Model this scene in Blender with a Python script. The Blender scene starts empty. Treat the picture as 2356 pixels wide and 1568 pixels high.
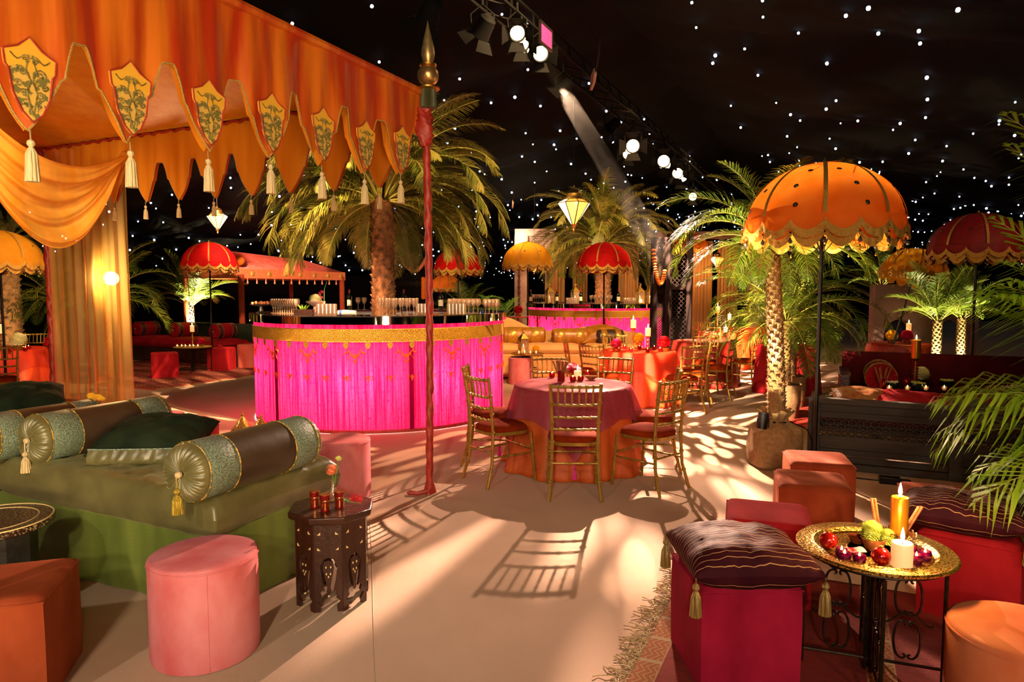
import bpy, math, random
from math import sin, cos, pi, radians, sqrt, atan2, tan
from mathutils import Vector, Matrix, noise as mnoise
rnd = random.Random(7)
C = bpy.context.scene.collection
scene = bpy.context.scene

# ------------------------------------------------------------ camera
F = 1571.0; PITCH = radians(4.22); EYE = 1.64
cam = bpy.data.cameras.new('camera'); cam.sensor_width = 36; cam.lens = 36*F/2356; cam.clip_end = 200; cam.clip_start = .05
co = bpy.data.objects.new('camera', cam); C.objects.link(co)
co.location = (0, 0, EYE); co.rotation_euler = (pi/2-PITCH, 0, 0); scene.camera = co

def _ray(px, py):
    a = (px-1178)/F; b = (784-py)/F
    return a, cos(PITCH)+b*sin(PITCH), -sin(PITCH)+b*cos(PITCH)
def G(px, py, z=0.0):            # point seen there on the level plane z
    a, y, c = _ray(px, py); t = (z-EYE)/c
    return Vector((a*t, y*t, z))
def A(px, py, Y):                # point seen there at distance Y
    a, y, c = _ray(px, py); t = Y/y
    return Vector((a*t, Y, EYE+c*t))

# marquee axes
U = Vector((.427, .904, 0)).normalized(); V = Vector((-U.y, U.x, 0)); UA = atan2(U.y, U.x)

# ------------------------------------------------------------ world, view
w = bpy.data.worlds.new('night'); scene.world = w; w.use_nodes = True
w.node_tree.nodes['Background'].inputs[0].default_value = (.004, .003, .004, 1)
w.node_tree.nodes['Background'].inputs[1].default_value = 1
scene.view_settings.view_transform = 'Standard'; scene.view_settings.look = 'None'
scene.view_settings.gamma = 1; scene.view_settings.exposure = 0; scene.view_settings.use_curve_mapping = False
cy = scene.cycles; cy.use_denoising = True; cy.max_bounces = 8; cy.diffuse_bounces = 3; cy.glossy_bounces = 3
cy.transmission_bounces = 5; cy.transparent_max_bounces = 16; cy.caustics_reflective = False; cy.caustics_refractive = False
cy.sample_clamp_indirect = 4

# ------------------------------------------------------------ lights
def gobo(l, col, style, seed=0.0):
    """a patterned glass in the lantern: the beam is broken into leaf shapes"""
    l.use_nodes = True; nt = l.node_tree; N = nt.nodes; L = nt.links
    em = N['Emission']; em.inputs[0].default_value = (1, 1, 1, 1)
    tc = N.new('ShaderNodeTexCoord'); sp = N.new('ShaderNodeSeparateXYZ'); L.new(tc.outputs['Normal'], sp.inputs[0])
    dx = N.new('ShaderNodeMath'); dx.operation = 'DIVIDE'; L.new(sp.outputs[0], dx.inputs[0]); L.new(sp.outputs[2], dx.inputs[1])
    dy = N.new('ShaderNodeMath'); dy.operation = 'DIVIDE'; L.new(sp.outputs[1], dy.inputs[0]); L.new(sp.outputs[2], dy.inputs[1])
    cb = N.new('ShaderNodeCombineXYZ'); L.new(dx.outputs[0], cb.inputs[0]); L.new(dy.outputs[0], cb.inputs[1]); cb.inputs[2].default_value = seed
    mp = N.new('ShaderNodeMapping'); L.new(cb.outputs[0], mp.inputs[0])
    mp.inputs['Rotation'].default_value = (0, 0, style['rot']); mp.inputs['Scale'].default_value = style['scale']
    wn = N.new('ShaderNodeTexNoise'); wn.inputs['Scale'].default_value = style.get('wn', 3); L.new(cb.outputs[0], wn.inputs[0])
    ms = N.new('ShaderNodeVectorMath'); ms.operation = 'SCALE'; ms.inputs['Scale'].default_value = style.get('warp', 1.5); L.new(wn.outputs['Color'], ms.inputs[0])
    ad = N.new('ShaderNodeVectorMath'); ad.operation = 'ADD'; L.new(mp.outputs[0], ad.inputs[0]); L.new(ms.outputs[0], ad.inputs[1])
    vo = N.new('ShaderNodeTexVoronoi'); vo.feature = 'F1'; vo.inputs['Scale'].default_value = 1; vo.inputs['Randomness'].default_value = .75; L.new(ad.outputs[0], vo.inputs[0])
    r = N.new('ShaderNodeMapRange'); r.inputs[1].default_value = style.get('lo', .32); r.inputs[2].default_value = style.get('hi', .55)
    r.inputs[3].default_value = 1; r.inputs[4].default_value = style.get('dark', .06); r.interpolation_type = 'SMOOTHSTEP'
    L.new(vo.outputs['Distance'], r.inputs[0]); L.new(r.outputs[0], em.inputs['Strength'])
_R0 = G(1456, 335, 3.8)
def under(p):       # keep every spot below the sloping ceiling cloth
    p = Vector(p); a = abs((p.x-_R0.x)*V.x+(p.y-_R0.y)*V.y); p.z = min(p.z, 5.5-.19*a-.6); return p
def spot(loc, tgt, power, col=(1, .6, .3), ang=40, blend=.4, size=.05, style=None, seed=0.0, name='stage_spot'):
    l = bpy.data.lights.new(name, 'SPOT'); l.energy = power; l.color = col; l.spot_size = radians(ang); l.spot_blend = blend; l.shadow_soft_size = size
    o = bpy.data.objects.new(name, l); C.objects.link(o)
    loc = under(loc); d = Vector(tgt)-loc; o.location = Vector(loc)+d.normalized()*(.4 if style else 0)
    o.rotation_euler = d.to_track_quat('-Z', 'Y').to_euler()
    if style: gobo(l, col, style, seed)
    return o
def point(loc, power, col=(1, .6, .25), size=.03, name='glow_lamp'):
    l = bpy.data.lights.new(name, 'POINT'); l.energy = power; l.color = col; l.shadow_soft_size = size
    o = bpy.data.objects.new(name, l); C.objects.link(o); o.location = loc
    return o
AMB = (1, .56, .26); WARM = (1, .66, .38); GOLD = (1, .62, .22); PINK = (1, .05, .35)
LEAF = dict(rot=.6, scale=(26, 10, 1), lo=.34, hi=.46, warp=2.2, wn=4, dark=.03)
LEAF2 = dict(rot=-.9, scale=(22, 8, 1), lo=.32, hi=.46, warp=2.5, wn=3, dark=.03)
SOFT = dict(rot=.5, scale=(15, 8, 1), lo=.22, hi=.56, warp=2.2, wn=3, dark=.16)
# the lanterns of the ridge truss that face the camera
K1 = G(1456, 335, 3.8)
spot(K1, (.5, 4.0, 0), 13500, (1, .64, .46), 40, .6, .03, SOFT, 1)
spot(K1+Vector((.12, .3, -.1)), (2.2, 6.4, 0), 8000, (1, .64, .42), 44, .5, .02, LEAF, 3)
spot(G(1243, 122, 3.8), (3.6, 10.5, 0), 12500, (1, .64, .42), 46, .4, .02, LEAF2, 5)
spot(G(1530, 374, 3.8), (4.2, 13.5, 0), 12500, (1, .64, .42), 60, .4, .02, LEAF2, 8)
spot(G(1190, 75, 3.8), (-5.0, 11.0, 0), 12000, (1, .64, .32), 34, .4, .02, LEAF2, 2)
spot(G(1200, 99, 3.8), (-2.5, 6.9, 0), 2200, (1, .62, .34), 30, .4, .02, LEAF2, 9)
spot(K1+Vector((.5, 1.2, .1)), (-.6, 7.2, 0), 3500, (1, .56, .32), 34, .5, .03, LEAF, 12)
# the photographer's bounced flash, then added fill spots for the inside of the canopy
spot((-.6, -3.2, 2.7), (-1.4, 5, 1.9), 620, (1, .81, .57), 120, .9, .10, name='camera_flash')
spot((.8, -1.5, .9), (-3.2, 6.4, 3.1), 800, (1, .70, .34), 56, .8, .4, name='canopy_wash')
spot((-1.0, -.6, .7), (-4.6, 6.2, 2.3), 800, (1, .74, .40), 50, .8, .4, name='canopy_wash')
# added fill spots behind the camera, not lanterns of the truss
for loc, tgt, e, col, ang in (((-.6, -4.5, 5.0), (-2.2, 4.0, 2.2), 800, (1, .76, .48), 60), ((2.6, -4.5, 5.0), (.6, 6.5, .6), 620, (1, .66, .42), 50),
                              ((-3.4, -2.5, 4.6), (-2.4, 3.9, .6), 500, (1, .92, .76), 50), ((1.0, -3.5, 5.0), (2.2, 3.6, .3), 260, (1, .5, .36), 40)):
    spot(loc, tgt, e, col, ang, .8, .12, name='wash_light')

# ------------------------------------------------------------ mesh builder
class MB:
    def __init__(s): s.v = []; s.f = []; s.mi = []; s.m = 0
    def add(s, vs, fs, M=None):
        b = len(s.v)
        s.v += [tuple(M @ Vector(p)) for p in vs] if M is not None else [tuple(p) for p in vs]
        s.f += [tuple(b+i for i in f) for f in fs]; s.mi += [s.m]*len(fs); return s
    def box(s, c, d, M=None, rz=0):
        x, y, z = d[0]/2, d[1]/2, d[2]/2; R = Matrix.Translation(c) @ Matrix.Rotation(rz, 4, 'Z')
        if M is not None: R = M @ R
        return s.add([(a*x, b*y, e*z) for e in (-1, 1) for b in (-1, 1) for a in (-1, 1)],
                     [(0, 2, 3, 1), (4, 5, 7, 6), (0, 1, 5, 4), (2, 6, 7, 3), (0, 4, 6, 2), (1, 3, 7, 5)], R)
    def grid(s, fn, nu, nv, cu=False, cv=False, M=None):
        a = nu if cu else nu+1; b = nv if cv else nv+1
        vs = [fn(i/nu, j/nv) for i in range(a) for j in range(b)]
        fs = [(i % a*b+j % b, (i+1) % a*b+j % b, (i+1) % a*b+(j+1) % b, i % a*b+(j+1) % b) for i in range(nu) for j in range(nv)]
        return s.add(vs, fs, M)
    def tube(s, pts, r, n=8, M=None, closed=False, caps=True):
        pts = [Vector(p) for p in pts]; k = len(pts); rr = r if isinstance(r, (list, tuple)) else [r]*k
        up = None; vs = []
        for i, p in enumerate(pts):
            a = pts[(i-1) % k] if (i or closed) else p; b = pts[(i+1) % k] if (i < k-1 or closed) else p
            t = (b-a).normalized()
            if up is None:
                up = t.orthogonal().normalized()
            up = (up-t*up.dot(t))
            up = up.normalized() if up.length > 1e-6 else t.orthogonal().normalized()
            w = t.cross(up)
            vs += [p+(up*cos(2*pi*j/n)+w*sin(2*pi*j/n))*rr[i] for j in range(n)]
        fs = [(i*n+j, i*n+(j+1) % n, ((i+1) % k)*n+(j+1) % n, ((i+1) % k)*n+j) for i in range(k if closed else k-1) for j in range(n)]
        if caps and not closed: fs += [tuple(reversed(range(n))), tuple(range((k-1)*n, k*n))]
        return s.add(vs, fs, M)
    def lathe(s, prof, n=24, M=None, rf=None):
        vs = [((r if rf is None else rf(r, z, 2*pi*j/n))*cos(2*pi*j/n), (r if rf is None else rf(r, z, 2*pi*j/n))*sin(2*pi*j/n), z) for r, z in prof for j in range(n)]
        k = len(prof)
        fs = [(i*n+j, i*n+(j+1) % n, (i+1)*n+(j+1) % n, (i+1)*n+j) for i in range(k-1) for j in range(n)]
        if prof[0][0] > 1e-5: fs.append(tuple(reversed(range(n))))
        if prof[-1][0] > 1e-5: fs.append(tuple(range((k-1)*n, k*n)))
        return s.add(vs, fs, M)
    def prism(s, poly, t, M=None):      # outline in x,z, thickness along y
        n = len(poly)
        vs = [(x, -t/2, z) for x, z in poly]+[(x, t/2, z) for x, z in poly]
        fs = [tuple(range(n)), tuple(reversed(range(n, 2*n)))]+[(i, i+n, (i+1) % n+n, (i+1) % n) for i in range(n)]
        return s.add(vs, fs, M)
    def ball(s, c, r, n=10, k=6, sc=(1, 1, 1), M=None):
        T = Matrix.Translation(c) @ Matrix.Diagonal((r*sc[0], r*sc[1], r*sc[2], 1))
        if M is not None: T = M @ T
        return s.lathe([(max(sin(pi*i/k), 0), -cos(pi*i/k)) for i in range(k+1)], n, T)
    def mesh(s, name, mats, ang=35):
        me = bpy.data.meshes.new(name); me.from_pydata(s.v, [], s.f)
        for m in (mats if isinstance(mats, (list, tuple)) else [mats]): me.materials.append(m)
        me.polygons.foreach_set('material_index', s.mi)
        me.polygons.foreach_set('use_smooth', [True]*len(me.polygons)); me.validate()
        if ang: me.set_sharp_from_angle(angle=radians(ang))
        return me
def T(x=0, y=0, z=0, rx=0, ry=0, rz=0, s=1):
    return Matrix.Translation((x, y, z)) @ Matrix.Rotation(rz, 4, 'Z') @ Matrix.Rotation(ry, 4, 'Y') @ Matrix.Rotation(rx, 4, 'X') @ Matrix.Scale(s, 4)

def link(name, me, parent=None, loc=None, rot=None, sc=None, kind=None, label=None):
    o = bpy.data.objects.new(name, me); C.objects.link(o)
    if parent is not None: o.parent = parent
    if loc is not None: o.location = loc
    if rot is not None: o.rotation_euler = rot if isinstance(rot, (tuple, list)) else (0, 0, rot)
    if sc is not None: o.scale = sc if isinstance(sc, (tuple, list)) else (sc, sc, sc)
    if kind: o['kind'] = kind
    if label: o['label'] = label
    return o
def obj(name, mb, m, parent=None, loc=None, rot=None, sc=None, kind=None, label=None, ang=35, solid=0, bevel=0, sub=0):
    o = link(name, mb.mesh(name, m, ang), parent, loc, rot, sc, kind, label)
    if bevel:
        b = o.modifiers.new('b', 'BEVEL'); b.width = bevel; b.segments = 3; b.limit_method = 'ANGLE'; b.angle_limit = radians(40)
    if sub:
        b = o.modifiers.new('s', 'SUBSURF'); b.levels = sub; b.render_levels = sub
    if solid:
        b = o.modifiers.new('t', 'SOLIDIFY'); b.thickness = solid; b.offset = 0
    return o
def tag(o, label, cat, group=None):
    o['label'] = label; o['category'] = cat
    if group: o['group'] = group
    return o
def thing(name, label, cat, loc=(0, 0, 0), rz=0, group=None, sc=None):
    return tag(link(name, None, None, loc, rz, sc), label, cat, group)
def dup(root, loc=None, rz=None, label=None, group=None, sc=None):
    r = root.copy(); C.objects.link(r)
    if loc is not None: r.location = loc
    if rz is not None: r.rotation_euler = (0, 0, rz)
    if sc is not None: r.scale = (sc, sc, sc) if not isinstance(sc, (tuple, list)) else sc
    if label: r['label'] = label
    if group: r['group'] = group
    for ch in list(root.children):
        c = ch.copy(); C.objects.link(c); c.parent = r
        for g in ch.children:
            d = g.copy(); C.objects.link(d); d.parent = c
    return r

# ------------------------------------------------------------ materials
def lin(h):
    h = h.lstrip('#'); o = []
    for i in (0, 2, 4):
        c = int(h[i:i+2], 16)/255; o.append(c/12.92 if c <= .04045 else ((c+.055)/1.055)**2.4)
    return (*o, 1)
def mat(name, c1, c2=None, rough=.6, metal=0, ns=8, nstretch=(1, 1, 1), bump=0, bs=60, bstretch=(1, 1, 1), sheen=0, sheent=None, trans=0, alpha=1, translu=0, emis=None, es=0, spec=.5, coat=0, fac=None, aniso=0, lo=.35, hi=.65):
    m = bpy.data.materials.new(name); m.use_nodes = True; nt = m.node_tree; N = nt.nodes; L = nt.links
    b = N['Principled BSDF']; out = N['Material Output']
    b.inputs['Base Color'].default_value = lin(c1); b.inputs['Roughness'].default_value = rough; b.inputs['Metallic'].default_value = metal
    b.inputs['Specular IOR Level'].default_value = spec; b.inputs['Coat Weight'].default_value = coat
    b.inputs['Transmission Weight'].default_value = trans; b.inputs['Alpha'].default_value = alpha; b.inputs['Anisotropic'].default_value = aniso
    if sheen:
        b.inputs['Sheen Weight'].default_value = sheen; b.inputs['Sheen Roughness'].default_value = .4
        b.inputs['Sheen Tint'].default_value = lin(sheent or c1)
    if emis:
        b.inputs['Emission Color'].default_value = lin(emis); b.inputs['Emission Strength'].default_value = es
        m.cycles.emission_sampling = 'NONE'
    tc = N.new('ShaderNodeTexCoord')
    if c2:
        mp = N.new('ShaderNodeMapping'); mp.inputs['Scale'].default_value = nstretch; L.new(tc.outputs['Object'], mp.inputs[0])
        nz = N.new('ShaderNodeTexNoise'); nz.inputs['Scale'].default_value = ns; nz.inputs['Detail'].default_value = 4; L.new(mp.outputs[0], nz.inputs[0])
        r = N.new('ShaderNodeMapRange'); r.inputs[1].default_value = lo; r.inputs[2].default_value = hi; L.new(nz.outputs[0], r.inputs[0])
        mx = N.new('ShaderNodeMix'); mx.data_type = 'RGBA'; mx.inputs[6].default_value = lin(c1); mx.inputs[7].default_value = lin(c2)
        L.new(r.outputs[0], mx.inputs[0]); L.new(mx.outputs[2], b.inputs['Base Color']); m['cn'] = mx.name
    if bump:
        mp = N.new('ShaderNodeMapping'); mp.inputs['Scale'].default_value = bstretch; L.new(tc.outputs['Object'], mp.inputs[0])
        nz = N.new('ShaderNodeTexNoise'); nz.inputs['Scale'].default_value = bs; nz.inputs['Detail'].default_value = 3; L.new(mp.outputs[0], nz.inputs[0])
        bp = N.new('ShaderNodeBump'); bp.inputs['Strength'].default_value = bump; bp.inputs['Distance'].default_value = .02; L.new(nz.outputs[0], bp.inputs['Height']); L.new(bp.outputs[0], b.inputs['Normal'])
    if translu:
        tl = N.new('ShaderNodeBsdfTranslucent'); tl.inputs[0].default_value = lin(c1)
        if c2: L.new(mx.outputs[2], tl.inputs[0])
        ms = N.new('ShaderNodeMixShader'); ms.inputs[0].default_value = translu
        L.new(b.outputs[0], ms.inputs[1]); L.new(tl.outputs[0], ms.inputs[2]); L.new(ms.outputs[0], out.inputs[0])
    return m
def sheer(name, c, op=.5, c2=None):
    m = mat(name, c, c2, rough=.5, translu=.35, sheen=.3, nstretch=(1, 1, .1), ns=4); nt = m.node_tree; N = nt.nodes; L = nt.links
    out = N['Material Output']; src = out.inputs[0].links[0].from_socket
    tp = N.new('ShaderNodeBsdfTransparent'); ms = N.new('ShaderNodeMixShader')
    tp.inputs[0].default_value = tuple(.45+.55*x for x in lin(c)[:3])+(1,)
    tc = N.new('ShaderNodeTexCoord'); mp = N.new('ShaderNodeMapping'); mp.inputs['Scale'].default_value = (1, 1, .05); L.new(tc.outputs['Object'], mp.inputs[0])
    nz = N.new('ShaderNodeTexNoise'); nz.inputs['Scale'].default_value = 5; L.new(mp.outputs[0], nz.inputs[0])
    r = N.new('ShaderNodeMapRange'); r.inputs[1].default_value = .3; r.inputs[2].default_value = .7; r.inputs[3].default_value = op-.14; r.inputs[4].default_value = op+.16
    L.new(nz.outputs[0], r.inputs[0]); L.new(r.outputs[0], ms.inputs[0])
    L.new(tp.outputs[0], ms.inputs[1]); L.new(src, ms.inputs[2]); L.new(ms.outputs[0], out.inputs[0]); return m
def glassmat(name, tint='#ffffff', gl='#ffffff', base=.16, dens=.11, dcol='#ffc8a8'):
    m = bpy.data.materials.new(name); m.use_nodes = True; N = m.node_tree.nodes; L = m.node_tree.links; N.clear()
    out = N.new('ShaderNodeOutputMaterial'); tp = N.new('ShaderNodeBsdfTransparent'); tp.inputs[0].default_value = lin(tint)
    g = N.new('ShaderNodeBsdfGlossy'); g.inputs['Roughness'].default_value = .06; g.inputs['Color'].default_value = lin(gl)
    d = N.new('ShaderNodeBsdfDiffuse'); d.inputs[0].default_value = lin(dcol)
    fr = N.new('ShaderNodeFresnel'); fr.inputs[0].default_value = 1.5
    ad = N.new('ShaderNodeMath'); ad.operation = 'MULTIPLY_ADD'; ad.inputs[1].default_value = .8; ad.inputs[2].default_value = base; L.new(fr.outputs[0], ad.inputs[0])
    a = N.new('ShaderNodeMixShader'); L.new(ad.outputs[0], a.inputs[0]); L.new(tp.outputs[0], a.inputs[1]); L.new(g.outputs[0], a.inputs[2])
    b = N.new('ShaderNodeMixShader'); b.inputs[0].default_value = dens; L.new(a.outputs[0], b.inputs[1]); L.new(d.outputs[0], b.inputs[2]); L.new(b.outputs[0], out.inputs[0])
    return m
def silk(name, c1, c2, st=(1, 1, .12), **k):
    a = dict(rough=.38, sheen=.5, sheent=c2, ns=9, nstretch=st, bump=.25, bs=14, bstretch=st, translu=.12, spec=.6); a.update(k)
    return mat(name, c1, c2, **a)
def velvet(name, c1, c2, **k):
    a = dict(rough=.9, sheen=.2, sheent=c2, ns=5, nstretch=(1, 1, .6), bump=.12, bs=160, spec=.15, lo=.3, hi=.7); a.update(k); return mat(name, c1, c2, **a)
M_ = {}
M_['carpet'] = mat('carpet', '#b3967e', '#bda088', rough=.95, ns=1.2, bump=.35, bs=420, sheen=.1)
M_['matte'] = mat('matte_black', '#070505', rough=.8, spec=.08)
M_['mattewood'] = mat('matte_dark_wood', '#0e0604', '#160a06', rough=.75, ns=12, spec=.15)
M_['black'] = mat('black_metal', '#120f0e', rough=.35, metal=.5)
M_['blackcloth'] = mat('black_cloth', '#050303', '#090405', rough=.9, ns=1.5, spec=.1)
M_['gold'] = mat('gold_paint', '#a8883c', '#94742c', rough=.34, metal=.6, ns=20)
M_['brass'] = mat('engraved_brass', '#f0c468', '#7a561c', rough=.3, metal=.95, ns=130, lo=.52, hi=.56, bump=.3, bs=80)
M_['brassplain'] = mat('brass', '#d8a850', rough=.36, metal=1)
M_['iron'] = mat('wrought_iron', '#221c16', '#3a2f20', rough=.4, metal=.7, ns=40)
M_['orange_silk'] = silk('orange_silk', '#b03210', '#d06c1a', ns=6, lo=.42, hi=.62)
M_['amber_silk'] = silk('amber_lining', '#d87c10', '#e49020', rough=.5)
M_['amber_cloth'] = silk('amber_cloth', '#bc4c08', '#ca5a10', rough=.65, sheen=.3, st=(1, 1, .3))
M_['coral_silk'] = silk('coral_silk', '#f0481a', '#f2642c', rough=.45)
M_['darkred'] = velvet('dark_red_velvet', '#38040a', '#4c080e')
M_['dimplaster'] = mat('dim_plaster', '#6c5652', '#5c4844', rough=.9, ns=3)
M_['rope_red'] = mat('red_rope', '#8c1a10', '#a83222', rough=.5, ns=20, sheen=.1)
M_['gold_cloth'] = mat('gold_thread', '#c89a3c', '#6a5c24', rough=.5, metal=.1, ns=55, lo=.46, hi=.52, bump=.5, bs=60)
M_['gold_trim'] = mat('gold_trim', '#b98a2c', '#e0b658', rough=.4, metal=.5, ns=90, bump=.5, bs=120)
M_['silver_tassel'] = mat('cream_thread', '#d6bd8e', '#b49868', rough=.6, ns=90, nstretch=(1, 1, .05), bump=.7, bs=120, bstretch=(1, 1, .03))
M_['gold_tassel'] = mat('gold_tassel', '#c4a234', '#86761c', rough=.4, metal=.4, ns=120, nstretch=(1, 1, .05), bump=.8, bs=160, bstretch=(1, 1, .03))
M_['amber_sheer'] = sheer('amber_sheer', '#fcb850', .36, '#ffd080')
M_['swag'] = sheer('swag_satin', '#f8a82c', .84, '#ffc058')
M_['pale_sheer'] = sheer('pale_sheer', '#c09058', .62)
M_['organza'] = sheer('pink_organza', '#c45a78', .40)
M_['organza2'] = sheer('coral_organza', '#e8603c', .35)
M_['green_silk'] = mat('green_silk', '#5c6a2a', '#6c7834', rough=.55, ns=10, nstretch=(1, 1, .2), bump=.18, bs=60, bstretch=(.2, .2, 2), sheen=.4)
M_['olive_satin'] = mat('olive_satin', '#565030', '#68623c', rough=.38, ns=5, bump=.35, bs=7, sheen=.5, sheent='#a0a070', spec=.7)
M_['brown_satin'] = mat('brown_satin', '#33241a', '#3f2e20', rough=.42, ns=6, bump=.1, bs=12, sheen=.3, sheent='#888050')
M_['brocade'] = mat('teal_brocade', '#7c9080', '#565a42', rough=.5, metal=.1, ns=170, lo=.46, hi=.54, bump=.3, bs=70)
M_['dark_velvet'] = velvet('dark_green_velvet', '#0d1a10', '#26301c')
M_['pink_velvet'] = velvet('pink_velvet', '#bc5254', '#d4848a', sheent='#e0a0b0')
M_['rose_velvet'] = velvet('rose_velvet', '#c8604e', '#d87c68', sheent='#f0b090')
M_['orange_velvet'] = velvet('orange_velvet', '#742a12', '#904022', sheent='#e08040')
M_['peach_velvet'] = velvet('peach_velvet', '#c4663c', '#d8865a', sheent='#ffb080')
M_['crimson_velvet'] = velvet('crimson_velvet', '#7c0a26', '#a41a3c', sheent='#e04060')
M_['red_velvet'] = velvet('red_velvet', '#7c0a12', '#9a1822', sheent='#e03038')
M_['seat_velvet'] = velvet('rust_velvet', '#621804', '#8a2e08', sheent='#a83010', sheen=0, spec=.04)
M_['plum'] = mat('plum_satin', '#3c1418', '#4e1c1e', rough=.55, ns=5, bump=.3, bs=9, sheen=.4, sheent='#885050')
M_['dkwood'] = mat('dark_wood', '#2a120a', '#3c1c0e', rough=.35, ns=12, nstretch=(1, 1, .15), bump=.2, bs=30, coat=.3)
M_['greywood'] = mat('grey_wood', '#2c2620', '#383028', rough=.7, ns=9, nstretch=(.2, 1, 1), bump=.3, bs=30, bstretch=(.1, 1, 1))
M_['bone'] = mat('bone_inlay', '#d8bc84', rough=.4)
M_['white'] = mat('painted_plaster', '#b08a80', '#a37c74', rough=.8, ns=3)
M_['wax'] = mat('candle_wax', '#ffe9c4', rough=.4, emis='#ffb060', es=.7)
M_['goldwax'] = mat('gold_wax', '#d08a20', rough=.28, metal=.7)
M_['flame'] = mat('flame', '#ffffff', emis='#ffc860', es=22)
M_['glass'] = glassmat('clear_glass')  # its peach diffuse share paints in the glow caught by the glass
M_['redglass'] = glassmat('red_glass', '#d8302a', '#ffd0b0', .10, .45, '#8a0f16')
M_['purpleglass'] = glassmat('purple_glass', '#a02080', '#ffc0e0', .12, .4, '#780a50')
M_['mirror'] = mat('mirror', '#d8ccc0', rough=.04, metal=1)
M_['bauble'] = mat('red_bauble', '#a80c10', '#c82018', rough=.2, metal=.5, ns=90, coat=.6)
M_['burlap'] = mat('burlap', '#8a6c40', '#a4845a', rough=.9, ns=30, bump=.7, bs=160)
M_['leaf'] = mat('palm_leaf', '#4c6616', '#6c7620', rough=.5, ns=3, translu=.25, spec=.3)
M_['leafgold'] = mat('date_palm_leaf', '#4c5814', '#867430', rough=.42, ns=3, translu=.15, spec=.6)
M_['leafbright'] = mat('bamboo_leaf', '#6a9418', '#98b02c', rough=.55, ns=4, translu=.3, spec=.3)
M_['stem'] = mat('palm_stem', '#7a7a28', '#94863a', rough=.5, ns=10)
M_['trunkbrown'] = mat('date_palm_trunk', '#4e2c14', '#7a4a24', rough=.85, ns=16, bump=.8, bs=50)
M_['trunk'] = mat('palm_trunk', '#8a6844', '#ac8450', rough=.8, ns=24, bump=.8, bs=50)
M_['star'] = mat('star_light', '#ffffff', emis='#c8dcff', es=9)
M_['lens'] = mat('hot_lens', '#ffffff', emis='#ffd090', es=14)
M_['lampglass'] = mat('lit_lantern_glass', '#ffd080', emis='#ffa030', es=1.3, rough=.2)
M_['lampglass2'] = mat('lit_clear_pane', '#ffe8c8', emis='#ffe0b0', es=3, rough=.2)
for nm, c in (('yellow', '#ffd020'), ('pinkf', '#e02860'), ('redf', '#c8101c'), ('orangef', '#f08018'), ('whitef', '#f4f0c0'), ('limef', '#d6e06a'), ('coralf', '#f09468')):
    M_[nm] = mat('petal_'+nm, c, rough=.6, translu=.25)
M_['green'] = mat('green_leaf', '#4c7a24', '#6a9a30', rough=.5, translu=.2)
M_['cinnamon'] = mat('cinnamon', '#a06030', '#804420', rough=.7, ns=30)
M_['bottle'] = mat('wine_bottle', '#070a06', rough=.12, coat=.5)
M_['paper'] = mat('paper', '#d8c8a8', '#bca890', rough=.6, ns=40)
M_['redfoil'] = mat('red_foil', '#8a1418', rough=.35, metal=.4)
M_['stone'] = mat('silver_metal', '#8c8a84', rough=.35, metal=.9)
# ------------------------------------------------------------ the marquee
RP = G(1456, 335, 3.8); RP = Vector((RP.x, RP.y, 0))          # a point of the ridge line
def UV(l, w, z=0): return RP+U*l+V*w+Vector((0, 0, z))
mb = MB(); mb.grid(lambda i, j: UV(-26+i*64, -16+j*33), 8, 4); mb2 = MB()
fl = obj('floor', mb, M_['carpet'], kind='structure', ang=0)
_a, _b = G(851, 1212), G(867, 1568); _a = _a+(_a-_b)*.1; _b = _b+(_b-_a)*.6; _n = (_b-_a).normalized(); _n = Vector((-_n.y, _n.x, 0))
mb = MB(); mb.grid(lambda i, j: _a.lerp(_b, i)+_n*(.005*(j-.5)+.004*sin(i*9))+Vector((0, 0, .002+.002*sin(pi*j))), 40, 4); obj('carpet_join', mb, mat('carpet_edge', '#bea48c', rough=.95), fl, ang=0)
L0, L1, WL, WR = -24.0, 34.0, 15.5, -14.0
def zceil(l, w):
    a = abs(w); z = 5.5-.19*a
    s = abs(sin(pi*l/5.0)); z -= .28*(s**.8)*min(1, a/2.0)
    return z+.05*sin(w*2.3+l*3.1)*sin(l*1.7)+.03*sin(w*7+sin(l*2)*2)
for nm, w0, w1 in (('ceiling', 0, WL), ('ceiling_right', 0, WR)):
    mb = MB(); mb.grid(lambda i, j: UV(L0+i*(L1-L0), w0+j*(w1-w0), zceil(L0+i*(L1-L0), w0+j*(w1-w0))), 140, 34)
    c = obj(nm, mb, M_['blackcloth'], kind='structure', ang=0)
    if nm == 'ceiling': ceil_o = c
def wallm(nm, a, b, za, zb):
    mb = MB(); n = 40; d = (b-a); nrm = Vector((-d.y, d.x, 0)).normalized()
    mb.grid(lambda i, j: a+d*i+nrm*(.07*sin(i*d.length*3.6)*(1-j*.5))+Vector((0, 0, (za+(zb-za)*i)*j if not callable(za) else za(i)*j)), int(d.length*4), 4)
    obj(nm, mb, M_['blackcloth'], kind='structure', ang=0)
wallm('wall_left', UV(L0, WL), UV(L1, WL), 2.56, 2.56)
wallm('wall_right', UV(L0, WR), UV(L1, WR), 2.85, 2.85)
wallm('wall_back', UV(L1, WL), UV(L1, WR), lambda i: 5.5-.19*abs(WL+(WR-WL)*i), 0)
wallm('wall_front', UV(L0, WL), UV(L0, WR), lambda i: 5.5-.19*abs(WL+(WR-WL)*i), 0)
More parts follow.
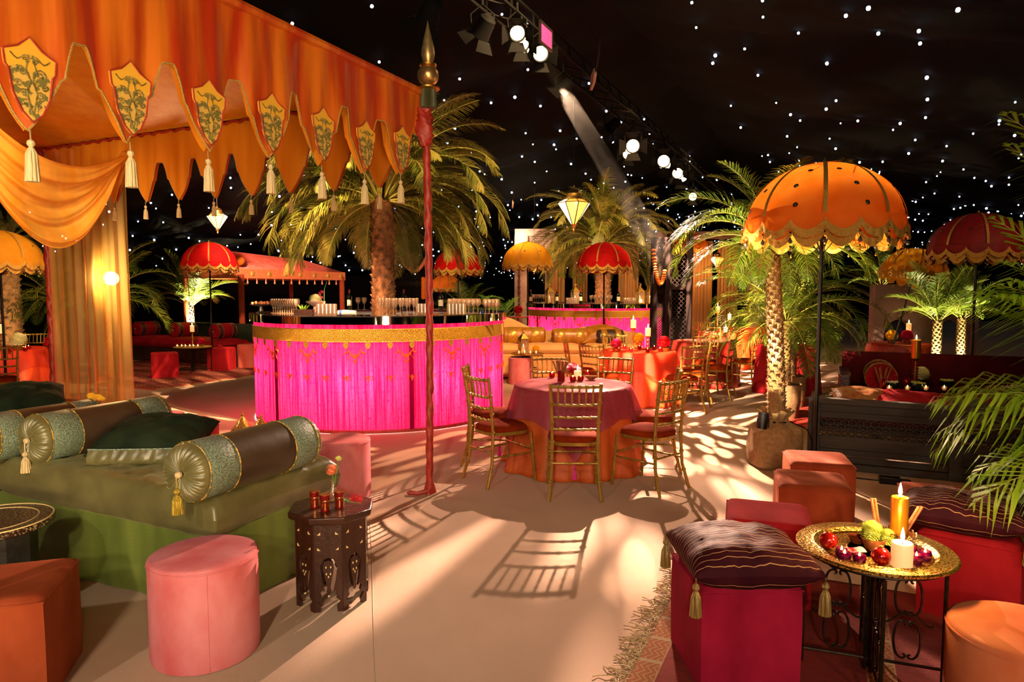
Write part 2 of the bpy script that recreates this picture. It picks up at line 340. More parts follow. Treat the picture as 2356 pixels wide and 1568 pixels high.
# star lights of the cloth: the 300 nearest in view one by one, the rest joined
st = []
l = -16.0
while l < 33.5:
    w_ = WR+.3
    while w_ < WL-.2:
        a, b = l+rnd.uniform(-.42, .42), w_+rnd.uniform(-.42, .42)
        if abs(b) > .75:
            p = UV(a, b, zceil(a, b)-.05)
            if p.y > 1.5 and abs(p.x)/p.y < .85: st.append(p)
        w_ += .98
    l += .98
st.sort(key=lambda p: (p-Vector((0, 0, EYE))).length)
vis = [p for p in st if (p.z-EYE)/p.y < .56]
sm = MB(); sm.ball((0, 0, 0), 1, 6, 4); sme = sm.mesh('star', M_['star'])
for p in vis[:300]:
    link('star_light', sme, ceil_o, p, None, .0215*rnd.uniform(.7, 1.3))
mb = MB()
for p in vis[300:]:
    mb.ball(p, .027*rnd.uniform(.7, 1.3), 5, 3)
obj('star_lights', mb, M_['star'], ceil_o, kind='stuff')

# lighting truss under the ridge
tr = thing('lighting_truss', 'long black lighting truss running down the middle of the starry ceiling', 'truss', UV(0, 0, 4.15), UA)
for y, z in ((-.13, 0), (.13, 0), (0, .24)):
    mb = MB(); mb.tube([(-14, y, z), (26, y, z)], .018, 6); obj('chord', mb, M_['matte'], tr)
mb = MB()
for i in range(80):
    x = -14+i*.5
    for a, b in (((x, -.13, 0), (x+.25, 0, .24)), ((x+.25, 0, .24), (x+.5, .13, 0)), ((x, .13, 0), (x+.5, -.13, 0))): mb.tube([a, b], .01, 4)
obj('braces', mb, M_['matte'], tr, kind='stuff')

def can_meshes():
    b = MB(); b.lathe([(.05, .16), (.085, .13), (.095, 0), (.105, -.06), (.095, -.062), (.09, -.01)], 16)
    ln = MB(); ln.lathe([(0, -.02), (.05, -.026), (.088, -.02)], 16)
    y = MB(); y.tube([(-.11, 0, .02), (-.12, 0, .16), (0, 0, .26), (.12, 0, .16), (.11, 0, .02)], .009, 5); y.tube([(0, 0, .25), (0, 0, .36)], .014, 6)
    d = MB()
    for k in range(4):
        d.add([(-.07, .1, -.06), (.07, .1, -.06), (.11, .19, -.14), (-.11, .19, -.14), (-.07, .104, -.06), (.07, .104, -.06), (.11, .194, -.14), (-.11, .194, -.14)],
              [(0, 1, 2, 3), (7, 6, 5, 4), (0, 4, 5, 1), (2, 6, 7, 3), (1, 5, 6, 2), (0, 3, 7, 4)], Matrix.Rotation(pi/2*k, 4, 'Z'))
    return b.mesh('housing', M_['matte']), ln.mesh('lens', M_['lens']), y.mesh('yoke', M_['matte']), d.mesh('barn', M_['matte'])
CAN = can_meshes()
def stage_can(loc, tgt, label, lit=True, sc=1.0):
    t = thing('stage_light', label, 'stage light', loc, 0, 'stage lights on the truss', sc)
    r = (Vector(tgt)-Vector(loc)).to_track_quat('-Z', 'Y').to_euler()
    link('housing', CAN[0], t, (0, 0, 0), tuple(r)); link('yoke', CAN[2], t, (0, 0, 0)); link('barn_door', CAN[3], t, (0, 0, 0), tuple(r))
    if lit: link('lens', CAN[1], t, (0, 0, 0), tuple(r))
    return t
camp = Vector((0, 0, 1.6))
for px, py, lit, sc, lab in ((1190, 75, 1, 1, 'lit white stage light, topmost of the cluster near the top centre'), (1200, 99, 1, 1, 'second lit stage light down in the cluster at the top centre'),
        (1243, 122, 1, 1.1, 'brightest round stage light of the top cluster, beside the red gel frame'), (1208, 113, 1, .6, 'small tilted lit lamp squeezed between two stage lights of the top cluster'),
        (1456, 335, 1, 1.55, 'large round amber stage light glaring straight at the viewer mid-truss'), (1445, 354, 1, 1.3, 'smaller amber stage light just below the glaring mid-truss one'),
        (1527, 370, 1, 1.6, 'lit lamp pair, upper, right of the amber mid-truss lights'), (1530, 377, 1, 1.6, 'lit lamp pair, lower, right of the amber mid-truss lights'),
        (1559, 398, 1, 1.5, 'first of the small far lamps down the truss'), (1569, 405, 1, 1.7, 'second of the small far lamps down the truss'),
        (1407, 292, 0, 1.2, 'unlit stage light with open barn doors above the amber pair'), (1296, 206, 0, 1.1, 'unlit stage light with gold-edged barn doors in the upper middle'),
        (986, 38, 0, 1.3, 'dark stage light above the spire of the orange canopy'), (1110, 70, 0, 1.2, 'dark stage light with a bright edge at the top centre left'),
        (1594, 452, 1, 1.3, 'faint far stage light at the lower end of the truss')):
    stage_can(G(px, py, 3.8 if py < 430 else 3.6), (px*0+rnd.uniform(-.6, .6), 2.0, 1.2) if lit else (-3, 9, 0), lab, lit, sc*.68)
t = thing('gel_frame', 'magenta gel frame clipped beside the brightest light of the top cluster', 'gel frame', G(1256, 84, 3.85), UA)
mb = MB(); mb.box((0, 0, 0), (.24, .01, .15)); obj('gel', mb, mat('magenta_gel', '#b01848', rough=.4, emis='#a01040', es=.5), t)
mb = MB()
for x, z, a, b in ((0, .085, .28, .02), (0, -.085, .28, .02), (.13, 0, .02, .17), (-.13, 0, .02, .17)): mb.box((x, 0, z), (a, .02, b))
obj('frame', mb, M_['black'], t)
for px, py, lab in ((1365, 183, 'pink-grey folded barn door shield hanging from the truss'), (1180, 470, 'small pinkish shield at a far lamp left of the amber hanging lantern')):
    t = thing('lamp_shield', lab, 'lamp shield', G(px, py, 3.9 if py < 300 else 3.6), UA+.5)
    mb = MB(); mb.prism([(-.14, .02), (-.09, .09), (.07, .07), (.14, -.01), (.12, -.08), (-.06, -.05)], .03); obj('shield', mb, M_['white'], t, bevel=.004)
    mb = MB(); mb.tube([(-.14, 0, .05), (-.3, 0, .16), (-.36, 0, .3)], .012, 6); obj('arm', mb, M_['black'], t)

# ------------------------------------------------------------ chiavari chair
def bamboo(mb, pts, r, rings, n=8, M=None):
    pts = [Vector(p) for p in pts]; seg = [(pts[i+1]-pts[i]).length for i in range(len(pts)-1)]; tot = sum(seg)
    def at(t):
        d = t*tot
        for i, s in enumerate(seg):
            if d <= s or i == len(seg)-1: return pts[i].lerp(pts[i+1], min(1, max(0, d/s)))
            d -= s
    ts = [(0, r)]
    acc = 0
    for s in seg[:-1]: acc += s; ts.append((acc/tot, r))
    e = .006/tot
    for k in range(rings):
        c = (k+1)/(rings+1); ts += [(c-2*e, r), (c-e, r*1.42), (c+e, r*1.42), (c+2*e, r)]
    ts.append((1, r)); ts.sort(key=lambda q: q[0])
    mb.tube([at(t) for t, _ in ts], [q for _, q in ts], n, M)
def seat_out(t, s=1.0):           # rounded trapezoid outline
    a = 2*pi*t; c, d = cos(a), sin(a)
    x = abs(c)**.62*(1 if c > 0 else -1)*.2*s; y = abs(d)**.62*(1 if d > 0 else -1)*.2*s
    return x*(1+.09*y/.2), y
def make_chair():
    t = thing('chiavari_chair', '', 'chair'); g = M_['gold']
    for s in (-1, 1):
        mb = MB(); bamboo(mb, [(s*.205, -.265, 0), (s*.185, -.205, .2), (s*.178, -.19, .45), (s*.182, -.205, .66), (s*.196, -.245, .925)], .0135, 5); obj('leg', mb, g, t)
        mb = MB(); bamboo(mb, [(s*.205, .225, 0), (s*.192, .185, .43)], .0125, 3); obj('leg', mb, g, t)
        mb = MB(); bamboo(mb, [(s*.185, -.2, .25), (s*.195, .2, .25)], .008, 3); obj('stretcher', mb, g, t)
    mb = MB(); bamboo(mb, [(-.185, -.205, .29), (.185, -.205, .29)], .008, 2); obj('stretcher', mb, g, t)
    mb = MB(); bamboo(mb, [(-.193, .19, .29), (.193, .19, .29)], .008, 3); obj('stretcher', mb, g, t)
    def rail(z, y, hw, bow, r, rg):
        mb = MB(); bamboo(mb, [(hw*(k/4-1), y-bow*(1-(k/4-1)**2), z) for k in range(9)], r, rg); return mb
    obj('top_rail', rail(.9, -.238, .193, .03, .0125, 6), g, t)
    obj('back_rail', rail(.755, -.215, .187, .028, .010, 6), g, t)
    obj('back_rail', rail(.655, -.202, .183, .026, .010, 5), g, t)
    obj('back_rail', rail(.56, -.195, .180, .024, .010, 5), g, t)
    sp = MB(); bamboo(sp, [(0, 0, 0), (0, -.022, .145)], .006, 3, 6); sme = sp.mesh('spindle', g)
    for k in range(6):
        x = -.135+.054*k; link('spindle', sme, t, (x, -.215-.028*(1-(x/.187)**2), .757))
    mb = MB(); mb.grid(lambda i, j: (lambda o: (o[0], o[1], .425+.03*(j in (1/3, 2/3)) if 0 else (.424, .452, .452, .424)[round(j*3)]))(seat_out(i, (1.0, 1.03, .85, .85)[round(j*3)])), 28, 3, cu=True, cv=False)
    obj('seat_frame', mb, g, t)
    def cush(i, j):
        ss = (1.0, 1.03, .99, .88, .6, .02)[round(j*5)]; z = (.447, .466, .487, .502, .510, .512)[round(j*5)]
        x, y = seat_out(i, ss*.97); return (x, y, z)
    mb = MB(); mb.grid(cush, 28, 5, cu=True); obj('seat_cushion', mb, M_['seat_velvet'], t, ang=60)
    return t
chair0 = make_chair(); CH = [False]
def chair(x, y, rz, label, grp=None):
    if not CH[0]:
        CH[0] = True; c = chair0; c.location = (x, y, 0); c.rotation_euler = (0, 0, rz); c['label'] = label
    else: c = dup(chair0, (x, y, 0), rz, label)
    if grp: c['group'] = grp
    return c
def facing(x, y, tx, ty): return atan2(ty-y, tx-x)-pi/2

# ------------------------------------------------------------ tables
def cloth(R, H, nf, amp, flare, ph=0, z0=0.004, nu=120, puddle=.0):
    def f(i, j):
        a = 2*pi*i
        if j <= .2: r = R*j/.2; return (r*cos(a), r*sin(a), H)
        t = (j-.2)/.8; fold = amp*t**.8*(sin(nf*a+ph)+.4*sin(2.3*nf*a+1.7*ph)+.25*sin(5*a))
        r = R+.008*min(1, t*8)+flare*t+fold+puddle*max(0, t-.82)**1*3*(1+.6*sin(7*a+ph))
        z = H-.012-(H-.012-z0)*t
        if t < .06: z = H-.006
        return (r*cos(a), r*sin(a), max(z, z0))
    mb = MB(); mb.grid(f, nu, 20, cu=True); return mb
def banquet(x, y, R, lab, lab2, material, nf=11, flare=.1, amp=.03, ph=0, grp=None, puddle=.0, H=.76):
    t = thing('round_table', lab, 'table', (x, y, 0), 0, 'round banquet tables')
    mb = MB(); mb.lathe([(0, .73), (R-.03, .73), (R-.02, .745), (0, .75)], 32); obj('tabletop', mb, M_['dkwood'], t)
    mb = MB(); mb.lathe([(.2, 0), (.2, .03), (.04, .06), (.04, .7), (.12, .73)], 20); obj('pedestal', mb, M_['black'], t)
    c = obj('tablecloth', cloth(R, H, nf, amp, flare, ph, puddle=puddle), material, loc=(x, y, 0), ang=0, solid=.003)
    tag(c, lab2, 'tablecloth', 'floor-length tablecloths'); return c
def tassel_mb(L=.1, r=.018, mb=None, at=(0, 0, 0), cord=.03, n=12):
    mb = mb or MB(); x, y, z = at
    mb.tube([(x, y, z), (x, y, z-cord)], .003, 5)
    z -= cord
    mb.lathe([(.002, z), (r*.55, z-.01), (r*.62, z-.022), (r*.3, z-.034), (r*.42, z-.04)], n, T(x, y, 0))
    mb.lathe([(r*.4, z-.036), (r*.8, z-.06), (r, z-.036-L), (r*.6, z-.037-L)], n*2, T(x, y, 0), rf=lambda rr, zz, a: rr*(1+.07*cos(n*a)))
    return mb
def pillar_candle(x, y, z, r=.035, h=.09, label='', m='wax', power=0, grp=None, flame=True):
    t = thing('pillar_candle', label, 'candle', (x, y, z), 0, grp or 'lit candles')
    mb = MB(); mb.lathe([(0, 0), (r, 0), (r*1.01, h*.5), (r, h-.004), (r*.93, h), (r*.75, h-.006), (0, h-.008)], 24); obj('wax', mb, M_[m], t)
    mb = MB(); mb.tube([(0, 0, h-.008), (.002, 0, h+.012)], .0012, 5); obj('wick', mb, M_['black'], t)
    if flame:
        mb = MB(); mb.lathe([(0, h+.004), (.006, h+.012), (.0085, h+.022), (.006, h+.04), (.002, h+.055), (0, h+.062)], 10); obj('flame', mb, M_['flame'], t)
    if power: point((x, y, z+h+.07), power, (1, .58, .22), .02, 'candle_glow')
    return t
_tl = None
def tealight(x, y, z, label, kind='redglass', sc=1.0, grp='tea lights in glass cups'):
    global _tl
    if _tl is None: _tl = {}
    if kind not in _tl:
        t = thing('tealight_holder', label, 'candle', (x, y, z), 0, grp, sc)
        mb = MB(); mb.lathe([(.022, 0), (.028, .012), (.031, .03), (.027, .048), (.024, .048), (.028, .03), (.024, .01), (0, .008)], 20); obj('glass_cup', mb, M_[kind], t)
        mb = MB(); mb.lathe([(0, .01), (.019, .01), (.019, .03), (0, .031)], 16); obj('wax', mb, M_['wax'], t)
        mb = MB(); mb.lathe([(0, .03), (.005, .036), (.006, .044), (.002, .058), (0, .062)], 8); obj('flame', mb, M_['flame'], t)
        _tl[kind] = t; return t
    return dup(_tl[kind], (x, y, z), 0, label, grp, sc)
def flower_head(mb, c, r, n=16, tilt=0, layers=2, up=.3):
    for k in range(layers):
        for i in range(n):
            a = 2*pi*(i+.5*k)/n; rr = r*(1-.25*k); z = r*(.1+.25*k+up*.2)
            mb.add([(0.1*rr*cos(a), .1*rr*sin(a), z*.4), (.6*rr*cos(a-.2), .6*rr*sin(a-.2), z*.8), (rr*cos(a), rr*sin(a), z*.6+.1*r*k), (.6*rr*cos(a+.2), .6*rr*sin(a+.2), z*.8)], [(0, 1, 2, 3)], Matrix.Translation(c) @ Matrix.Rotation(tilt, 4, 'X') @ Matrix.Rotation(tilt*.6, 4, 'Y'))
    mb.ball(c, r*.22, 8, 5, (1, 1, .7)); return mb
def pompom(mb, c, r, n=60, seed=1):
    n = int(n*2.2)
    rr = random.Random(seed)
    for i in range(n):
        ph = math.acos(1-1.6*(i+.5)/n); a = i*2.39996
        d = Vector((sin(ph)*cos(a), sin(ph)*sin(a), cos(ph))); s1 = d.cross(Vector((.3, .2, .9))).normalized()*r*.13; p = Vector(c)
        q_ = d*r*rr.uniform(.88, 1.04)+Vector((0, 0, r*.06)); mb.add([p+d*r*.55-s1*.5, p+d*r*.55+s1*.5, p+q_+s1, p+q_-s1], [(0, 1, 2, 3)])
    mb.ball(c, r*.7, 8, 6); return mb

# ------------------------------------------------------------ umbrellas
def umb_meshes(fab, trim):
    R = 1.0; nseg = 96
    def dome(i, j):
        a = 2*pi*i; p = j*pi/2*.93; c = abs(cos(4*a)); k = 1-.035*(1-c)*j
        return (R*sin(p)/sin(pi/2*.93)*cos(a)*k, R*sin(p)/sin(pi/2*.93)*sin(a)*k, .86*(cos(p)-cos(pi/2*.93)))
    me = {}
    mb = MB(); mb.grid(dome, nseg, 14, cu=True); me['canopy'] = mb.mesh('canopy', fab, 0)
    def val(z0, dz, rad, off):
        def f(i, j):
            a = 2*pi*i+off; sc = abs(sin(8*a))**.7; d = dz*(.42+.58*sc)
            r = rad*(1+.035*j+.012*sin(24*a)*j); return (r*cos(a), r*sin(a), z0-d*j)
        return f
    mb = MB(); mb.grid(val(.01, .25, 1.0, 0), 192, 4, cu=True); me['valance'] = mb.mesh('valance', fab, 0)
    mb = MB(); mb.grid(val(-.05, .3, .93, .13), 192, 4, cu=True); me['valance2'] = mb.mesh('valance', fab, 0)
    mb = MB()
    def fr(rad, z0, dz, off):
        def f(i, j):
            a = 2*pi*i+off; sc = abs(sin(8*a))**.7; d = dz*(.42+.58*sc)
            r = rad*(1.045+.012*sin(60*a)*j); return (r*cos(a), r*sin(a), z0-d+.045-.105*j)
        return f
    mb.grid(fr(1.0, .01, .25, 0), 240, 2, cu=True); me['fringe'] = mb.mesh('fringe', trim, 0)
    mb = MB(); mb.grid(fr(.93, -.05, .3, .13), 240, 2, cu=True); me['fringe2'] = mb.mesh('fringe', trim, 0)
    mb = MB()
    for k in range(15):
        def pt(j, s):
            x, y, z = dome(0, j); return (x*1.012+.004, s*.026, z+.012)
        j = (k+.0)/15; j2 = (k+1)/15
        mb.add([pt(j, -1), pt(j, 1), pt(j2, 1), pt(j2, -1)], [(0, 3, 2, 1)])
    me['gold_rib'] = mb.mesh('gold_rib', trim, 0)
    mb = MB(); z = -.12
    for k, (r, m_) in enumerate(((.012, 0), (.02, 1), (.013, 0), (.022, 1), (.014, 0), (.03, 2), (.012, 0))):
        mb.m = m_; mb.ball((0, 0, z), r, 6, 4); z -= r*1.9+.006
    mb.m = 1; mb.lathe([(.004, z+.01), (.016, z-.03), (.012, z-.034)], 6)
    me['bead'] = mb.mesh('bead_strand', [M_['black'], trim, M_['stone']])
    mb = MB(); mb.lathe([(0, .006), (.016, .005), (.02, 0)], 10); mb.m = 1; mb.lathe([(.018, .001), (.03, .001)], 10); me['mirror'] = mb.mesh('mirror_disc', [M_['stone'], M_['plum']])
    mb = MB()
    for k in range(8):
        a = 2*pi*k/8
        mb.tube([(0.02*cos(a), .02*sin(a), -.45), (.62*cos(a), .62*sin(a), .27)], .006, 4)
    me['stays'] = mb.mesh('stays', M_['black'])
    me['dome'] = dome
    return me
UM = {'orange': umb_meshes(mat('orange_umbrella', '#e87418', '#ee8428', spec=.15, rough=.75, ns=4, translu=.3, sheen=.3, bump=.15, bs=9), M_['gold_trim']),
      'yellow': umb_meshes(mat('yellow_umbrella', '#d89018', '#dc9c22', spec=.15, rough=.75, ns=4, translu=.3, sheen=.3), M_['gold_trim']),
      'red': umb_meshes(mat('red_umbrella', '#b80c0c', '#c81410', spec=.15, rough=.75, ns=4, translu=.25, sheen=.3), M_['gold_trim']),
      'burgundy': umb_meshes(mat('burgundy_umbrella', '#7a0a0c', '#8a0e10', rough=.65, ns=4, translu=.15, sheen=.3), M_['gold_trim'])}
def umbrella(px, zr, Y, R, kind, label, x=None, beads=16, mirrors=True, base=True, rz=0):
    """rim height zr, radius R, pole under px at distance Y"""
    X = (px-1178)/F*Y if x is None else x; m = UM[kind]
    t = thing('parasol', label, 'parasol', (X, Y, 0), rz, 'fringed parasols')
    S = lambda n, me, z=zr: link(n, me, t, (0, 0, z), None, R)
    S('canopy', m['canopy']); S('valance', m['valance']); S('valance', m['valance2']); S('fringe', m['fringe']); S('fringe', m['fringe2']); S('stays', m['stays'])
    for k in range(8): link('gold_rib', m['gold_rib'], t, (0, 0, zr), 2*pi*k/8+.39, R)
    for k in range(beads):
        a = 2*pi*k/beads; link('bead_strand', m['bead'], t, (R*1.03*cos(a), R*1.03*sin(a), zr-.02), 0, R)
    if mirrors:
        rr = random.Random(3)
        for k in range(8):
            for j in (.45, .68, .9) if R > .6 else (.7,):
                i = (k+.5+rr.uniform(-.22, .22))/8+.06; p = Vector(m['dome'](i, j)); q = Vector(m['dome'](i+.002, j)); s = Vector(m['dome'](i, j-.01))
                n = (q-p).cross(s-p).normalized(); n = n if n.dot(p) > 0 else -n
                link('mirror_disc', m['mirror'], t, p*R*1.006+Vector((0, 0, zr)), tuple(n.to_track_quat('Z', 'Y').to_euler()), R*1.1)
    mb = MB(); mb.tube([(0, 0, .02), (0, 0, zr+.74*R)], .017, 10); mb.lathe([(.03, zr-.28*R), (.032, zr-.22*R)], 10); obj('pole', mb, M_['black'], t)
    mb = MB(); mb.lathe([(0, zr+.72*R), (.025, zr+.76*R), (.012, zr+.79*R), (.012, zr+.82*R), (0, zr+.85*R)], 10); obj('finial', mb, M_['brassplain'], t)
    if base: mb = MB(); mb.lathe([(0, 0), (.15, 0), (.15, .02), (.04, .05), (.03, .2), (0, .2)], 20); obj('base', mb, M_['black'], t)
    return t

# ------------------------------------------------------------ palms
def frond_mesh(L, elev, droop, nl, ll, lw, ld, seed, mleaf, vee=.5, start=.14, sweep=.9, stemr=.012):
    rr = random.Random(seed); n = 14; pts = []; p = Vector((0, 0, 0)); tans = []
    side = rr.uniform(-.12, .12)
    for i in range(n+1):
        t = i/n; a = elev-droop*t**1.25; d = Vector((cos(a), side*t, sin(a))).normalized(); pts.append(p.copy()); tans.append(d); p = p+d*(L/n)
    mb = MB(); mb.tube(pts, [stemr*(1.0-.85*i/n) for i in range(n+1)], 5)
    mb.m = 1
    for k in range(nl):
        t = start+(1-start)*(k+.5)/nl; f = t*n; i = min(int(f), n-1); q = pts[i].lerp(pts[i+1], f-i); d = tans[i].lerp(tans[i+1], f-i).normalized()
        sd = Vector((-d.y, d.x, 0)).normalized() if abs(d.z) < .99 else Vector((0, 1, 0)); up = sd.cross(d).normalized()*-1
        if up.dot(Vector((-sin(elev), 0, cos(elev)))) < 0: up = -up
        prof = (sin(pi*min(1, (t*.93+.1)))**.55)*.9+.1 if t > .25 else .35+.65*(t-start)/(.25-start)
        for s in (-1, 1):
            l = ll*prof*rr.uniform(.85, 1.12); sw = sweep*(.75+.5*t)+rr.uniform(-.12, .12)
            dirn = (d*cos(pi/2-sw*.75)+(sd*s*cos(vee*.7+rr.uniform(-.15, .15))+up*sin(vee*rr.uniform(.4, 1.2)))*sin(pi/2-sw*.75)).normalized()
            mid = q+dirn*l*.5; d2 = (dirn+Vector((0, 0, -ld))).normalized(); tip = mid+d2*l*.5
            wv = dirn.cross(up).normalized() if abs(dirn.dot(up)) < .95 else d; wv = (wv*.7+d*.5).normalized()*lw/2
            mb.add([q-wv*.5, q+wv*.5, mid+wv, mid-wv, tip], [(0, 1, 2, 3), (3, 2, 4)])
    return mb.mesh('frond', [M_['stem'], mleaf], 0)
def trunk_mb(h, r0, r1, lean=(0, 0), nr=40, knob=.25):
    mb = MB(); rr = random.Random(5)
    mb.tube([(lean[0]*(k/nr)**1.5, lean[1]*(k/nr)**1.5, h*k/nr) for k in range(nr+1)], [(r0+(r1-r0)*k/nr) for k in range(nr+1)], 14)
    st = MB(); n = int(h/(r0*.62)*8)
    for i in range(n):
        t = (i+.5)/n; a = i*2.39996; r = r0+(r1-r0)*t; c = Vector((lean[0]*t**1.5+r*.82*cos(a), lean[1]*t**1.5+r*.82*sin(a), h*t)); w = r*.36; hh = r*.5
        o = Vector((cos(a), sin(a), 0)); s = Vector((-sin(a), cos(a), 0)); k = rr.uniform(.7, 1.2)*knob
        st.add([c-s*w, c+s*w, c+s*w*.6+o*r*(.12+k*.8)+Vector((0, 0, hh)), c-s*w*.6+o*r*(.12+k*.8)+Vector((0, 0, hh)), c+o*r*.1+Vector((0, 0, hh*1.05))], [(0, 1, 2, 3), (3, 2, 4), (1, 4, 2), (0, 3, 4)])
    return mb, st
PALM = {}
def palm(name, label, loc, h, r0, r1, fkey, fparams, nfr, lean=(0, 0), sc=1.0, rz=0, elevs=None, grp='potted palms', pot=None, seed=1, trunkm='trunk', tri=None, ex=None, clear=None):
    """fparams: list of frond variants from upright to hanging"""
    t = thing(name, label, 'palm tree', loc, rz, grp)
    if fkey not in PALM: PALM[fkey] = [frond_mesh(*fp) for fp in fparams]
    fm = PALM[fkey]; rr = random.Random(seed)
    if h > 0:
        tm, sm_ = trunk_mb(h, r0, r1, lean); obj('trunk', tm, M_[trunkm], t); obj('leaf_bases', sm_, M_[trunkm], t, kind='stuff', ang=0)
    top = Vector((lean[0], lean[1], h))
    az = ex if ex else None
    for i in range(nfr):
        c = min(int(i/nfr*len(fm)), len(fm)-1); a = i*2.39996+rr.uniform(-.25, .25)
        if clear is not None and c >= clear[1] and abs((a+rz-clear[0]+pi) % (2*pi)-pi) < clear[2]: continue
        link('frond', fm[c], t, top+Vector((r1*.5*cos(a), r1*.5*sin(a), (-.01*i/nfr)*r1)), (rr.uniform(-.25, .25), rr.uniform(-.08, .08), a), sc*rr.uniform(.85, 1.12))
    return t
D = radians
def FP(L, nl, ll, lw, ld, ml, els, **k): return [(L*f, D(e), D(dr), nl, ll, lw, ld, 10*i+int(L*10), M_[ml], k.get('vee', .5), k.get('start', .14), k.get('sweep', .9), k.get('stemr', .012)) for i, (e, dr, f) in enumerate(els)]
BIG = FP(2.0, 92, .40, .017, .75, 'leafgold', ((78, 70, .95), (66, 95, 1.0), (54, 112, 1.0), (43, 120, 1.0), (32, 122, 1.0), (20, 118, .95), (6, 100, .9), (-8, 80, .8)), stemr=.016, sweep=1.0)
ROEB = FP(1.15, 46, .26, .012, .55, 'leaf', ((78, 70, 1), (60, 95, 1.05), (42, 110, 1.05), (22, 110, 1), (5, 90, .9)), stemr=.008)
UPR = FP(1.0, 38, .22, .014, .3, 'leaf', ((85, 40, 1), (72, 60, 1), (58, 80, 1), (40, 90, .9)), stemr=.009)
ARE = FP(1.5, 34, .34, .026, .5, 'leafbright', ((80, 60, 1), (65, 80, 1), (50, 95, 1), (35, 100, .95)), stemr=.01)
# ------------------------------------------------------------ orange canopy
C0 = Vector((-.70, 5.46, 0)); ZT = 3.19
def interp(tab, x):
    if x <= tab[0][0]: return tab[0][1]
    for (a, p), (b, q) in zip(tab, tab[1:]):
        if x <= b: return p+(q-p)*(x-a)/(b-a)
    return tab[-1][1]
PROF = [(0, 1), (.022, .93), (.05, .82), (.08, .68), (.112, .5), (.119, .46), (.136, .43), (.142, .36), (.158, .2), (.178, .05), (.19, 0), (.24, -.01)]
def valance_mb(P0, d, s0, s1, cen, tips, notch, fold, out=0.0, seed=0, ztop=ZT, rip=1.0):
    nrm = Vector((-d.y, d.x, 0)); half = (cen[1]-cen[0])/2; k = .218/half
    ss = set()
    for c in cen:
        for q, _ in PROF: ss.add(round(c+q/k, 4)); ss.add(round(c-q/k, 4))
    x = s0
    while x < s1: ss.add(round(x, 4)); x += .018
    ss = sorted(s for s in ss if s0 <= s <= s1)
    ss = [s for i, s in enumerate(ss) if i == 0 or s-ss[i-1] > .0016]
    def zb(s):
        c = min(cen, key=lambda q: abs(q-s)); t = interp(PROF, abs(s-c)*k)
        return interp(notch, s)+(interp(tips, s)-interp(notch, s))*max(0, t)
    rr = random.Random(seed); fr = [(rr.uniform(9, 15), rr.uniform(0, 6)), (rr.uniform(20, 32), rr.uniform(0, 6)), (rr.uniform(45, 60), rr.uniform(0, 6))]
    n = 16; mb = MB(); vs = []
    for s in ss:
        b = zb(s); p = P0+d*s
        for j in range(n+1):
            t = j/n; z = ztop+(b-ztop)*t
            f = fold*(.15+.85*t)*(sin(s*fr[0][0]+fr[0][1]+t)+.55*sin(s*fr[1][0]+fr[1][1]-1.3*t)+.3*sin(s*fr[2][0]+fr[2][1])*(1-t*.5))
            f += fold*.5*mnoise.noise(Vector((s*6, z*2.2, seed)))*rip
            q = p+nrm*(f+out); vs.append((q.x, q.y, z))
    mb.add(vs, [(i*(n+1)+j, (i+1)*(n+1)+j, (i+1)*(n+1)+j+1, i*(n+1)+j+1) for i in range(len(ss)-1) for j in range(n)])
    edge = [Vector(vs[i*(n+1)+n]) for i in range(len(ss))]
    return mb, edge
CORD = mat('bronze_cord', '#9a7430', '#c09a50', rough=.6, ns=220, bump=.6, bs=260)
cn = thing('fabric_canopy', 'large orange silk canopy with scalloped gold-edged valance in the upper left', 'canopy', (0, 0, 0))
def zat(px, py, s): p = C0-U*s; return A(px, py, p.y).z
sm_ = [.307, .78, 1.219, 1.658, 2.072, 2.498, 2.924]; cen = [.325+.434*i for i in range(9)]
tips = [(s, zat(x, y, s)) for s, x, y in zip(sm_, (922, 833, 735, 617, 483, 312, 95), (403, 400, 380, 361, 348, 327, 300))]
notch = [(s, zat(x, y, s)) for s, x, y in ((.566, 875, 275), (1.0, 785, 245), (1.434, 680, 212), (1.89, 545, 180), (2.29, 400, 145), (2.72, 205, 103))]
mb, edge = valance_mb(C0, -U, .0, 3.72, cen, tips, notch, .022, seed=3)
obj('valance', mb, M_['orange_silk'], cn, ang=0)
mb, _ = valance_mb(C0, -U, .0, 3.72, cen, tips, notch, .010, -.03, seed=5); obj('valance_lining', mb, M_['amber_silk'], cn, ang=0)
mb = MB(); mb.tube(edge, .005, 5); obj('gold_cord', mb, CORD, cn)
mb = MB(); mb.tube([C0-U*s+Vector((0, 0, ZT-.01)) for s in (0, 1, 2, 3, 3.72)], .03, 8); obj('edge_rail', mb, M_['orange_silk'], cn)
# embroidered shields and tassels
SH = [(0, .17), (.045, .125), (.1, .10), (.095, .045), (.083, .03), (.07, -.06), (.04, -.125), (0, -.165)]
sh = SH+[(-x, z) for x, z in reversed(SH[1:-1])]
mb = MB(); mb.prism(sh, .008); shield = mb.mesh('shield', mat('shield_silk', '#cca24c', '#6e6632', rough=.55, ns=34, lo=.5, hi=.53))
mb = MB(); mb.prism([(0, .168), (.045, .124), (.1, .099), (.096, .05), (.084, .034), (.04, .055), (0, .035), (-.04, .055), (-.084, .034), (-.096, .05), (-.1, .099), (-.045, .124)], .011); shcap = mb.mesh('plain_cap', mat('shield_cap', '#dca430', rough=.55))
mb = MB(); mb.tube([(x, -.006, z) for x, z in sh], .004, 5, closed=True); shcord = mb.mesh('cord', M_['rope_red'])
mb = MB()
def scr(pts): mb.tube([(x, -.007, z) for x, z in pts], .0028, 4)
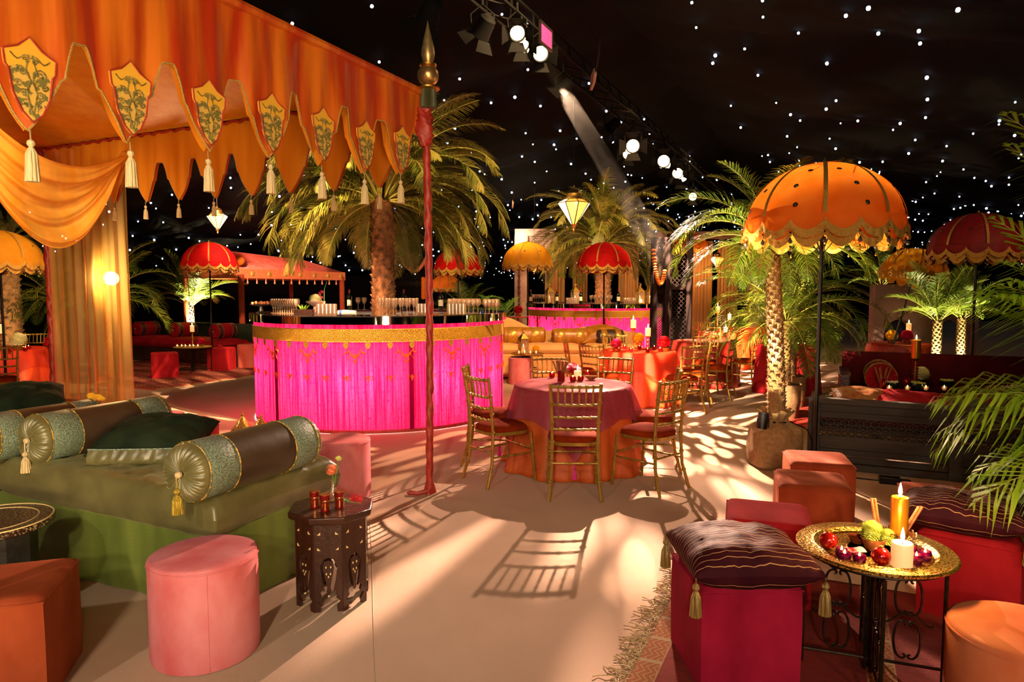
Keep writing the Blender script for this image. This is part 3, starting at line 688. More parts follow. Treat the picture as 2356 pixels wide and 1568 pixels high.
for s in (-1, 1):
    scr([(s*.075*t, .085+.012*sin(t*7)) for t in [k/6 for k in range(7)]])
    for cx, cz, r in ((.035, .03, .022), (.05, -.02, .016), (.03, -.055, .018), (.016, .075, .014), (.022, -.1, .012)):
        scr([(s*(cx+r*(1-k/14)*cos(k*.75)), cz+r*(1-k/14)*sin(k*.75)) for k in range(12)])
    scr([(s*.006, .1), (s*.02, .04), (s*.004, 0), (s*.02, -.05), (0, -.14)])
embm = mb.mesh('embroidery', mat('embroidery', '#5c5020', '#a89858', rough=.4, metal=.4, ns=60))
mb = tassel_mb(.135, .026, cord=.035, n=12); mb2 = tassel_mb(.10, .022, cord=.03)
tsl = mb.mesh('tassel', M_['silver_tassel']); tsl_s = mb2.mesh('tassel', M_['silver_tassel'])
ra = atan2(-U.y, -U.x)+pi
for i, c in enumerate(cen):
    p = C0-U*c; zt = interp(tips, c); nrm = Vector((U.y, -U.x, 0)); q = p+nrm*.028
    m_ = link('embroidered_shield', shield, cn, (q.x, q.y, zt+.19), (0, 0, ra)); link('shield_cord', shcord, m_); link('plain_cap', shcap, m_); link('embroidery', embm, m_)
    link('tassel', tsl, cn, (p.x+nrm.x*.01, p.y+nrm.y*.01, zt))
# side away from the viewer, seen from inside
cen2 = [.42+.47*i for i in range(10)]
def z2(x, y, s): p = C0+V*s; return A(x, y, p.y).z
tips2 = [(0, 2.46), (.42, 2.47), (3.7, 2.52), (5.4, 2.52)]; notch2 = [(0, 2.9), (5.4, 2.86)]
mb, edge2 = valance_mb(C0, V, 0, 4.87, cen2, tips2, notch2, .013, seed=9); obj('valance', mb, M_['amber_silk'], cn, ang=0)
mb, _ = valance_mb(C0, V, 0, 4.87, cen2, tips2, notch2, .009, -.03, seed=9); obj('valance_lining', mb, M_['orange_silk'], cn, ang=0)
mb = MB(); mb.tube(edge2, .004, 5); obj('gold_cord', mb, CORD, cn)
for c in cen2:
    p = C0+V*c; link('tassel', tsl_s, cn, (p.x, p.y, interp(tips2, c)))
CL = C0+V*4.87
mb, edge3 = valance_mb(CL, -U, 0, 2.3, [.25+.47*i for i in range(5)], [(0, 2.5), (3, 2.5)], [(0, 2.88), (3, 2.88)], .012, seed=4); obj('valance', mb, M_['orange_silk'], cn, ang=0)
for i in range(5):
    p = CL-U*(.25+.47*i); link('tassel', tsl_s, cn, (p.x, p.y, 2.5))
mb = MB()
def roof(i, j):
    p = C0-U*(3.7*i)+V*(4.87*j); e = min(i*3.7, (1-i)*3.7, j*4.87, (1-j)*4.87)
    return (p.x, p.y, ZT-.015+.22*min(e, 1.6)+.012*sin(j*40)*sin(i*9))
mb.grid(roof, 40, 60); obj('roof_cloth', mb, M_['amber_silk'], cn, ang=0, solid=.006)
mb = MB(); mb.tube([C0+V*(.06*k)+Vector((.0, 0, ZT-.03+.012*sin(k*2.3)))-U*.02 for k in range(81)], .014, 6); obj('rope_edge', mb, M_['rope_red'], cn)
def wrapped(name, P, h, r, lab=None):
    mb = MB()
    def f(i, j):
        a = 2*pi*i; rr = r*(1+.10*sin(2*a+j*h*38)+.06*sin(3*a+j*h*30)+.035*sin(8*a+j*h*46)+.02*sin(j*70)); b = max(0, 1-j*h/.12); tp = max(0, (j*h-h+.3)/.3)
        rr *= 1+.9*b*(.6+.3*sin(3*a))+.55*tp*(.5+.5*sin(2*a+j*60))
        return (P.x+rr*cos(a)+.012*sin(j*h*1.1), P.y+rr*sin(a), h*j)
    mb.grid(f, 18, 260, cu=True); return obj(name, mb, M_['rope_red'], cn, ang=0)
wrapped('pole', Vector((C0.x+.03, C0.y-.02, 0)), 3.14, .029)
wrapped('pole', CL, 3.14, .035)
mb = MB(); mb.tube([(C0.x+.03, C0.y-.05, .03), (C0.x-.06, C0.y-.09, .018), (C0.x-.12, C0.y-.08, .022), (C0.x-.14, C0.y-.05, .014)], [.02, .016, .02, .012], 8); obj('cloth_tail', mb, M_['rope_red'], cn)
mb = MB()
def knot(i, j):
    a = 2*pi*i; r = .035+.03*sin(pi*j)+.012*sin(3*a+9*j)+.010*sin(8*a+26*j)+.006*sin(13*a-40*j); return (C0.x+.02+r*cos(a)-.05*(j**2)*.3, C0.y-.03+r*.7*sin(a), 2.76+.30*j)
mb.grid(knot, 16, 20, cu=True); obj('gathered_cloth', mb, M_['rope_red'], cn, ang=0)
# spire
f = thing('pole_finial', 'gold spire finial with a ball and dark tassel skirt on the canopy corner', 'finial', (C0.x+.05, C0.y-.03, 3.13))
zs = lambda py: A(980, py, C0.y).z-3.13
mb = MB(); mb.lathe([(.03, zs(150)), (.046, zs(140)), (.054, zs(128)), (.048, zs(112)), (.03, zs(88)), (.0, zs(50))], 20); obj('spike', mb, mat('aged_silver_gold', '#c8b080', '#a88850', rough=.38, metal=.8, ns=20), f)
mb = MB(); mb.ball((0, 0, zs(176)), .083, 20, 12); obj('ball', mb, mat('aged_gold', '#d8b070', '#b0804c', rough=.3, metal=.85, ns=12), f)
for y0, r in ((153, .066), (206, .09)):
    mb = MB(); mb.lathe([(r*.6, zs(y0)+.012), (r, zs(y0)+.006), (r, zs(y0)-.006), (r*.6, zs(y0)-.014)], 20); obj('collar', mb, M_['brassplain'], f)
mb = MB(); mb.lathe([(.055, zs(208)), (.06, zs(250)), (.05, zs(252))], 40, rf=lambda r, z, a: r*(1+.08*cos(20*a))); obj('tassel_skirt', mb, mat('black_fringe', '#2e3018', '#4c4c28', rough=.5, ns=60, nstretch=(1, 1, .1)), f)
mb = MB(); mb.tube([(0, 0, 0), (0, 0, zs(205))], .02, 8); obj('stem', mb, M_['brassplain'], f)

# sheer curtain at the far left pole and the swag
def curtain(name, P0, P1, zt, zb, nf, amp, m, lab, bulge=0, seed=1, nu=None, flare=.0, cat='curtain', fold2=.4, solid=0):
    d = (P1-P0); L_ = d.length; d = d.normalized(); n = Vector((-d.y, d.x, 0)); rr = random.Random(seed); ph = rr.uniform(0, 6)
    def f(i, j):
        s = i*L_; e = (1+flare*j); s = (s-L_/2)*e+L_/2
        o = amp*(.5+.5*j)*(sin(nf*2*pi*i+ph+.6*sin(3*j))+fold2*sin(nf*4.7*pi*i+1+2*j))+bulge*sin(pi*j)
        p = P0+d*s+n*o; return (p.x, p.y, zt+(zb-zt)*j)
    mb = MB(); mb.grid(f, nu or int(nf*22), 14); o = obj(name, mb, m, ang=0)
    if lab: tag(o, lab, cat)
    return o
pa, pb = C0+V*3.55, C0+V*4.80
curtain('sheer_curtain', pa+U*.04, pa+V*.72+U*.03, 3.12, .02, 4, .03, M_['amber_sheer'], 'translucent amber curtain falling to the floor at the left pole, right panel', flare=.06)
curtain('sheer_curtain', pa+V*.62, pb, 3.12, .02, 3, .03, M_['amber_sheer'], 'translucent amber curtain panel behind the right one, nearest the wrapped red pole', flare=-.1, seed=4)
def swag(Pa, Pb, dip, wid, lab, m, seed=0, ga=.1):
    mb = MB()
    def f(i, j):
        p = Pa.lerp(Pb, i); g = sin(pi*min(1, max(0, i)))**.6
        sagv = dip*(1-(2*i-1)**2)*(.35+.65*j); lift = wid*j*g
        z = p.z-sagv-.15*j*(1-g)*0
        fold = .03*sin(j*26+seed+2*i)*g+.012*sin(j*61)
        n = (Pb-Pa).cross(Vector((0, 0, 1))).normalized()
        return p+n*(fold+.12*g*sin(pi*j)+ga*(1-g)*(j-.5))+Vector((0, 0, -sagv+fold*.6))
    mb.grid(f, 60, 44); return tag(obj('swag_drape', mb, m, ang=0), lab, 'drape')
swag(A(292, 352, (C0+V*3.65).y-.1), A(-160, 120, 4.9), 1.15, .5, 'amber satin swag looping down from the canopy edge at the far left', M_['swag'])
swag(A(290, 350, (C0+V*3.6).y-.16), A(110, 372, (C0+V*4.87).y-.25), .42, .4, 'small pleated amber swag tied over the sheer curtain top', M_['swag'], 2)

# ------------------------------------------------------------ green daybed
DC = Vector((-1.49, 3.34, 0)); DA = UA    # local x along U (short side), y along V (long side)
DM = Matrix.Translation(DC) @ Matrix.Rotation(DA, 4, 'Z')
def D3(x, y, z=0): return DM @ Vector((x, y, z))
db = thing('daybed', 'long low daybed wrapped in moss green silk, in the left foreground', 'daybed', DC, DA)
mb = MB(); mb.box((.42, 1.75, .2), (.80, 3.46, .39)); obj('base', mb, M_['green_silk'], db)
def skirt(i, j):
    per = [(0, 3.5), (0, 0), (.86, 0), (.86, 3.5)]
    ln = [3.5, .86, 3.5]; d = i*sum(ln); k = 0
    while k < 2 and d > ln[k]: d -= ln[k]; k += 1
    a, b = per[k], per[k+1]; t = d/ln[k]; x, y = a[0]+(b[0]-a[0])*t, a[1]+(b[1]-a[1])*t
    cx, cy_ = .43, 1.75; o = .012*sin(i*47)*j+.006*sin(i*160+j*3)+.01*j+.008*sin(j*14+i*9)*(j > .6)
    nx, ny = ((-1, 0), (0, -1), (1, 0))[k]
    return (x+nx*o, y+ny*o, .415-.412*j)
mb = MB(); mb.grid(skirt, 240, 18); obj('skirt', mb, M_['green_silk'], db, ang=0)
def pillow(lx, ly, h, p=3.0, wr=.01, seed=0, nx=34, ny=34, flat=.5, q=.55):
    mb = MB()
    def f(sgn):
        def g(i, j):
            u, v = 2*i-1, 2*j-1
            u = sin(u*pi/2)*.6+u*.4; v = sin(v*pi/2)*.6+v*.4
            e = max(0, (1-abs(u)**p))**q*max(0, (1-abs(v)**p))**q
            n = mnoise.noise(Vector((u*lx*5, v*ly*5, seed)))*wr*2+mnoise.noise(Vector((u*lx*14, v*ly*14, seed+4)))*wr
            ed = 1-max(abs(u), abs(v)); n += wr*.8*sin((u*lx if abs(v) > abs(u) else v*ly)*60+seed)*max(0, 1-ed*5)*min(1, ed*12)
            pin = 1-.05*(1-abs(u)**1.5)*(abs(v)**6)*0; k = 1-.045*(1-v*v)*abs(u)**4; k2 = 1-.045*(1-u*u)*abs(v)**4
            z = sgn*(h/2)*e*(1 if sgn > 0 else flat/.5*.5+.5 if flat < .5 else 1)+n*min(1, e*3)*(1 if sgn > 0 else .3)
            return (u*lx/2*k, v*ly/2*k2, z)
        return g
    mb.grid(f(1), nx, ny); b = len(mb.v); mb.grid(f(-1), nx, ny)
    mb.f = mb.f[:nx*ny]+[tuple(reversed(q_)) for q_ in mb.f[nx*ny:]]; return mb
def mattress(x, y, z, lx, ly, h, lab, seed):
    mb = pillow(lx, ly, h, 16, .007, seed, 44, 64, q=.3)
    o = obj('mattress', mb, M_['olive_satin'], loc=D3(x, y, z), rot=DA, ang=0); return tag(o, lab, 'mattress', 'daybed mattresses')
mattress(.42, .86, .515, .95, 1.86, .25, 'olive satin mattress on the near end of the green daybed', 1)
mattress(.42, 2.70, .515, .95, 1.80, .25, 'olive satin mattress at the far left end of the green daybed', 5)
def bolster(P, Q, r, label, col='brown_satin', band='brocade', end='olive_satin', tass=True, grp='bolsters on the green daybed', bands=(.16, .84), tm='gold_tassel'):
    P, Q = Vector(P), Vector(Q); L_ = (Q-P).length; az = atan2(Q.y-P.y, Q.x-P.x)
    t = thing('bolster', label, 'bolster', P, az, grp)
    Mx = Matrix.Rotation(pi/2, 4, 'Y')    # lathe axis -> x
    b0, b1 = bands
    mb = MB(); mb.lathe([(r*.975, L_*.05), (r, L_*.12), (r*1.01, L_*.5), (r, L_*.88), (r*.975, L_*.95)], 36, Mx); obj('body', mb, M_[col], t, ang=60)
    w = .085*L_/.8
    for c in (b0, b1):
        mb = MB(); mb.lathe([(r*1.0, L_*c-w), (r*1.018, L_*c-w+.004), (r*1.02, L_*c+w-.004), (r*1.0, L_*c+w)], 40, Mx); bd = obj('brocade_band', mb, M_[band], t, ang=60)
        for s in (-1, 1):
            mb = MB(); mb.tube([(L_*c+s*w, r*1.022*cos(2*pi*k/40), r*1.022*sin(2*pi*k/40)) for k in range(40)], .0035, 5, closed=True); obj('piping', mb, M_['gold_cloth'], bd)
    for s in (0, 1):
        def f(i, j, s=s):
            a = 2*pi*i; rr = r*(.985, .99, .9, .7, .45, .2, .05)[round(j*6)]; x = (.05*L_, .03*L_, .0, -.018, -.022, -.012, .004)[round(j*6)]
            x += (.007*abs(sin(13*a+1.5*sin(3*a)))+.005*sin(31*a+2*sin(5*a)))*(0, .3, .8, 1, .9, .5, 0)[round(j*6)]
            return ((x if s == 0 else L_-x), rr*cos(a)*(1 if s == 0 else -1), rr*sin(a))
        mb = MB(); mb.grid(f, 180, 6, cu=True); obj('gathered_end', mb, M_[end], t, ang=0)
    mb = MB(); mb.ball((-.018, 0, 0), .018, 10, 8); obj('button', mb, M_['silver_tassel'], t)
    if tass:
        tb = tassel_mb(.09 if tass is True else tass, .026, cord=.055, at=(-.03, 0, -.005), n=14); obj('tassel', tb, M_[tm], t)
    return t
bolster(G(418, 1090, .765), G(418, 1090, .765)+U*.84, .145, 'brown satin bolster with teal brocade bands at the near corner of the daybed')
bolster(G(69, 1012, .765), G(69, 1012, .765)+U*.86, .145, 'brown satin bolster with a pale tassel, second from the near corner of the daybed', tm='silver_tassel', end='olive_satin')
bolster(G(-22, 1014, .765)+V*.10, G(-22, 1014, .765)+V*.1+U*.7, .142, 'olive bolster cut off by the left picture edge on the daybed', tass=False)
def cushion(loc, rz, lx, ly, h, m, label, rx=0, ry=0, p=2.6, grp=None, extra=None, wr=.008, seed=2):
    t = thing('cushion', label, 'cushion', loc, 0, grp); t.rotation_euler = (rx, ry, rz)
    obj('cover', pillow(lx, ly, h, p, wr, seed), m, t, ang=0)
    if extra: extra(t, lx, ly, h)
    return t
def c1x(t, lx, ly, h):
    mb = MB(); mb.tube([(-lx/2+.03, -ly/2+.012, .036), (-lx/4, -ly/2+.0, .038), (lx/4, -ly/2+.0, .038), (lx/2-.03, -ly/2+.012, .036)], .006, 5); obj('silver_piping', mb, M_['brocade'], t)
    mb = MB()
    mb.grid(lambda i, j: (-lx/2+.03+(lx-.06)*i, -ly/2+.012-.035*sin(pi*j)-.012*sin(pi*i)+.012*mnoise.noise(Vector((i*16+j*2.5, j*2, 3))), .035-.115*j), 160, 8); obj('satin_border', mb, M_['olive_satin'], t, ang=0)
p = D3(.44, .99, .735)
cushion(p, DA-radians(60), .60, .54, .24, M_['dark_velvet'], 'dark green velvet cushion with a satin border between two bolsters', rx=radians(10), extra=c1x)
cushion(D3(.78, 2.9, .80), DA-.5, .5, .5, .2, M_['dark_velvet'], 'nearly black green cushion at the far left edge behind the bolsters', rx=.25)

# ------------------------------------------------------------ velvet stools
def cube_stool(c, s, h, rz, m, label, grp='velvet cube stools', z0=0):
    t = thing('cube_stool', label, 'stool', (c[0], c[1], z0), rz, grp)
    mb = MB()
    def f(i, j):
        k = i*4 % 4; e = int(k) % 4; u = k-int(k); a = s/2*(1+.012*sin(pi*j))
        q = [(-1, -1), (1, -1), (1, 1), (-1, 1)]; x = q[e][0]+(q[(e+1) % 4][0]-q[e][0])*u; y = q[e][1]+(q[(e+1) % 4][1]-q[e][1])*u
        o = .004*sin(i*40+j*5)*sin(pi*j); return (x*a*(1+o), y*a*(1+o), .004+(h-.03)*j)
    mb.grid(f, 32, 8, cu=True); obj('body', mb, m, t, ang=50)
    def g(i, j):
        u, v = 2*i-1, 2*j-1; z = h-.03+.03*(max(0, 1-abs(u)**10)*max(0, 1-abs(v)**10))**.5-.008*(1-u*u)*(1-v*v)
        return (u*s/2*1.005, v*s/2*1.005, z)
    mb = MB(); mb.grid(g, 24, 24); obj('top', mb, m, t, ang=0)
    mb = MB(); k = s/2*1.01; mb.tube([(-k, -k, h-.03), (k, -k, h-.03), (k, k, h-.03), (-k, k, h-.03)], .0045, 5, closed=True); obj('piping', mb, m, t)
    return t
def drum_stool(c, r, h, m, label, grp='round velvet stools', z0=0):
    t = thing('round_stool', label, 'stool', (c[0], c[1], z0), 0, grp)
    mb = MB(); mb.lathe([(r*.985, .004), (r*1.0, .03), (r*1.0, h-.03), (r*.99, h-.014)], 56, rf=lambda q, z, a: q*(1+.003*sin(9*a+z*7))); obj('body', mb, m, t, ang=60)
    mb = MB(); mb.lathe([(r*.995, h-.022), (r*.985, h-.006), (r*.93, h), (r*.6, h-.004), (0, h-.006)], 56); obj('top', mb, m, t, ang=60)
    mb = MB(); mb.tube([(r*cos(2*pi*k/48), r*sin(2*pi*k/48), h-.02) for k in range(48)], .004, 5, closed=True); obj('piping', mb, m, t)
    mb = MB(); mb.tube([(r*1.002*cos(-1.1), r*1.002*sin(-1.1), .01), (r*1.002*cos(-1.1), r*1.002*sin(-1.1), h-.02)], .002, 4); obj('seam', mb, m, t)
    return t
drum_stool((-1.40, 3.02), .232, .46, M_['pink_velvet'], 'round dusty pink velvet stool in front of the green daybed')
drum_stool(G(788, 1140, .0)+Vector((0, 0, 0)), .225, .47, M_['pink_velvet'], 'round rose velvet stool behind the octagonal inlaid table')
drum_stool((-2.86, 6.02), .225, .45, M_['red_velvet'], 'round coral red stool just behind the daybed bolsters')
drum_stool((-3.42, 6.55), .225, .45, M_['pink_velvet'], 'round pale pink stool behind the daybed, left of the coral red stool')
drum_stool(G(1197, 882), .21, .47, M_['pink_velvet'], 'round pink stool between the pink bar and the cream sofa')
drum_stool((1.80, 2.31), .238, .46, M_['peach_velvet'], 'round peach velvet stool in the bottom right corner')
cube_stool((-2.10, 2.72), .44, .46, radians(17), M_['orange_velvet'], 'burnt orange cube stool in the bottom left corner')
cube_stool((.965, 2.895), .415, .45, .06, M_['crimson_velvet'], 'crimson cube stool under the striped plum cushion, right foreground')
cube_stool((1.39, 3.64), .42, .45, -.32, M_['red_velvet'], 'bright red cube stool behind the crimson stool, without cushion')
cube_stool((1.92, 4.30), .42, .45, -.30, M_['orange_velvet'], 'rust orange cube stool, nearer of the two orange ones by the sack')
cube_stool((2.21, 4.86), .42, .45, -.26, M_['orange_velvet'], 'rust orange cube stool, farther one, against the carved bench')
cube_stool((2.36, 3.40), .42, .45, -.72, M_['red_velvet'], 'deep red cube stool under the right-hand plum cushion')
cube_stool((2.56, 3.98), .42, .45, -.4, M_['orange_velvet'], 'orange cube stool behind the gold candle, half hidden by the right cushion')
STRIPE = mat('plum_striped', '#34101a', '#42181e', rough=.7, spec=.06, ns=5, bump=.2, bs=9)
def add_stripes(m, per=.024, col='#c09060', wd=.05):
    nt = m.node_tree; N = nt.nodes; L = nt.links; b = N['Principled BSDF']; tc = N.new('ShaderNodeTexCoord'); sp = N.new('ShaderNodeSeparateXYZ'); L.new(tc.outputs['Object'], sp.inputs[0])
    nz = N.new('ShaderNodeTexNoise'); nz.inputs['Scale'].default_value = 5; L.new(tc.outputs['Object'], nz.inputs[0])
    ma = N.new('ShaderNodeMath'); ma.operation = 'MULTIPLY_ADD'; ma.inputs[1].default_value = .02; L.new(nz.outputs[0], ma.inputs[0]); L.new(sp.outputs[1], ma.inputs[2])
    pp = N.new('ShaderNodeMath'); pp.operation = 'PINGPONG'; pp.inputs[1].default_value = per/2; L.new(ma.outputs[0], pp.inputs[0])
    lt = N.new('ShaderNodeMath'); lt.operation = 'LESS_THAN'; lt.inputs[1].default_value = per*wd; L.new(pp.outputs[0], lt.inputs[0])
    mx = N.new('ShaderNodeMix'); mx.data_type = 'RGBA'; src = N[m['cn']].outputs[2]; L.new(lt.outputs[0], mx.inputs[0]); L.new(src, mx.inputs[6]); mx.inputs[7].default_value = lin(col); L.new(mx.outputs[2], b.inputs['Base Color'])
add_stripes(STRIPE)
def ctas(t, lx, ly, h):
    tb = tassel_mb(.1, .024, cord=.02, n=10); me = tb.mesh('tassel', mat('pale_gold_tassel', '#c8b070', '#8a7434', rough=.35, metal=.5, ns=120, nstretch=(1, 1, .05), bump=.8, bs=160, bstretch=(1, 1, .03)))
    inv = t.rotation_euler.to_matrix().inverted()
    for a, b in ((-1, -1), (1, -1), (1, 1), (-1, 1)):
        o = link('tassel', me, t, (a*lx/2*.98, b*ly/2*.98, -.0)); o.rotation_euler = inv.to_euler()
cushion((.985, 2.88, .505), .02, .53, .50, .20, STRIPE, 'plum cushion with thin gold stripes and tassels on the crimson cube, right foreground', p=3.4, extra=ctas, wr=.008, grp='striped plum cushions')
cushion((2.30, 3.42, .515), -.62, .56, .50, .20, STRIPE, 'plum cushion with thin gold stripes at the right edge behind the brass tray', p=2.6, extra=ctas, wr=.01, seed=8, grp='striped plum cushions', rx=-.06)

# ------------------------------------------------------------ octagonal inlaid table
OC = G(763, 1162, .5); ot = thing('octagonal_table', 'dark carved octagonal side table with bone inlay and cut-out legs', 'side table', (OC.x, OC.y, 0), radians(8), 'inlaid wooden side tables')
def oct_r(R, z): return [(R*cos(pi/8+k*pi/4), R*sin(pi/8+k*pi/4), z) for k in range(8)]
def octs(levels, mb):
    vs = []; [vs.extend(oct_r(R, z)) for R, z in levels]; n = len(levels)
    mb.add(vs, [(i*8+j, i*8+(j+1) % 8, (i+1)*8+(j+1) % 8, (i+1)*8+j) for i in range(n-1) for j in range(8)]+[tuple(reversed(range(8))), tuple(range((n-1)*8, n*8))]); return mb
obj('top', octs([(.2, .455), (.222, .465), (.228, .48), (.228, .497), (.222, .502)], MB()), M_['dkwood'], ot, bevel=.002)
Rp = .172; wd = 2*Rp*tan(pi/8); ho = wd/2
half = [(ho, .455), (ho, .0), (ho*.62, .0), (ho*.55, .03), (ho*.82, .055), (ho*.5, .075), (ho*.62, .1), (ho*.42, .115), (ho*.3, .105), (ho*.5, .17), (ho*.62, .235), (ho*.35, .275), (0, .285)]
panel = half+[(-x, z) for x, z in reversed(half[:-1])]
mb = MB(); mb.prism(panel, .014); pme = mb.mesh('side_panel', M_['dkwood'])
mb = MB(); dr = [(0, .09), (.012, .11), (.008, .125), (ho*.22, .17), (ho*.38, .225), (ho*.3, .262), (0, .27)]; mb.prism(dr+[(-x, z) for x, z in reversed(dr[1:-1])], .012); mb.m = 0; dme = mb.mesh('drop', M_['dkwood'])
mb = MB()
for x, z, s in ((.045, .33, 1), (-.045, .33, 1), (.045, .41, -1), (-.045, .41, -1)): mb.prism([(x-.008, z-.006), (x+.008, z-.006), (x+(.008 if x > 0 else -.008)*s, z+.008)], .003, T(0, -.008, 0))
for x, z, s in ((-.012, .235, .6), (.012, .235, -.6), (-.01, .2, .6), (.01, .2, -.6), (0, .185, 0)): mb.prism([(x-.004, z), (x, z-.007), (x+.004, z), (x, z+.007)], .003, T(0, -.008, 0))
mb.ball((0, -.006, .083), .006, 6, 4); ime = mb.mesh('inlay', M_['bone'])
mb = MB(); mb.tube([(0, 0, 0), (0, 0, .455)], .009, 6); fillet = mb.mesh('corner_strip', M_['dkwood'])
for k in range(8):
    a = k*pi/4; o = link('side_panel', pme, ot, (Rp*cos(a), Rp*sin(a), 0), a+pi/2); link('drop_ornament', dme, o); link('inlay', ime, o)
    b = a+pi/8; link('corner_strip', fillet, ot, (Rp/cos(pi/8)*cos(b), Rp/cos(pi/8)*sin(b), 0))
def tea_glass(p, label):
    t = thing('tea_glass', label, 'glass', p, 0, 'red tea glasses')
    mb = MB(); mb.lathe([(0, .003), (.021, .003), (.022, .0), (.0225, .05), (.026, .088), (.0245, .088), (.0215, .05), (.02, .01), (0, .008)], 20); obj('glass_body', mb, M_['redglass'], t)
    mb = MB(); mb.lathe([(.0262, .086), (.0262, .09), (.0245, .09)], 20)
    for k in range(10): a = 2*pi*k/10; mb.box((.0228*cos(a), .0228*sin(a), .028), (.002, .006, .036), rz=a)
    mb.lathe([(.0232, .05), (.024, .053), (.024, .058), (.0236, .06)], 20); obj('gold_pattern', mb, mat('gilt', '#e0a060', rough=.25, metal=1), t)
for px, py, lb in ((724, 1167, 'red and gold tea glass, left of the three on the octagonal table'), (748, 1175, 'red and gold tea glass, front middle of the three on the octagonal table'), (781, 1167, 'red and gold tea glass, right of the three on the octagonal table')):
    tea_glass(G(px, py, .503), lb)
def sprig_thing(name, label, loc, build, cat='flowers', rz=0, grp=None):
    t = thing(name, label, cat, loc, rz, grp); build(t); return t
def b1(t):
    mb = MB(); mb.lathe([(0, .002), (.024, .002), (.028, .03), (.018, .06), (.01, .075), (.01, .105), (.014, .11), (.012, .11), (.008, .1), (.008, .075), (.02, .035), (0, .008)], 20); obj('glass_vase', mb, M_['glass'], t)
    mb = MB(); mb.tube([(0, 0, .02), (.0, 0, .12), (-.005, 0, .165)], .003, 5); mb.tube([(.004, 0, .02), (.012, 0, .12), (.03, 0, .22)], .003, 5); obj('stem', mb, M_['green'], t)
    obj('dahlia', pompom(MB(), (-.005, -.005, .165), .034, 90), M_['coralf'], t)
    mb = MB(); flower_head(mb, Vector((.032, 0, .228)), .022, 12, .5, 3, .8); obj('daisy_bud', mb, M_['limef'], t)
sprig_thing('flower_vase', 'small bottle vase with a peach dahlia and a yellow bud on the octagonal table', G(767, 1150, .503), b1)
def b2(t):
    mb = MB()
    for k, (x, y, z) in enumerate(((0, 0, .035), (.035, .01, .03), (.02, -.02, .05))): flower_head(mb, Vector((x, y, z)), .028, 6, .7+k*.4, 2, .9)
    obj('petals', mb, M_['redf'], t)
    mb = MB(); flower_head(mb, Vector((-.03, 0, .025)), .028, 9, .2, 2, .6); mb.tube([(-.03, 0, .02), (.05, .02, .006)], .002, 4); obj('leaves', mb, M_['green'], t)
sprig_thing('red_lily', 'red gloriosa bloom lying on the lit corner of the octagonal table', G(810, 1162, .503), b2)

# round inlaid table at the left edge
rt = thing('round_inlaid_table', 'round carved inlaid table cut by the left edge, beside the green daybed', 'side table', (-2.60, 3.33, 0), 0, 'inlaid wooden side tables')
inl = mat('inlaid_wood', '#2a120a', '#8a7850', rough=.4, ns=90, lo=.54, hi=.58)
mb = MB(); mb.lathe([(0, .5), (.262, .5), (.27, .492), (.27, .47), (.25, .46), (0, .455)], 48); obj('top', mb, inl, rt, bevel=.002)
mb = MB(); mb.lathe([(.185, .46), (.19, .42), (.19, .02), (.2, .0)], 10); obj('body', mb, M_['greywood'], rt, ang=20)
mb = MB(); mb.tube([(.263*cos(2*pi*k/48), .263*sin(2*pi*k/48), .501) for k in range(48)], .004, 4, closed=True); mb.tube([(.2*cos(2*pi*k/48), .2*sin(2*pi*k/48), .501) for k in range(48)], .003, 4, closed=True); obj('inlay_ring', mb, M_['bone'], rt)

# low tables behind the daybed
cube_stool((-4.75, 6.95), .62, .49, UA, M_['orange_velvet'], 'low flat orange ottoman behind the daybed, left of the yellow gerberas')
drum_stool((-4.12, 6.62), .225, .455, M_['pink_velvet'], 'pale pink stool carrying the gerbera glass and candle behind the daybed')
pillar_candle(-4.28, 6.60, .452, .04, .05, 'squat white candle burning beside the yellow gerberas', power=1.2)
def b3(t):
    mb = MB(); mb.lathe([(0, .002), (.05, .002), (.055, .12), (.053, .12), (.047, .008), (0, .008)], 24); obj('glass_vase', mb, M_['glass'], t)
    mb = MB(); hs = ((-.03, 0, .17), (.03, .01, .155), (.075, -.02, .14), (.0, -.04, .15))
    for x, y, z in hs: mb.tube([(x*.3, y*.3, .01), (x, y, z)], .003, 5)
    obj('stems', mb, M_['green'], t)
    for x, y, z in hs: mb = MB(); flower_head(mb, Vector((x, y, z)), .045, 18, .4, 2, .3); obj('gerbera', mb, M_['yellow'], t)
sprig_thing('gerbera_vase', 'glass of yellow gerberas behind the daybed bolsters', (-4.06, 6.58, .452), b3)
def floor_lantern(x, y, h, label):
    t = thing('floor_lantern', label, 'lantern', (x, y, 0), 0, 'gold floor lanterns'); g = M_['brassplain']
    mb = MB(); mb.lathe([(0, 0), (.11, 0), (.11, .02), (.09, .04)], 8)
    for k in range(8): a = 2*pi*k/8; mb.tube([(.1*cos(a), .1*sin(a), .02), (.1*cos(a), .1*sin(a), h*.55)], .006, 4)
    obj('frame', mb, g, t)
    mb = MB(); mb.lathe([(.12, h*.55), (.115, h*.6), (.06, h*.72), (.03, h*.82), (.012, h*.86), (.018, h*.9), (.006, h*.93), (0, h)], 8); obj('pierced_roof', mb, M_['brass'], t)
    mb = MB(); mb.lathe([(.03, .03), (.03, .12), (0, .122)], 12); obj('wax', mb, M_['wax'], t)
floor_lantern(-2.60, 6.52, .50, 'gold pierced floor lantern tip rising behind the near bolster'); floor_lantern(-2.46, 6.62, .46, 'gold floor lantern tip, smaller one closest to the pink bar')
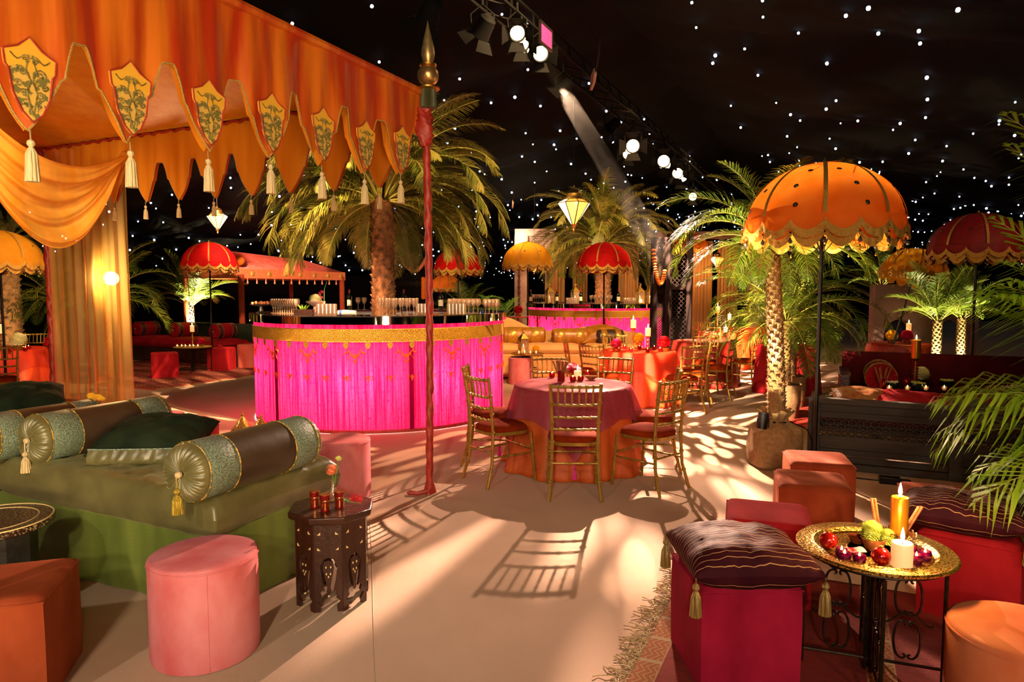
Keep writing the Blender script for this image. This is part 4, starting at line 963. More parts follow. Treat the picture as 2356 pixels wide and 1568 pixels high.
# ------------------------------------------------------------ the glowing bars
def bar_fabric():
    m = bpy.data.materials.new('backlit_pink'); m.use_nodes = True; nt = m.node_tree; N = nt.nodes; L = nt.links; N.clear()
    out = N.new('ShaderNodeOutputMaterial'); tc = N.new('ShaderNodeTexCoord'); sp = N.new('ShaderNodeSeparateXYZ'); L.new(tc.outputs['Object'], sp.inputs[0])
    at = N.new('ShaderNodeMath'); at.operation = 'ARCTAN2'; L.new(sp.outputs[1], at.inputs[0]); L.new(sp.outputs[0], at.inputs[1])
    def nz(ka, kz, sc, det=3):
        a = N.new('ShaderNodeMath'); a.operation = 'MULTIPLY'; a.inputs[1].default_value = ka; L.new(at.outputs[0], a.inputs[0])
        z = N.new('ShaderNodeMath'); z.operation = 'MULTIPLY'; z.inputs[1].default_value = kz; L.new(sp.outputs[2], z.inputs[0])
        c = N.new('ShaderNodeCombineXYZ'); L.new(a.outputs[0], c.inputs[0]); L.new(z.outputs[0], c.inputs[1])
        n = N.new('ShaderNodeTexNoise'); n.inputs['Scale'].default_value = sc; n.inputs['Detail'].default_value = det; L.new(c.outputs[0], n.inputs[0]); return n
    n1 = nz(30, .35, 3); r = N.new('ShaderNodeValToRGB'); L.new(n1.outputs[0], r.inputs[0])
    r.color_ramp.elements[0].position = .36; r.color_ramp.elements[0].color = (1, .035, .24, 1); r.color_ramp.elements[1].position = .66; r.color_ramp.elements[1].color = (1, .42, .60, 1)
    n2 = nz(120, 9, 2.2, 2); q = N.new('ShaderNodeMapRange'); q.inputs[1].default_value = .60; q.inputs[2].default_value = .63; L.new(n2.outputs[0], q.inputs[0])
    mx = N.new('ShaderNodeMix'); mx.data_type = 'RGBA'; mx.inputs[7].default_value = (.6, .02, .25, 1); L.new(q.outputs[0], mx.inputs[0]); L.new(r.outputs[0], mx.inputs[6])
    tl = N.new('ShaderNodeBsdfTranslucent'); df = N.new('ShaderNodeBsdfDiffuse'); L.new(mx.outputs[2], tl.inputs[0]); df.inputs[0].default_value = (.85, .06, .34, 1)
    ms = N.new('ShaderNodeMixShader'); ms.inputs[0].default_value = .78; L.new(df.outputs[0], ms.inputs[1]); L.new(tl.outputs[0], ms.inputs[2]); L.new(ms.outputs[0], out.inputs[0]); return m
BF = bar_fabric(); SEAM_SHADE = mat('seam_cloth', '#8a0240', rough=.9, spec=.05)
def band_mat():
    m = mat('gold_band', '#a8741c', '#c08a30', rough=.65, metal=0, ns=6, spec=.2); nt = m.node_tree; N = nt.nodes; L = nt.links; b = N['Principled BSDF']
    tc = N.new('ShaderNodeTexCoord'); sp = N.new('ShaderNodeSeparateXYZ'); L.new(tc.outputs['Object'], sp.inputs[0])
    at = N.new('ShaderNodeMath'); at.operation = 'ARCTAN2'; L.new(sp.outputs[1], at.inputs[0]); L.new(sp.outputs[0], at.inputs[1])
    a = N.new('ShaderNodeMath'); a.operation = 'MULTIPLY'; a.inputs[1].default_value = 1.66; L.new(at.outputs[0], a.inputs[0])
    c = N.new('ShaderNodeCombineXYZ'); L.new(a.outputs[0], c.inputs[0]); L.new(sp.outputs[2], c.inputs[1])
    v = N.new('ShaderNodeTexVoronoi'); v.inputs['Scale'].default_value = 17; v.inputs['Randomness'].default_value = .25; L.new(c.outputs[0], v.inputs[0])
    p = N.new('ShaderNodeMath'); p.operation = 'PINGPONG'; p.inputs[1].default_value = .13; L.new(v.outputs['Distance'], p.inputs[0])
    g = N.new('ShaderNodeMath'); g.operation = 'GREATER_THAN'; g.inputs[1].default_value = .085; L.new(p.outputs[0], g.inputs[0])
    mx = N.new('ShaderNodeMix'); mx.data_type = 'RGBA'; L.new(g.outputs[0], mx.inputs[0]); L.new(N[m['cn']].outputs[2], mx.inputs[6]); mx.inputs[7].default_value = lin('#5c4412'); L.new(mx.outputs[2], b.inputs['Base Color'])
    return m
BAND = band_mat()
def ring(r, z0, z1, t=.01, n=120, a0=0, a1=2*pi, mb=None):
    mb = mb or MB(); full = abs(a1-a0-2*pi) < 1e-6; k = n if full else max(6, int(n*(a1-a0)/2/pi))
    pr = [(r-t, z0), (r, z0), (r, z1), (r-t, z1)]
    mb.grid(lambda i, j: (pr[round(j*4) % 4][0]*cos(a0+(a1-a0)*i), pr[round(j*4) % 4][0]*sin(a0+(a1-a0)*i), pr[round(j*4) % 4][1]), k, 4, cu=full, cv=True); return mb
def motif_big():
    mb = MB()
    for s in (-1, 1):
        sp = [(s*(.02+.1*t), .01+.05*sin(t*3)+.02*t) for t in [k/12 for k in range(13)]]
        sp += [(s*(.12-.022*(1-cos(k*.6))), .028+.05-.022*sin(k*.6)*1.2) for k in range(1, 8)]
        mb.tube([(x, 0, z) for x, z in sp], .0055, 4)
        mb.tube([(s*(.01+.09*t), 0, -.0+.035*sin(t*4)-.02*t) for t in [k/9 for k in range(10)]], .0035, 4)
        mb.tube([(s*.03*sin(t*pi), 0, .03-.09*t) for t in [k/9 for k in range(10)]], .004, 4)
        mb.prism([(s*.012, .0), (s*.045, .02), (s*.06, .05), (s*.025, .035)], .004)
    mb.prism([(-.02, .02), (0, -.02), (.02, .02), (0, .045)], .005); mb.prism([(-.014, -.045), (0, -.075), (.014, -.045), (0, -.025)], .005); return mb
def motif_small():
    mb = MB(); mb.prism([(-.014, 0), (0, -.045), (.014, 0), (.006, .035), (-.006, .035)], .004)
    for s in (-1, 1): mb.tube([(s*.012*(1+3*sin(t*2.4)), 0, .0+.03*sin(t*4.2)) for t in [k/8 for k in range(9)]], .0045, 4)
    return mb
MOT = mat('coral_gold_embroidery', '#d83418', '#b8641c', rough=.7, ns=60, spec=.1)
MEDM = mat('gold_medallion', '#b8862a', '#7c5c18', rough=.45, metal=.3, ns=80)
def make_bar(c, R=1.66, H=1.34, label='', front=-79.2, energy=60, seams=-68):
    t = thing('round_bar', label, 'bar', (c[0], c[1], 0), 0, 'round glowing pink bars')
    a0 = radians(seams)
    for k in range(6):
        a = a0+k*pi/3; o = obj('fabric_panel', ring(R, .04, H-.08, .004, 120, a, a+pi/3), BF, t)
        mb = MB(); mb.tube([((R-.035)*cos(a), (R-.035)*sin(a), .03), ((R-.035)*cos(a), (R-.035)*sin(a), H-.1)], .026, 8); obj('post', mb, M_['dkwood'], t)
        obj('seam', ring(R+.003, .04, H-.29, .004, 120, a-.016, a+.016), SEAM_SHADE, t)  # dark strip over the joint paints in the shade of the post behind
    obj('gold_band', ring(R+.012, H-.285, H-.135, .008), BAND, t)
    mb = MB(); ring(R+.014, H-.145, H-.135, .01, mb=mb); ring(R+.014, H-.285, H-.277, .01, mb=mb); obj('band_edge', mb, M_['gold_trim'], t)
    obj('plinth', ring(R-.02, .0, .045, .04), M_['rope_red'], t)
    obj('mirror_fascia', ring(R+.05, H-.085, H, .02), M_['mirror'], t, ang=60)
    mb = MB(); ring(R+.05, H, H+.012, .62, mb=mb); obj('counter', mb, mat('dark_gloss_counter', '#2a2220', rough=.08, coat=.5), t, ang=60)
    obj('inner_wall', ring(R-.42, .0, H-.02, .02), mat('white_board', '#e8e0e0', rough=.9), t, ang=60)
    m1 = motif_big().mesh('embroidered_motif', MOT); m2 = motif_small().mesh('embroidered_flower', MOT)
    md = MB(); md.prism([(0, -.05), (.022, -.03), (.032, .0), (.025, .03), (-.025, .03), (-.032, 0), (-.022, -.03)], .005); md = md.mesh('medallion', MEDM)
    f0 = radians(front)
    for k in range(18):
        a = f0+.16+2*pi*k/18; link('embroidered_motif', m1, t, ((R+.006)*cos(a), (R+.006)*sin(a), .88), a+pi/2)
    for k in range(42):
        a = f0+.05+2*pi*k/42; link('medallion', md, t, ((R+.008)*cos(a), (R+.008)*sin(a), H-.315), a+pi/2); link('embroidered_flower', m2, t, ((R+.006)*cos(a), (R+.006)*sin(a), .64), a+pi/2)
    for k in range(6):
        for q in (.22, .5, .78):
            a = a0+(k+q)*pi/3; d = Vector((cos(a), sin(a), 0))
            if d.dot((Vector((0, 0, 0))-Vector((c[0], c[1], 0))).normalized()) > -.35:
                point(Vector((c[0], c[1], .62))+d*(R-.27), energy, (1, .5, .70), .11, 'bar_lamp')
    return t
BC = Vector((-1.785, 9.39, 0)); BH = 1.352
make_bar(BC, label='big round bar glowing hot pink with gold band, in the middle of the photo', energy=72)
B2 = Vector((2.05, 16.4, 0))
make_bar(B2, label='second round pink glowing bar, farther away behind the cream sofa', energy=85, front=-100, seams=-92)

# glassware
GS = {}
def gset():
    mb = MB(); mb.lathe([(0, 0), (.03, .001), (.028, .004), (.006, .01), (.004, .085), (.012, .1), (.024, .14), (.026, .2), (.0245, .2), (.022, .142), (.008, .105)], 14); GS['flute'] = mb.mesh('flute', M_['glass'])
    mb = MB(); mb.lathe([(0, 0), (.034, .001), (.032, .004), (.006, .01), (.004, .08), (.02, .092), (.037, .125), (.039, .155), (.032, .185), (.0305, .185), (.037, .155), (.034, .126), (.01, .095)], 14); GS['wine'] = mb.mesh('wine', M_['glass'])
    mb = MB(); mb.lathe([(0, .0), (.031, .0), (.034, .13), (.032, .13), (.029, .014), (0, .012)], 12); GS['tumbler'] = mb.mesh('tumbler', M_['glass'])
    mb = MB(); mb.lathe([(0, 0), (.036, 0), (.037, .01), (.037, .19), (.03, .215), (.015, .235), (.0135, .30), (0, .301)], 16); GS['bottle'] = mb.mesh('bottle', M_['bottle'])
    mb = MB(); mb.lathe([(.0378, .06), (.0378, .15)], 16); GS['label'] = mb.mesh('label', M_['paper'])
    mb = MB(); mb.lathe([(.0145, .245), (.015, .305), (0, .307)], 12); GS['foil'] = mb.mesh('foil', M_['redfoil'])
gset()
NAMES = dict(flute='champagne_flute', wine='wine_glass', tumbler='tall_tumbler')
def glass(kind, x, y, z, label, grp): return tag(link(NAMES[kind], GS[kind], None, (x, y, z)), label, 'glass', grp)
def wbottle(x, y, z, label):
    t = thing('wine_bottle', label, 'bottle', (x, y, z), 0, 'dark wine bottles on the bars'); link('body', GS['bottle'], t); link('paper_label', GS['label'], t); link('foil_cap', GS['foil'], t)
z = BH
for k in range(11):                       # left cluster of wine glasses
    for r in range(2):
        p = A(628+k*5.3+r*2, 700, 8.75-.02*k+r*.13); glass('wine', p.x, p.y, z, 'wine glass in the tight cluster at the left end of the pink bar', 'wine glasses, left cluster on the big bar')
for k in range(5):
    for r in range(2):
        p = A(733+k*9, 700, 8.06+r*.12-.01*k); glass('tumbler', p.x, p.y, z, 'tall tumbler in the block left of the palm trunk on the pink bar', 'tumblers left of the palm trunk')
for k in range(6):
    p = A(874+k*15.6, 700, 7.88+.004*k*k); glass('flute', p.x, p.y, z, 'champagne flute in the front row just right of the palm trunk', 'flutes right of the palm trunk')
    p = A(880+k*15.6, 700, 8.03+.004*k*k); glass('flute', p.x, p.y, z, 'champagne flute in the row behind the front one, right of the palm trunk', 'flutes of the second row')
for k in range(4):
    p = A(962+k*8, 700, 8.25); glass('tumbler', p.x, p.y, z, 'tumbler between the flutes and the red canopy pole', 'tumblers by the red pole')
for k in range(2):
    p = A(824+k*14, 700, 10.4); glass('wine', p.x, p.y, z, 'balloon wine glass left of the palm trunk on the far side of the bar' if k else 'balloon wine glass nearest the dark bottle on the far side of the bar', 'lone wine glasses')
for k in range(5):
    for r in range(2):
        p = A(1034+k*8, 700, 8.2+.13*r); glass('tumbler', p.x, p.y, z, 'tumbler at the front of the crowded right end of the pink bar', 'tumblers at the right end')
for k in range(7):
    p = A(1036+k*10.6, 700, 8.75); glass('wine', p.x, p.y, z, 'wine glass in the row behind the tumblers at the right end of the pink bar', 'wine glasses at the right end')
for k in range(4):
    for r in range(2):
        p = A(1117+k*8.5, 700, 8.4+.12*r); glass('wine', p.x, p.y, z, 'wine glass in the small round cluster at the far right tip of the pink bar', 'wine glasses at the right tip')
for px, Y, lb in ((804, 10.35, 'dark wine bottle with cream label left of the palm trunk'), (929, 10.4, 'dark wine bottle whose red cap shows above the flutes'), (1014, 10.2, 'dark wine bottle right of the red canopy pole')):
    p = A(px, 690, Y); wbottle(p.x, p.y, z, lb)
def b4(t):
    mb = MB(); mb.box((0, 0, .03), (.22, .12, .06)); obj('box', mb, M_['dkwood'], t)
    mb = MB()
    for k in range(9): a = k*.7; mb.add([(-.02+.03*cos(a), 0, .06), (.02*cos(a), .01, .06), (.08*cos(a), .05*sin(a), .12)], [(0, 1, 2)]); 
    obj('herbs', mb, M_['leafbright'], t)
sprig_thing('herb_box', 'dark box of green herbs on the pink bar beside the tumblers', A(700, 712, 8.3)*1, b4, 'box').location.z = z
def b5(t):
    mb = MB(); mb.tube([(-.11, 0, .03), (-.03, .01, .034), (.1, 0, .03)], [.03, .034, .028], 12); obj('cloth_roll', mb, M_['paper'], t)
    mb = MB(); mb.lathe([(.0345, -.01), (.0345, .012)], 14, T(-.075, 0, .0315, 0, pi/2)); obj('blue_stripe', mb, mat('blue_stripe', '#3a4a90'), t)
sprig_thing('rolled_cloth', 'rolled white bar cloth with a blue stripe in front of the palm trunk', Vector((A(800, 720, 7.92).x, 7.9, z)), b5, 'cloth')
def b6(t):
    mb = MB(); mb.lathe([(0, 0), (.05, .0), (.03, .02), (.02, .08), (.11, .13), (.12, .15), (.1, .15), (0, .12)], 20); obj('stand', mb, M_['white'], t)
    obj('roses', pompom(MB(), (0, 0, .16), .08, 90, 2), M_['whitef'], t)
sprig_thing('white_flower_bowl', 'pedestal bowl of white flowers standing left of the tumblers on the bar', Vector((A(725, 700, 9.0).x, 9.0, z)), b6)
def b7(t):
    mb = MB(); mb.lathe([(0, 0), (.025, 0), (.022, .14), (.02, .14), (.02, .01)], 14); obj('glass_vase', mb, M_['glass'], t)
    mb = MB(); mb.tube([(0, 0, .02), (.01, 0, .3), (.05, 0, .42)], .003, 5); mb.tube([(0, 0, .02), (-.05, 0, .25)], .003, 5); obj('stem', mb, M_['green'], t)
    mb = MB()
    for k in range(5): flower_head(mb, Vector((-.05+.02*sin(k*2), .01*k-.02, .17+.025*k)), .03, 6, .9, 1, .8)
    obj('blooms', mb, M_['pinkf'], t)
sprig_thing('orchid_vase', 'vase with small pink and green blooms behind the tumblers on the bar', Vector((A(745, 700, 9.5).x, 9.5, z)), b7)
def platter(px, Y, lb, m):
    def b(t):
        mb = MB(); mb.lathe([(0, 0), (.06, 0), (.03, .02), (.02, .08), (.13, .1), (.14, .11), (0, .1)], 20); obj('stand', mb, M_['stone'], t)
        mb = MB(); rr = random.Random(4)
        for k in range(14): a = k*2.4; r = .11*sqrt(k/14); mb.ball((r*cos(a), r*sin(a), .12+rr.uniform(0, .015)), .022, 7, 5)
        obj('snacks', mb, m, t)
    p = A(px, 700, Y); sprig_thing('cake_stand', lb, (p.x, p.y, z), b, 'stand')
platter(600, 8.95, 'low stand of small round sweets at the left tip of the pink bar', M_['coralf'])
# glassware of the far bar
for k in range(9):
    p = A(1222+k*4, 690, 15.9); glass('flute', p.x, p.y, z, 'glass in the dense row at the left end of the far pink bar', 'glasses on the far bar, left')
for k in range(6):
    p = A(1360+k*9, 690, 15.2); glass('wine', p.x, p.y, z, 'wine glass beside the palm trunk on the far pink bar', 'glasses on the far bar, middle')
for k in range(6):
    p = A(1305+k*4, 690, 15.2); glass('tumbler', p.x, p.y, z, 'tumbler at the middle left of the far pink bar', 'tumblers on the far bar')
for k in range(6):
    p = A(1437+k*4.5, 690, 15.2); glass('tumbler', p.x, p.y, z, 'tumbler near the carved screen on the far pink bar', 'tumblers on the far bar, right')
for px, lb in ((1221, 'dark bottle at the left end of the far bar'), (1281, 'dark bottle with pale label left of the red parasol pole on the far bar'), (1336, 'dark bottle just right of the tumblers on the far bar'), (1423, 'dark bottle right of the palm trunk on the far bar')):
    p = A(px, 690, 15.4); wbottle(p.x, p.y, z, lb)
def glass_lantern(loc, label, sc=1.0):
    t = thing('glass_lantern', label, 'lantern', loc, .4, 'glass candle lanterns', sc)
    mb = MB()
    for sx in (-1, 1):
        for sy in (-1, 1): mb.box((sx*.07, sy*.07, .14), (.012, .012, .26))
    mb.box((0, 0, .008), (.16, .16, .016)); mb.box((0, 0, .272), (.16, .16, .012)); mb.lathe([(.11, .278), (.05, .34), (.02, .37), (.03, .39), (0, .41)], 4, T(0, 0, 0, 0, 0, pi/4)); mb.tube([(0.03*cos(k), 0, .43+.03*sin(k)) for k in (0, 1, 2, 3, 4, 5)], .004, 5, closed=True); obj('frame', mb, M_['brassplain'], t)
    for k in range(4): mb = MB(); mb.box((.066, 0, .14), (.003, .125, .25), rz=0); obj('pane', mb, M_['glass'], t, rot=k*pi/2)
    mb = MB(); mb.lathe([(.03, .016), (.03, .12), (0, .122)], 12); obj('wax', mb, M_['wax'], t)
    mb = MB(); mb.lathe([(0, .122), (.009, .14), (0, .18)], 8); obj('flame', mb, M_['flame'], t)
for px, lb in ((1264, 'glass lantern by the bottle at the left of the far bar'), (1323, 'glass lantern middle of the far bar left of the palm'), (1472, 'glass lantern at the right end of the far bar'), (1495, 'glass lantern touching the carved screen on the far bar')):
    p = A(px, 690, 15.6); glass_lantern((p.x, p.y, z), lb)

# ------------------------------------------------------------ big palms in the bars
palm('date_palm', 'tall date palm with drooping golden-lit fronds rising out of the big pink bar', (BC.x+.02, BC.y, 0), 2.85, .17, .15, 'big', BIG, 110, sc=1.0, grp='date palms', seed=3, trunkm='trunkbrown', clear=(radians(-79), 4, .75))
palm('date_palm', 'date palm growing out of the farther pink bar behind the red parasol', (A(1388, 600, 16.4).x, 16.4, 0), 2.75, .2, .17, 'big', BIG, 70, sc=1.05, grp='date palms', seed=6, trunkm='trunkbrown', clear=(radians(-97), 4, .7))
for q, (P_, e) in enumerate(((BC, 1.0), (B2, .8))):
    spot(P_+Vector((-.4, -.8, 1.0)), P_+Vector((-.2, -.1, 2.4)), 120*e, (1, .42, .16), 80, .6, .05, name='palm_uplight')
    spot(P_+Vector((1.1, -.9, 1.0)), P_+Vector((.9, 0, 3.4)), 150*e, GOLD, 90, .6, .05, name='palm_uplight')
    spot(P_+Vector((-1.3, -.5, 1.0)), P_+Vector((-1.2, 0, 3.4)), 150*e, GOLD, 90, .6, .05, name='palm_uplight')
    spot(P_+Vector((-.6, -2.6, 2.7)), P_+Vector((-.1, -1.2, 1.4)), 500*e, (1, .7, .45), 62, .7, .04, name='bar_glow')  # added fill to light the glassware on the counter
    spot(P_+Vector((2.8, -4.5, 4.6)), P_+Vector((0, 0, 2.2)), 2600*e, (1, .68, .3), 56, .7, .1, name='palm_wash')  # this pair is added fill to brighten the fronds
    spot(P_+Vector((-3.2, -3.5, 4.6)), P_+Vector((-.3, 0, 2.6)), 2000*e, (1, .68, .3), 56, .7, .1, name='palm_wash')

# ------------------------------------------------------------ dining tables and chairs
T1 = (.57, 6.38); TC = M_['amber_cloth']
banquet(*T1, .535, 'small round dining table with six gold chairs, front centre', 'burnt orange tablecloth puddling on the floor under the front centre table', TC, 9, .09, .035, 1.1, puddle=.05)
def overlay(x, y, R, a, H, rot, lab, m, tass=True, amp=.02):
    t = thing('organza_overlay', lab, 'overlay', (x, y, 0), rot, 'organza overlays')
    def f(i, j):
        th = 2*pi*i; rho = a/max(abs(cos(th+pi/4)), abs(sin(th+pi/4))); l = rho*j
        if l <= R: return (l*cos(th), l*sin(th), H)
        d = l-R; r = R+.012+.26*d+amp*min(1, d*3)*sin(13*th+1)+.05*d*sin(5*th)+d*.12*(rho/a-1); return (r*cos(th), r*sin(th), H-d*.97)
    mb = MB(); mb.grid(f, 160, 26, cu=True); obj('organza', mb, m, t, ang=0)
    if tass:
        for k in range(4):
            th = k*pi/2; p = f(th/2/pi, 1.0); obj('tassel', tassel_mb(.07, .018, cord=.02), mat('magenta_tassel', '#d01890', rough=.5), t, loc=p)
overlay(*T1, .535, .80, .766, -pi/2-.06, 'sheer purplish pink organza square with magenta tassels over the front orange tablecloth', M_['organza'])
for x, y, tx, ty, lb in ((.50, 5.47, T1[0]-.04, T1[1], 'gold bamboo chair seen from behind, front centre of the orange table'), (-.10, 5.86, T1[0]+.1, T1[1], 'gold chair left of the front table, nearer one, seen from its back corner'),
        (-.20, 6.48, T1[0], T1[1]+.05, 'gold chair left of the front table, the farther one partly hidden'), (1.15, 5.66, T1[0]-.05, T1[1]-.02, 'gold chair right of the front table, nearer one with its back to the right'),
        (1.30, 6.30, T1[0], T1[1]+.05, 'gold chair right of the front table, the one behind it'), (.44, 7.12, T1[0]-.03, T1[1], 'gold chair facing the viewer behind the front table, left one'), (1.02, 7.14, T1[0]+.1, T1[1], 'gold chair facing the viewer behind the front table, right one')):
    chair(x, y, facing(x, y, tx, ty), lb, 'gold chairs at the front dining table')
TZ = .768
t1 = lambda px, py: G(px, py, TZ)
p = t1(1329, 872); pillar_candle(p.x, p.y, TZ, .037, .085, 'ivory pillar candle burning on the front dining table', power=2.2)
for px, py, lb in ((1318, 877, 'red tea light cup front left of the ivory candle on the front table'), (1336, 876, 'red tea light cup front right of the ivory candle on the front table'), (1270, 868, 'red tea light cup at the left side of the front table'), (1352, 864, 'red tea light cup behind the wooden bowl on the front table')):
    p = t1(px, py); tealight(p.x, p.y, TZ, lb)
def b8(t):
    mb = MB(); mb.lathe([(0, .003), (.034, .003), (.036, .11), (.034, .11), (.031, .01), (0, .008)], 20); obj('glass_cup', mb, M_['redglass'], t)
    me = MB(); me.tube([(0, 0, 0), (0, 0, .2)], .008, 7); me = me.mesh('cinnamon_stick', M_['cinnamon']); rr = random.Random(2)
    for k in range(9): a = k*2.4; link('cinnamon_stick', me, t, (.012*cos(a), .012*sin(a), .012), (rr.uniform(-.3, .3), rr.uniform(-.4, .25), 0))
p = t1(1291, 878); sprig_thing('cinnamon_cup', 'red glass holding cinnamon sticks on the front dining table', p, b8, 'cup')
def b9(t):
    mb = MB()
    for x, y, z_ in ((-.04, 0, .04), (.0, .03, .06), (.04, -.01, .045), (.02, .05, .04)): flower_head(mb, Vector((x, y, z_)), .055, 18, .5, 3, .9)
    obj('blooms', mb, M_['pinkf'], t); mb = MB(); mb.lathe([(0, 0), (.04, 0), (.05, .03), (.04, .03)], 14); obj('low_bowl', mb, M_['redglass'], t)
p = t1(1318, 856); sprig_thing('pink_flowers', 'spiky magenta flowers behind the ivory candle on the front table', p, b9)
p = t1(1360, 873); mb = MB(); mb.lathe([(0, .004), (.025, 0), (.05, .02), (.056, .04), (.052, .04), (.02, .012), (0, .01)], 20)
tag(obj('wooden_bowl', mb, M_['cinnamon'], loc=p), 'small shallow brown bowl on the front dining table', 'bowl')

T2 = (1.86, 10.0)
banquet(*T2, .53, 'round dining table second from the front with a bright coral cloth', 'bright coral satin tablecloth on the middle table behind the front one', M_['coral_silk'], 10, .08, .03, .3)
overlay(*T2, .53, .78, .766, .5, 'coral pink organza over the middle table', M_['organza2'], False)
for x, y, lb, gz in ((1.02, 9.95, 'gold chair left of the coral table, seen side-on', 0), (1.22, 9.28, 'gold chair in front left of the coral table with its back to the viewer', 0), (1.72, 10.85, 'gold chair behind the coral table facing the viewer', 0),
        (2.28, 9.12, 'gold chair in front right of the coral table, back to the viewer', 0), (2.60, 9.75, 'gold chair right of the coral table, behind the one in front', 0)):
    chair(x, y, facing(x, y, *T2), lb, 'gold chairs at the coral table')
chair(2.85, 9.62+.0, radians(60), 'gold chair turned away at the right of the coral table', 'gold chairs at the coral table').location = (3.12, 10.35, 0)
def candlestick(x, y, z, h, label, ch=.12, r=.04, power=0, m='brassplain', cm='wax', lab2=None):
    t = thing('candlestick', label, 'candlestick', (x, y, z), 0, 'brass candlesticks')
    mb = MB(); mb.lathe([(0, 0), (.05, 0), (.05, .008), (.02, .025), (.01, h*.25), (.02, h*.35), (.01, h*.5), (.022, h*.62), (.01, h*.78), (.018, h*.9), (.05, h-.006), (.052, h), (0, h)], 16); obj('stick', mb, M_[m], t)
    pillar_candle(x, y, z+h, r, ch, lab2 or ('candle on top of: '+label)[:80], cm, power)
    return t
def cstick(px, py, Tz, zb, h, lab, lab2, **k):
    p = G(px, py, zb); candlestick(p.x, p.y, zb, h, lab, lab2=lab2, **k)
candlestick(1.80, 10.12, TZ, .32, 'taller brass candlestick on the coral table', lab2='higher ivory candle above the coral table', power=5)
candlestick(2.02, 10.12, TZ, .2, 'shorter brass candlestick on the coral table', lab2='lower ivory candle above the coral table, right one', power=4)
def fl_ball(name, loc, r, m, lab, seed=1, bowl='brassplain'):
    t = thing(name, lab, 'flowers', loc, 0, 'flower bunches')
    obj('petals', pompom(MB(), (0, 0, r*1.15), r, 110, seed), M_[m], t)
    mb = MB(); mb.lathe([(0, 0), (r*.5, 0), (r*.7, r*.5), (r*.6, r*.5)], 14); obj('bowl', mb, M_[bowl], t)
fl_ball('peony_bowl', (1.50, 9.80, TZ), .085, 'pinkf', 'pink peony bunch at the left of the coral table')
fl_ball('peony_bowl', (2.20, 9.85, TZ), .10, 'redf', 'deep red flower bunch at the right of the coral table', 3)
t = fl_ball('gerbera_bunch', (1.86, 9.95, TZ+.08), .08, 'yellow', 'yellow gerberas between the candles of the coral table', 5)
for k in range(9):
    a = k*.7; tealight(T2[0]+.34*cos(a), T2[1]+.3*sin(a)-.05, TZ, 'red glass tea light in the ring on the coral table', grp='tea lights on the coral table')
# farther tables
FT = [((3.35, 11.9), 'third dining table, under the lattice screen, with a dark red cloth', 'dark red tablecloth hiding the third table', M_['rope_red']),
      ((4.55, 14.6), 'far table with three candles right of the lattice screen', 'orange-red tablecloth of the far table with three candles', M_['coral_silk']),
      ((5.6, 16.3), 'far dining table seen through the palm leaves', 'coral tablecloth seen through the palm leaves', M_['coral_silk']),
      ((-7.75, 10.25), 'round table at the left edge under the yellow parasol', 'coral red tablecloth at the left edge', M_['coral_silk'])]
for (x, y), a, b, m in FT: banquet(x, y, .62 if x < 0 else .52, a, b, m, 10, .08, .028, x)
overlay(-7.75, 10.25, .62, .86, .766, .6, 'sheer pink organza over the left edge table', M_['organza2'], False)
for x, y, tx, ty, lb in ((-6.75, 8.95, -7.75, 10.25, 'gold chair at the left edge, its back to the viewer'), (-8.0, 11.35, -7.75, 10.25, 'gold chair behind the left edge table'), (-5.62, 9.05, -5.6, 10.2, 'gold chair seen through the amber curtain'),
        (3.15, 11.1, 3.35, 11.9, 'gold chair before the dark red table'), (4.1, 13.85, 4.55, 14.6, 'gold chair before the far candle table'), (5.3, 14.2, 4.55, 14.6, 'gold chair right of the far candle table'),
        (4.5, 15.5, 4.55, 14.6, 'gold chair behind the far candle table'), (5.35, 13.0, 6.2, 13.2, 'gold chair standing out on the lit path'), (6.3, 15.4, 5.6, 16.3, 'gold chair at the leaf-hidden far table'), (6.7, 17.6, 5.6, 17.3, 'last gold chair along the path'), (3.9, 11.35, 3.35, 11.9, 'gold chair right of the dark red table'), (4.2, 15.2, 4.55, 14.6, 'gold chair left behind the far candle table')):
    chair(x, y, facing(x, y, tx, ty), lb, 'far gold chairs')
candlestick(4.38, 14.55, .765, .42, 'tallest candlestick of the far three-candle table', lab2='highest candle of the far three-candle table', power=7)
candlestick(4.62, 14.5, .765, .26, 'middle candlestick of the far three-candle table', lab2='middle candle of the far three-candle table', power=5)
pillar_candle(4.50, 14.35, .765, .045, .11, 'low candle of the far three-candle table', power=3)
for k in range(8): tealight(4.55+.38*cos(k*.8), 14.55+.35*sin(k*.8), .765, 'red tea light on the far three-candle table', grp='tea lights on the far table')
candlestick(-7.62, 10.12, .765, .24, 'brass candlestick on the left edge table', ch=.13, r=.06, lab2='ivory candle burning on the left edge table', power=5)
fl_ball('white_flower_bunch', (-7.25, 10.0, .765), .12, 'whitef', 'glowing white flowers on the left edge table'); fl_ball('white_flower_bunch', (-7.85, 9.9, .765), .13, 'whitef', 'low white flower bunch in front of the candle, left edge table', 4)
fl_ball('red_flower_bunch', (-6.9, 10.15, .765), .09, 'redf', 'red flowers at the right of the left edge table', 7)
for k in range(8): tealight(-7.5+.35*cos(k*.8), 10.0+.3*sin(k*.8), .765, 'red tea light on the left edge table', grp='tea lights on the left table')
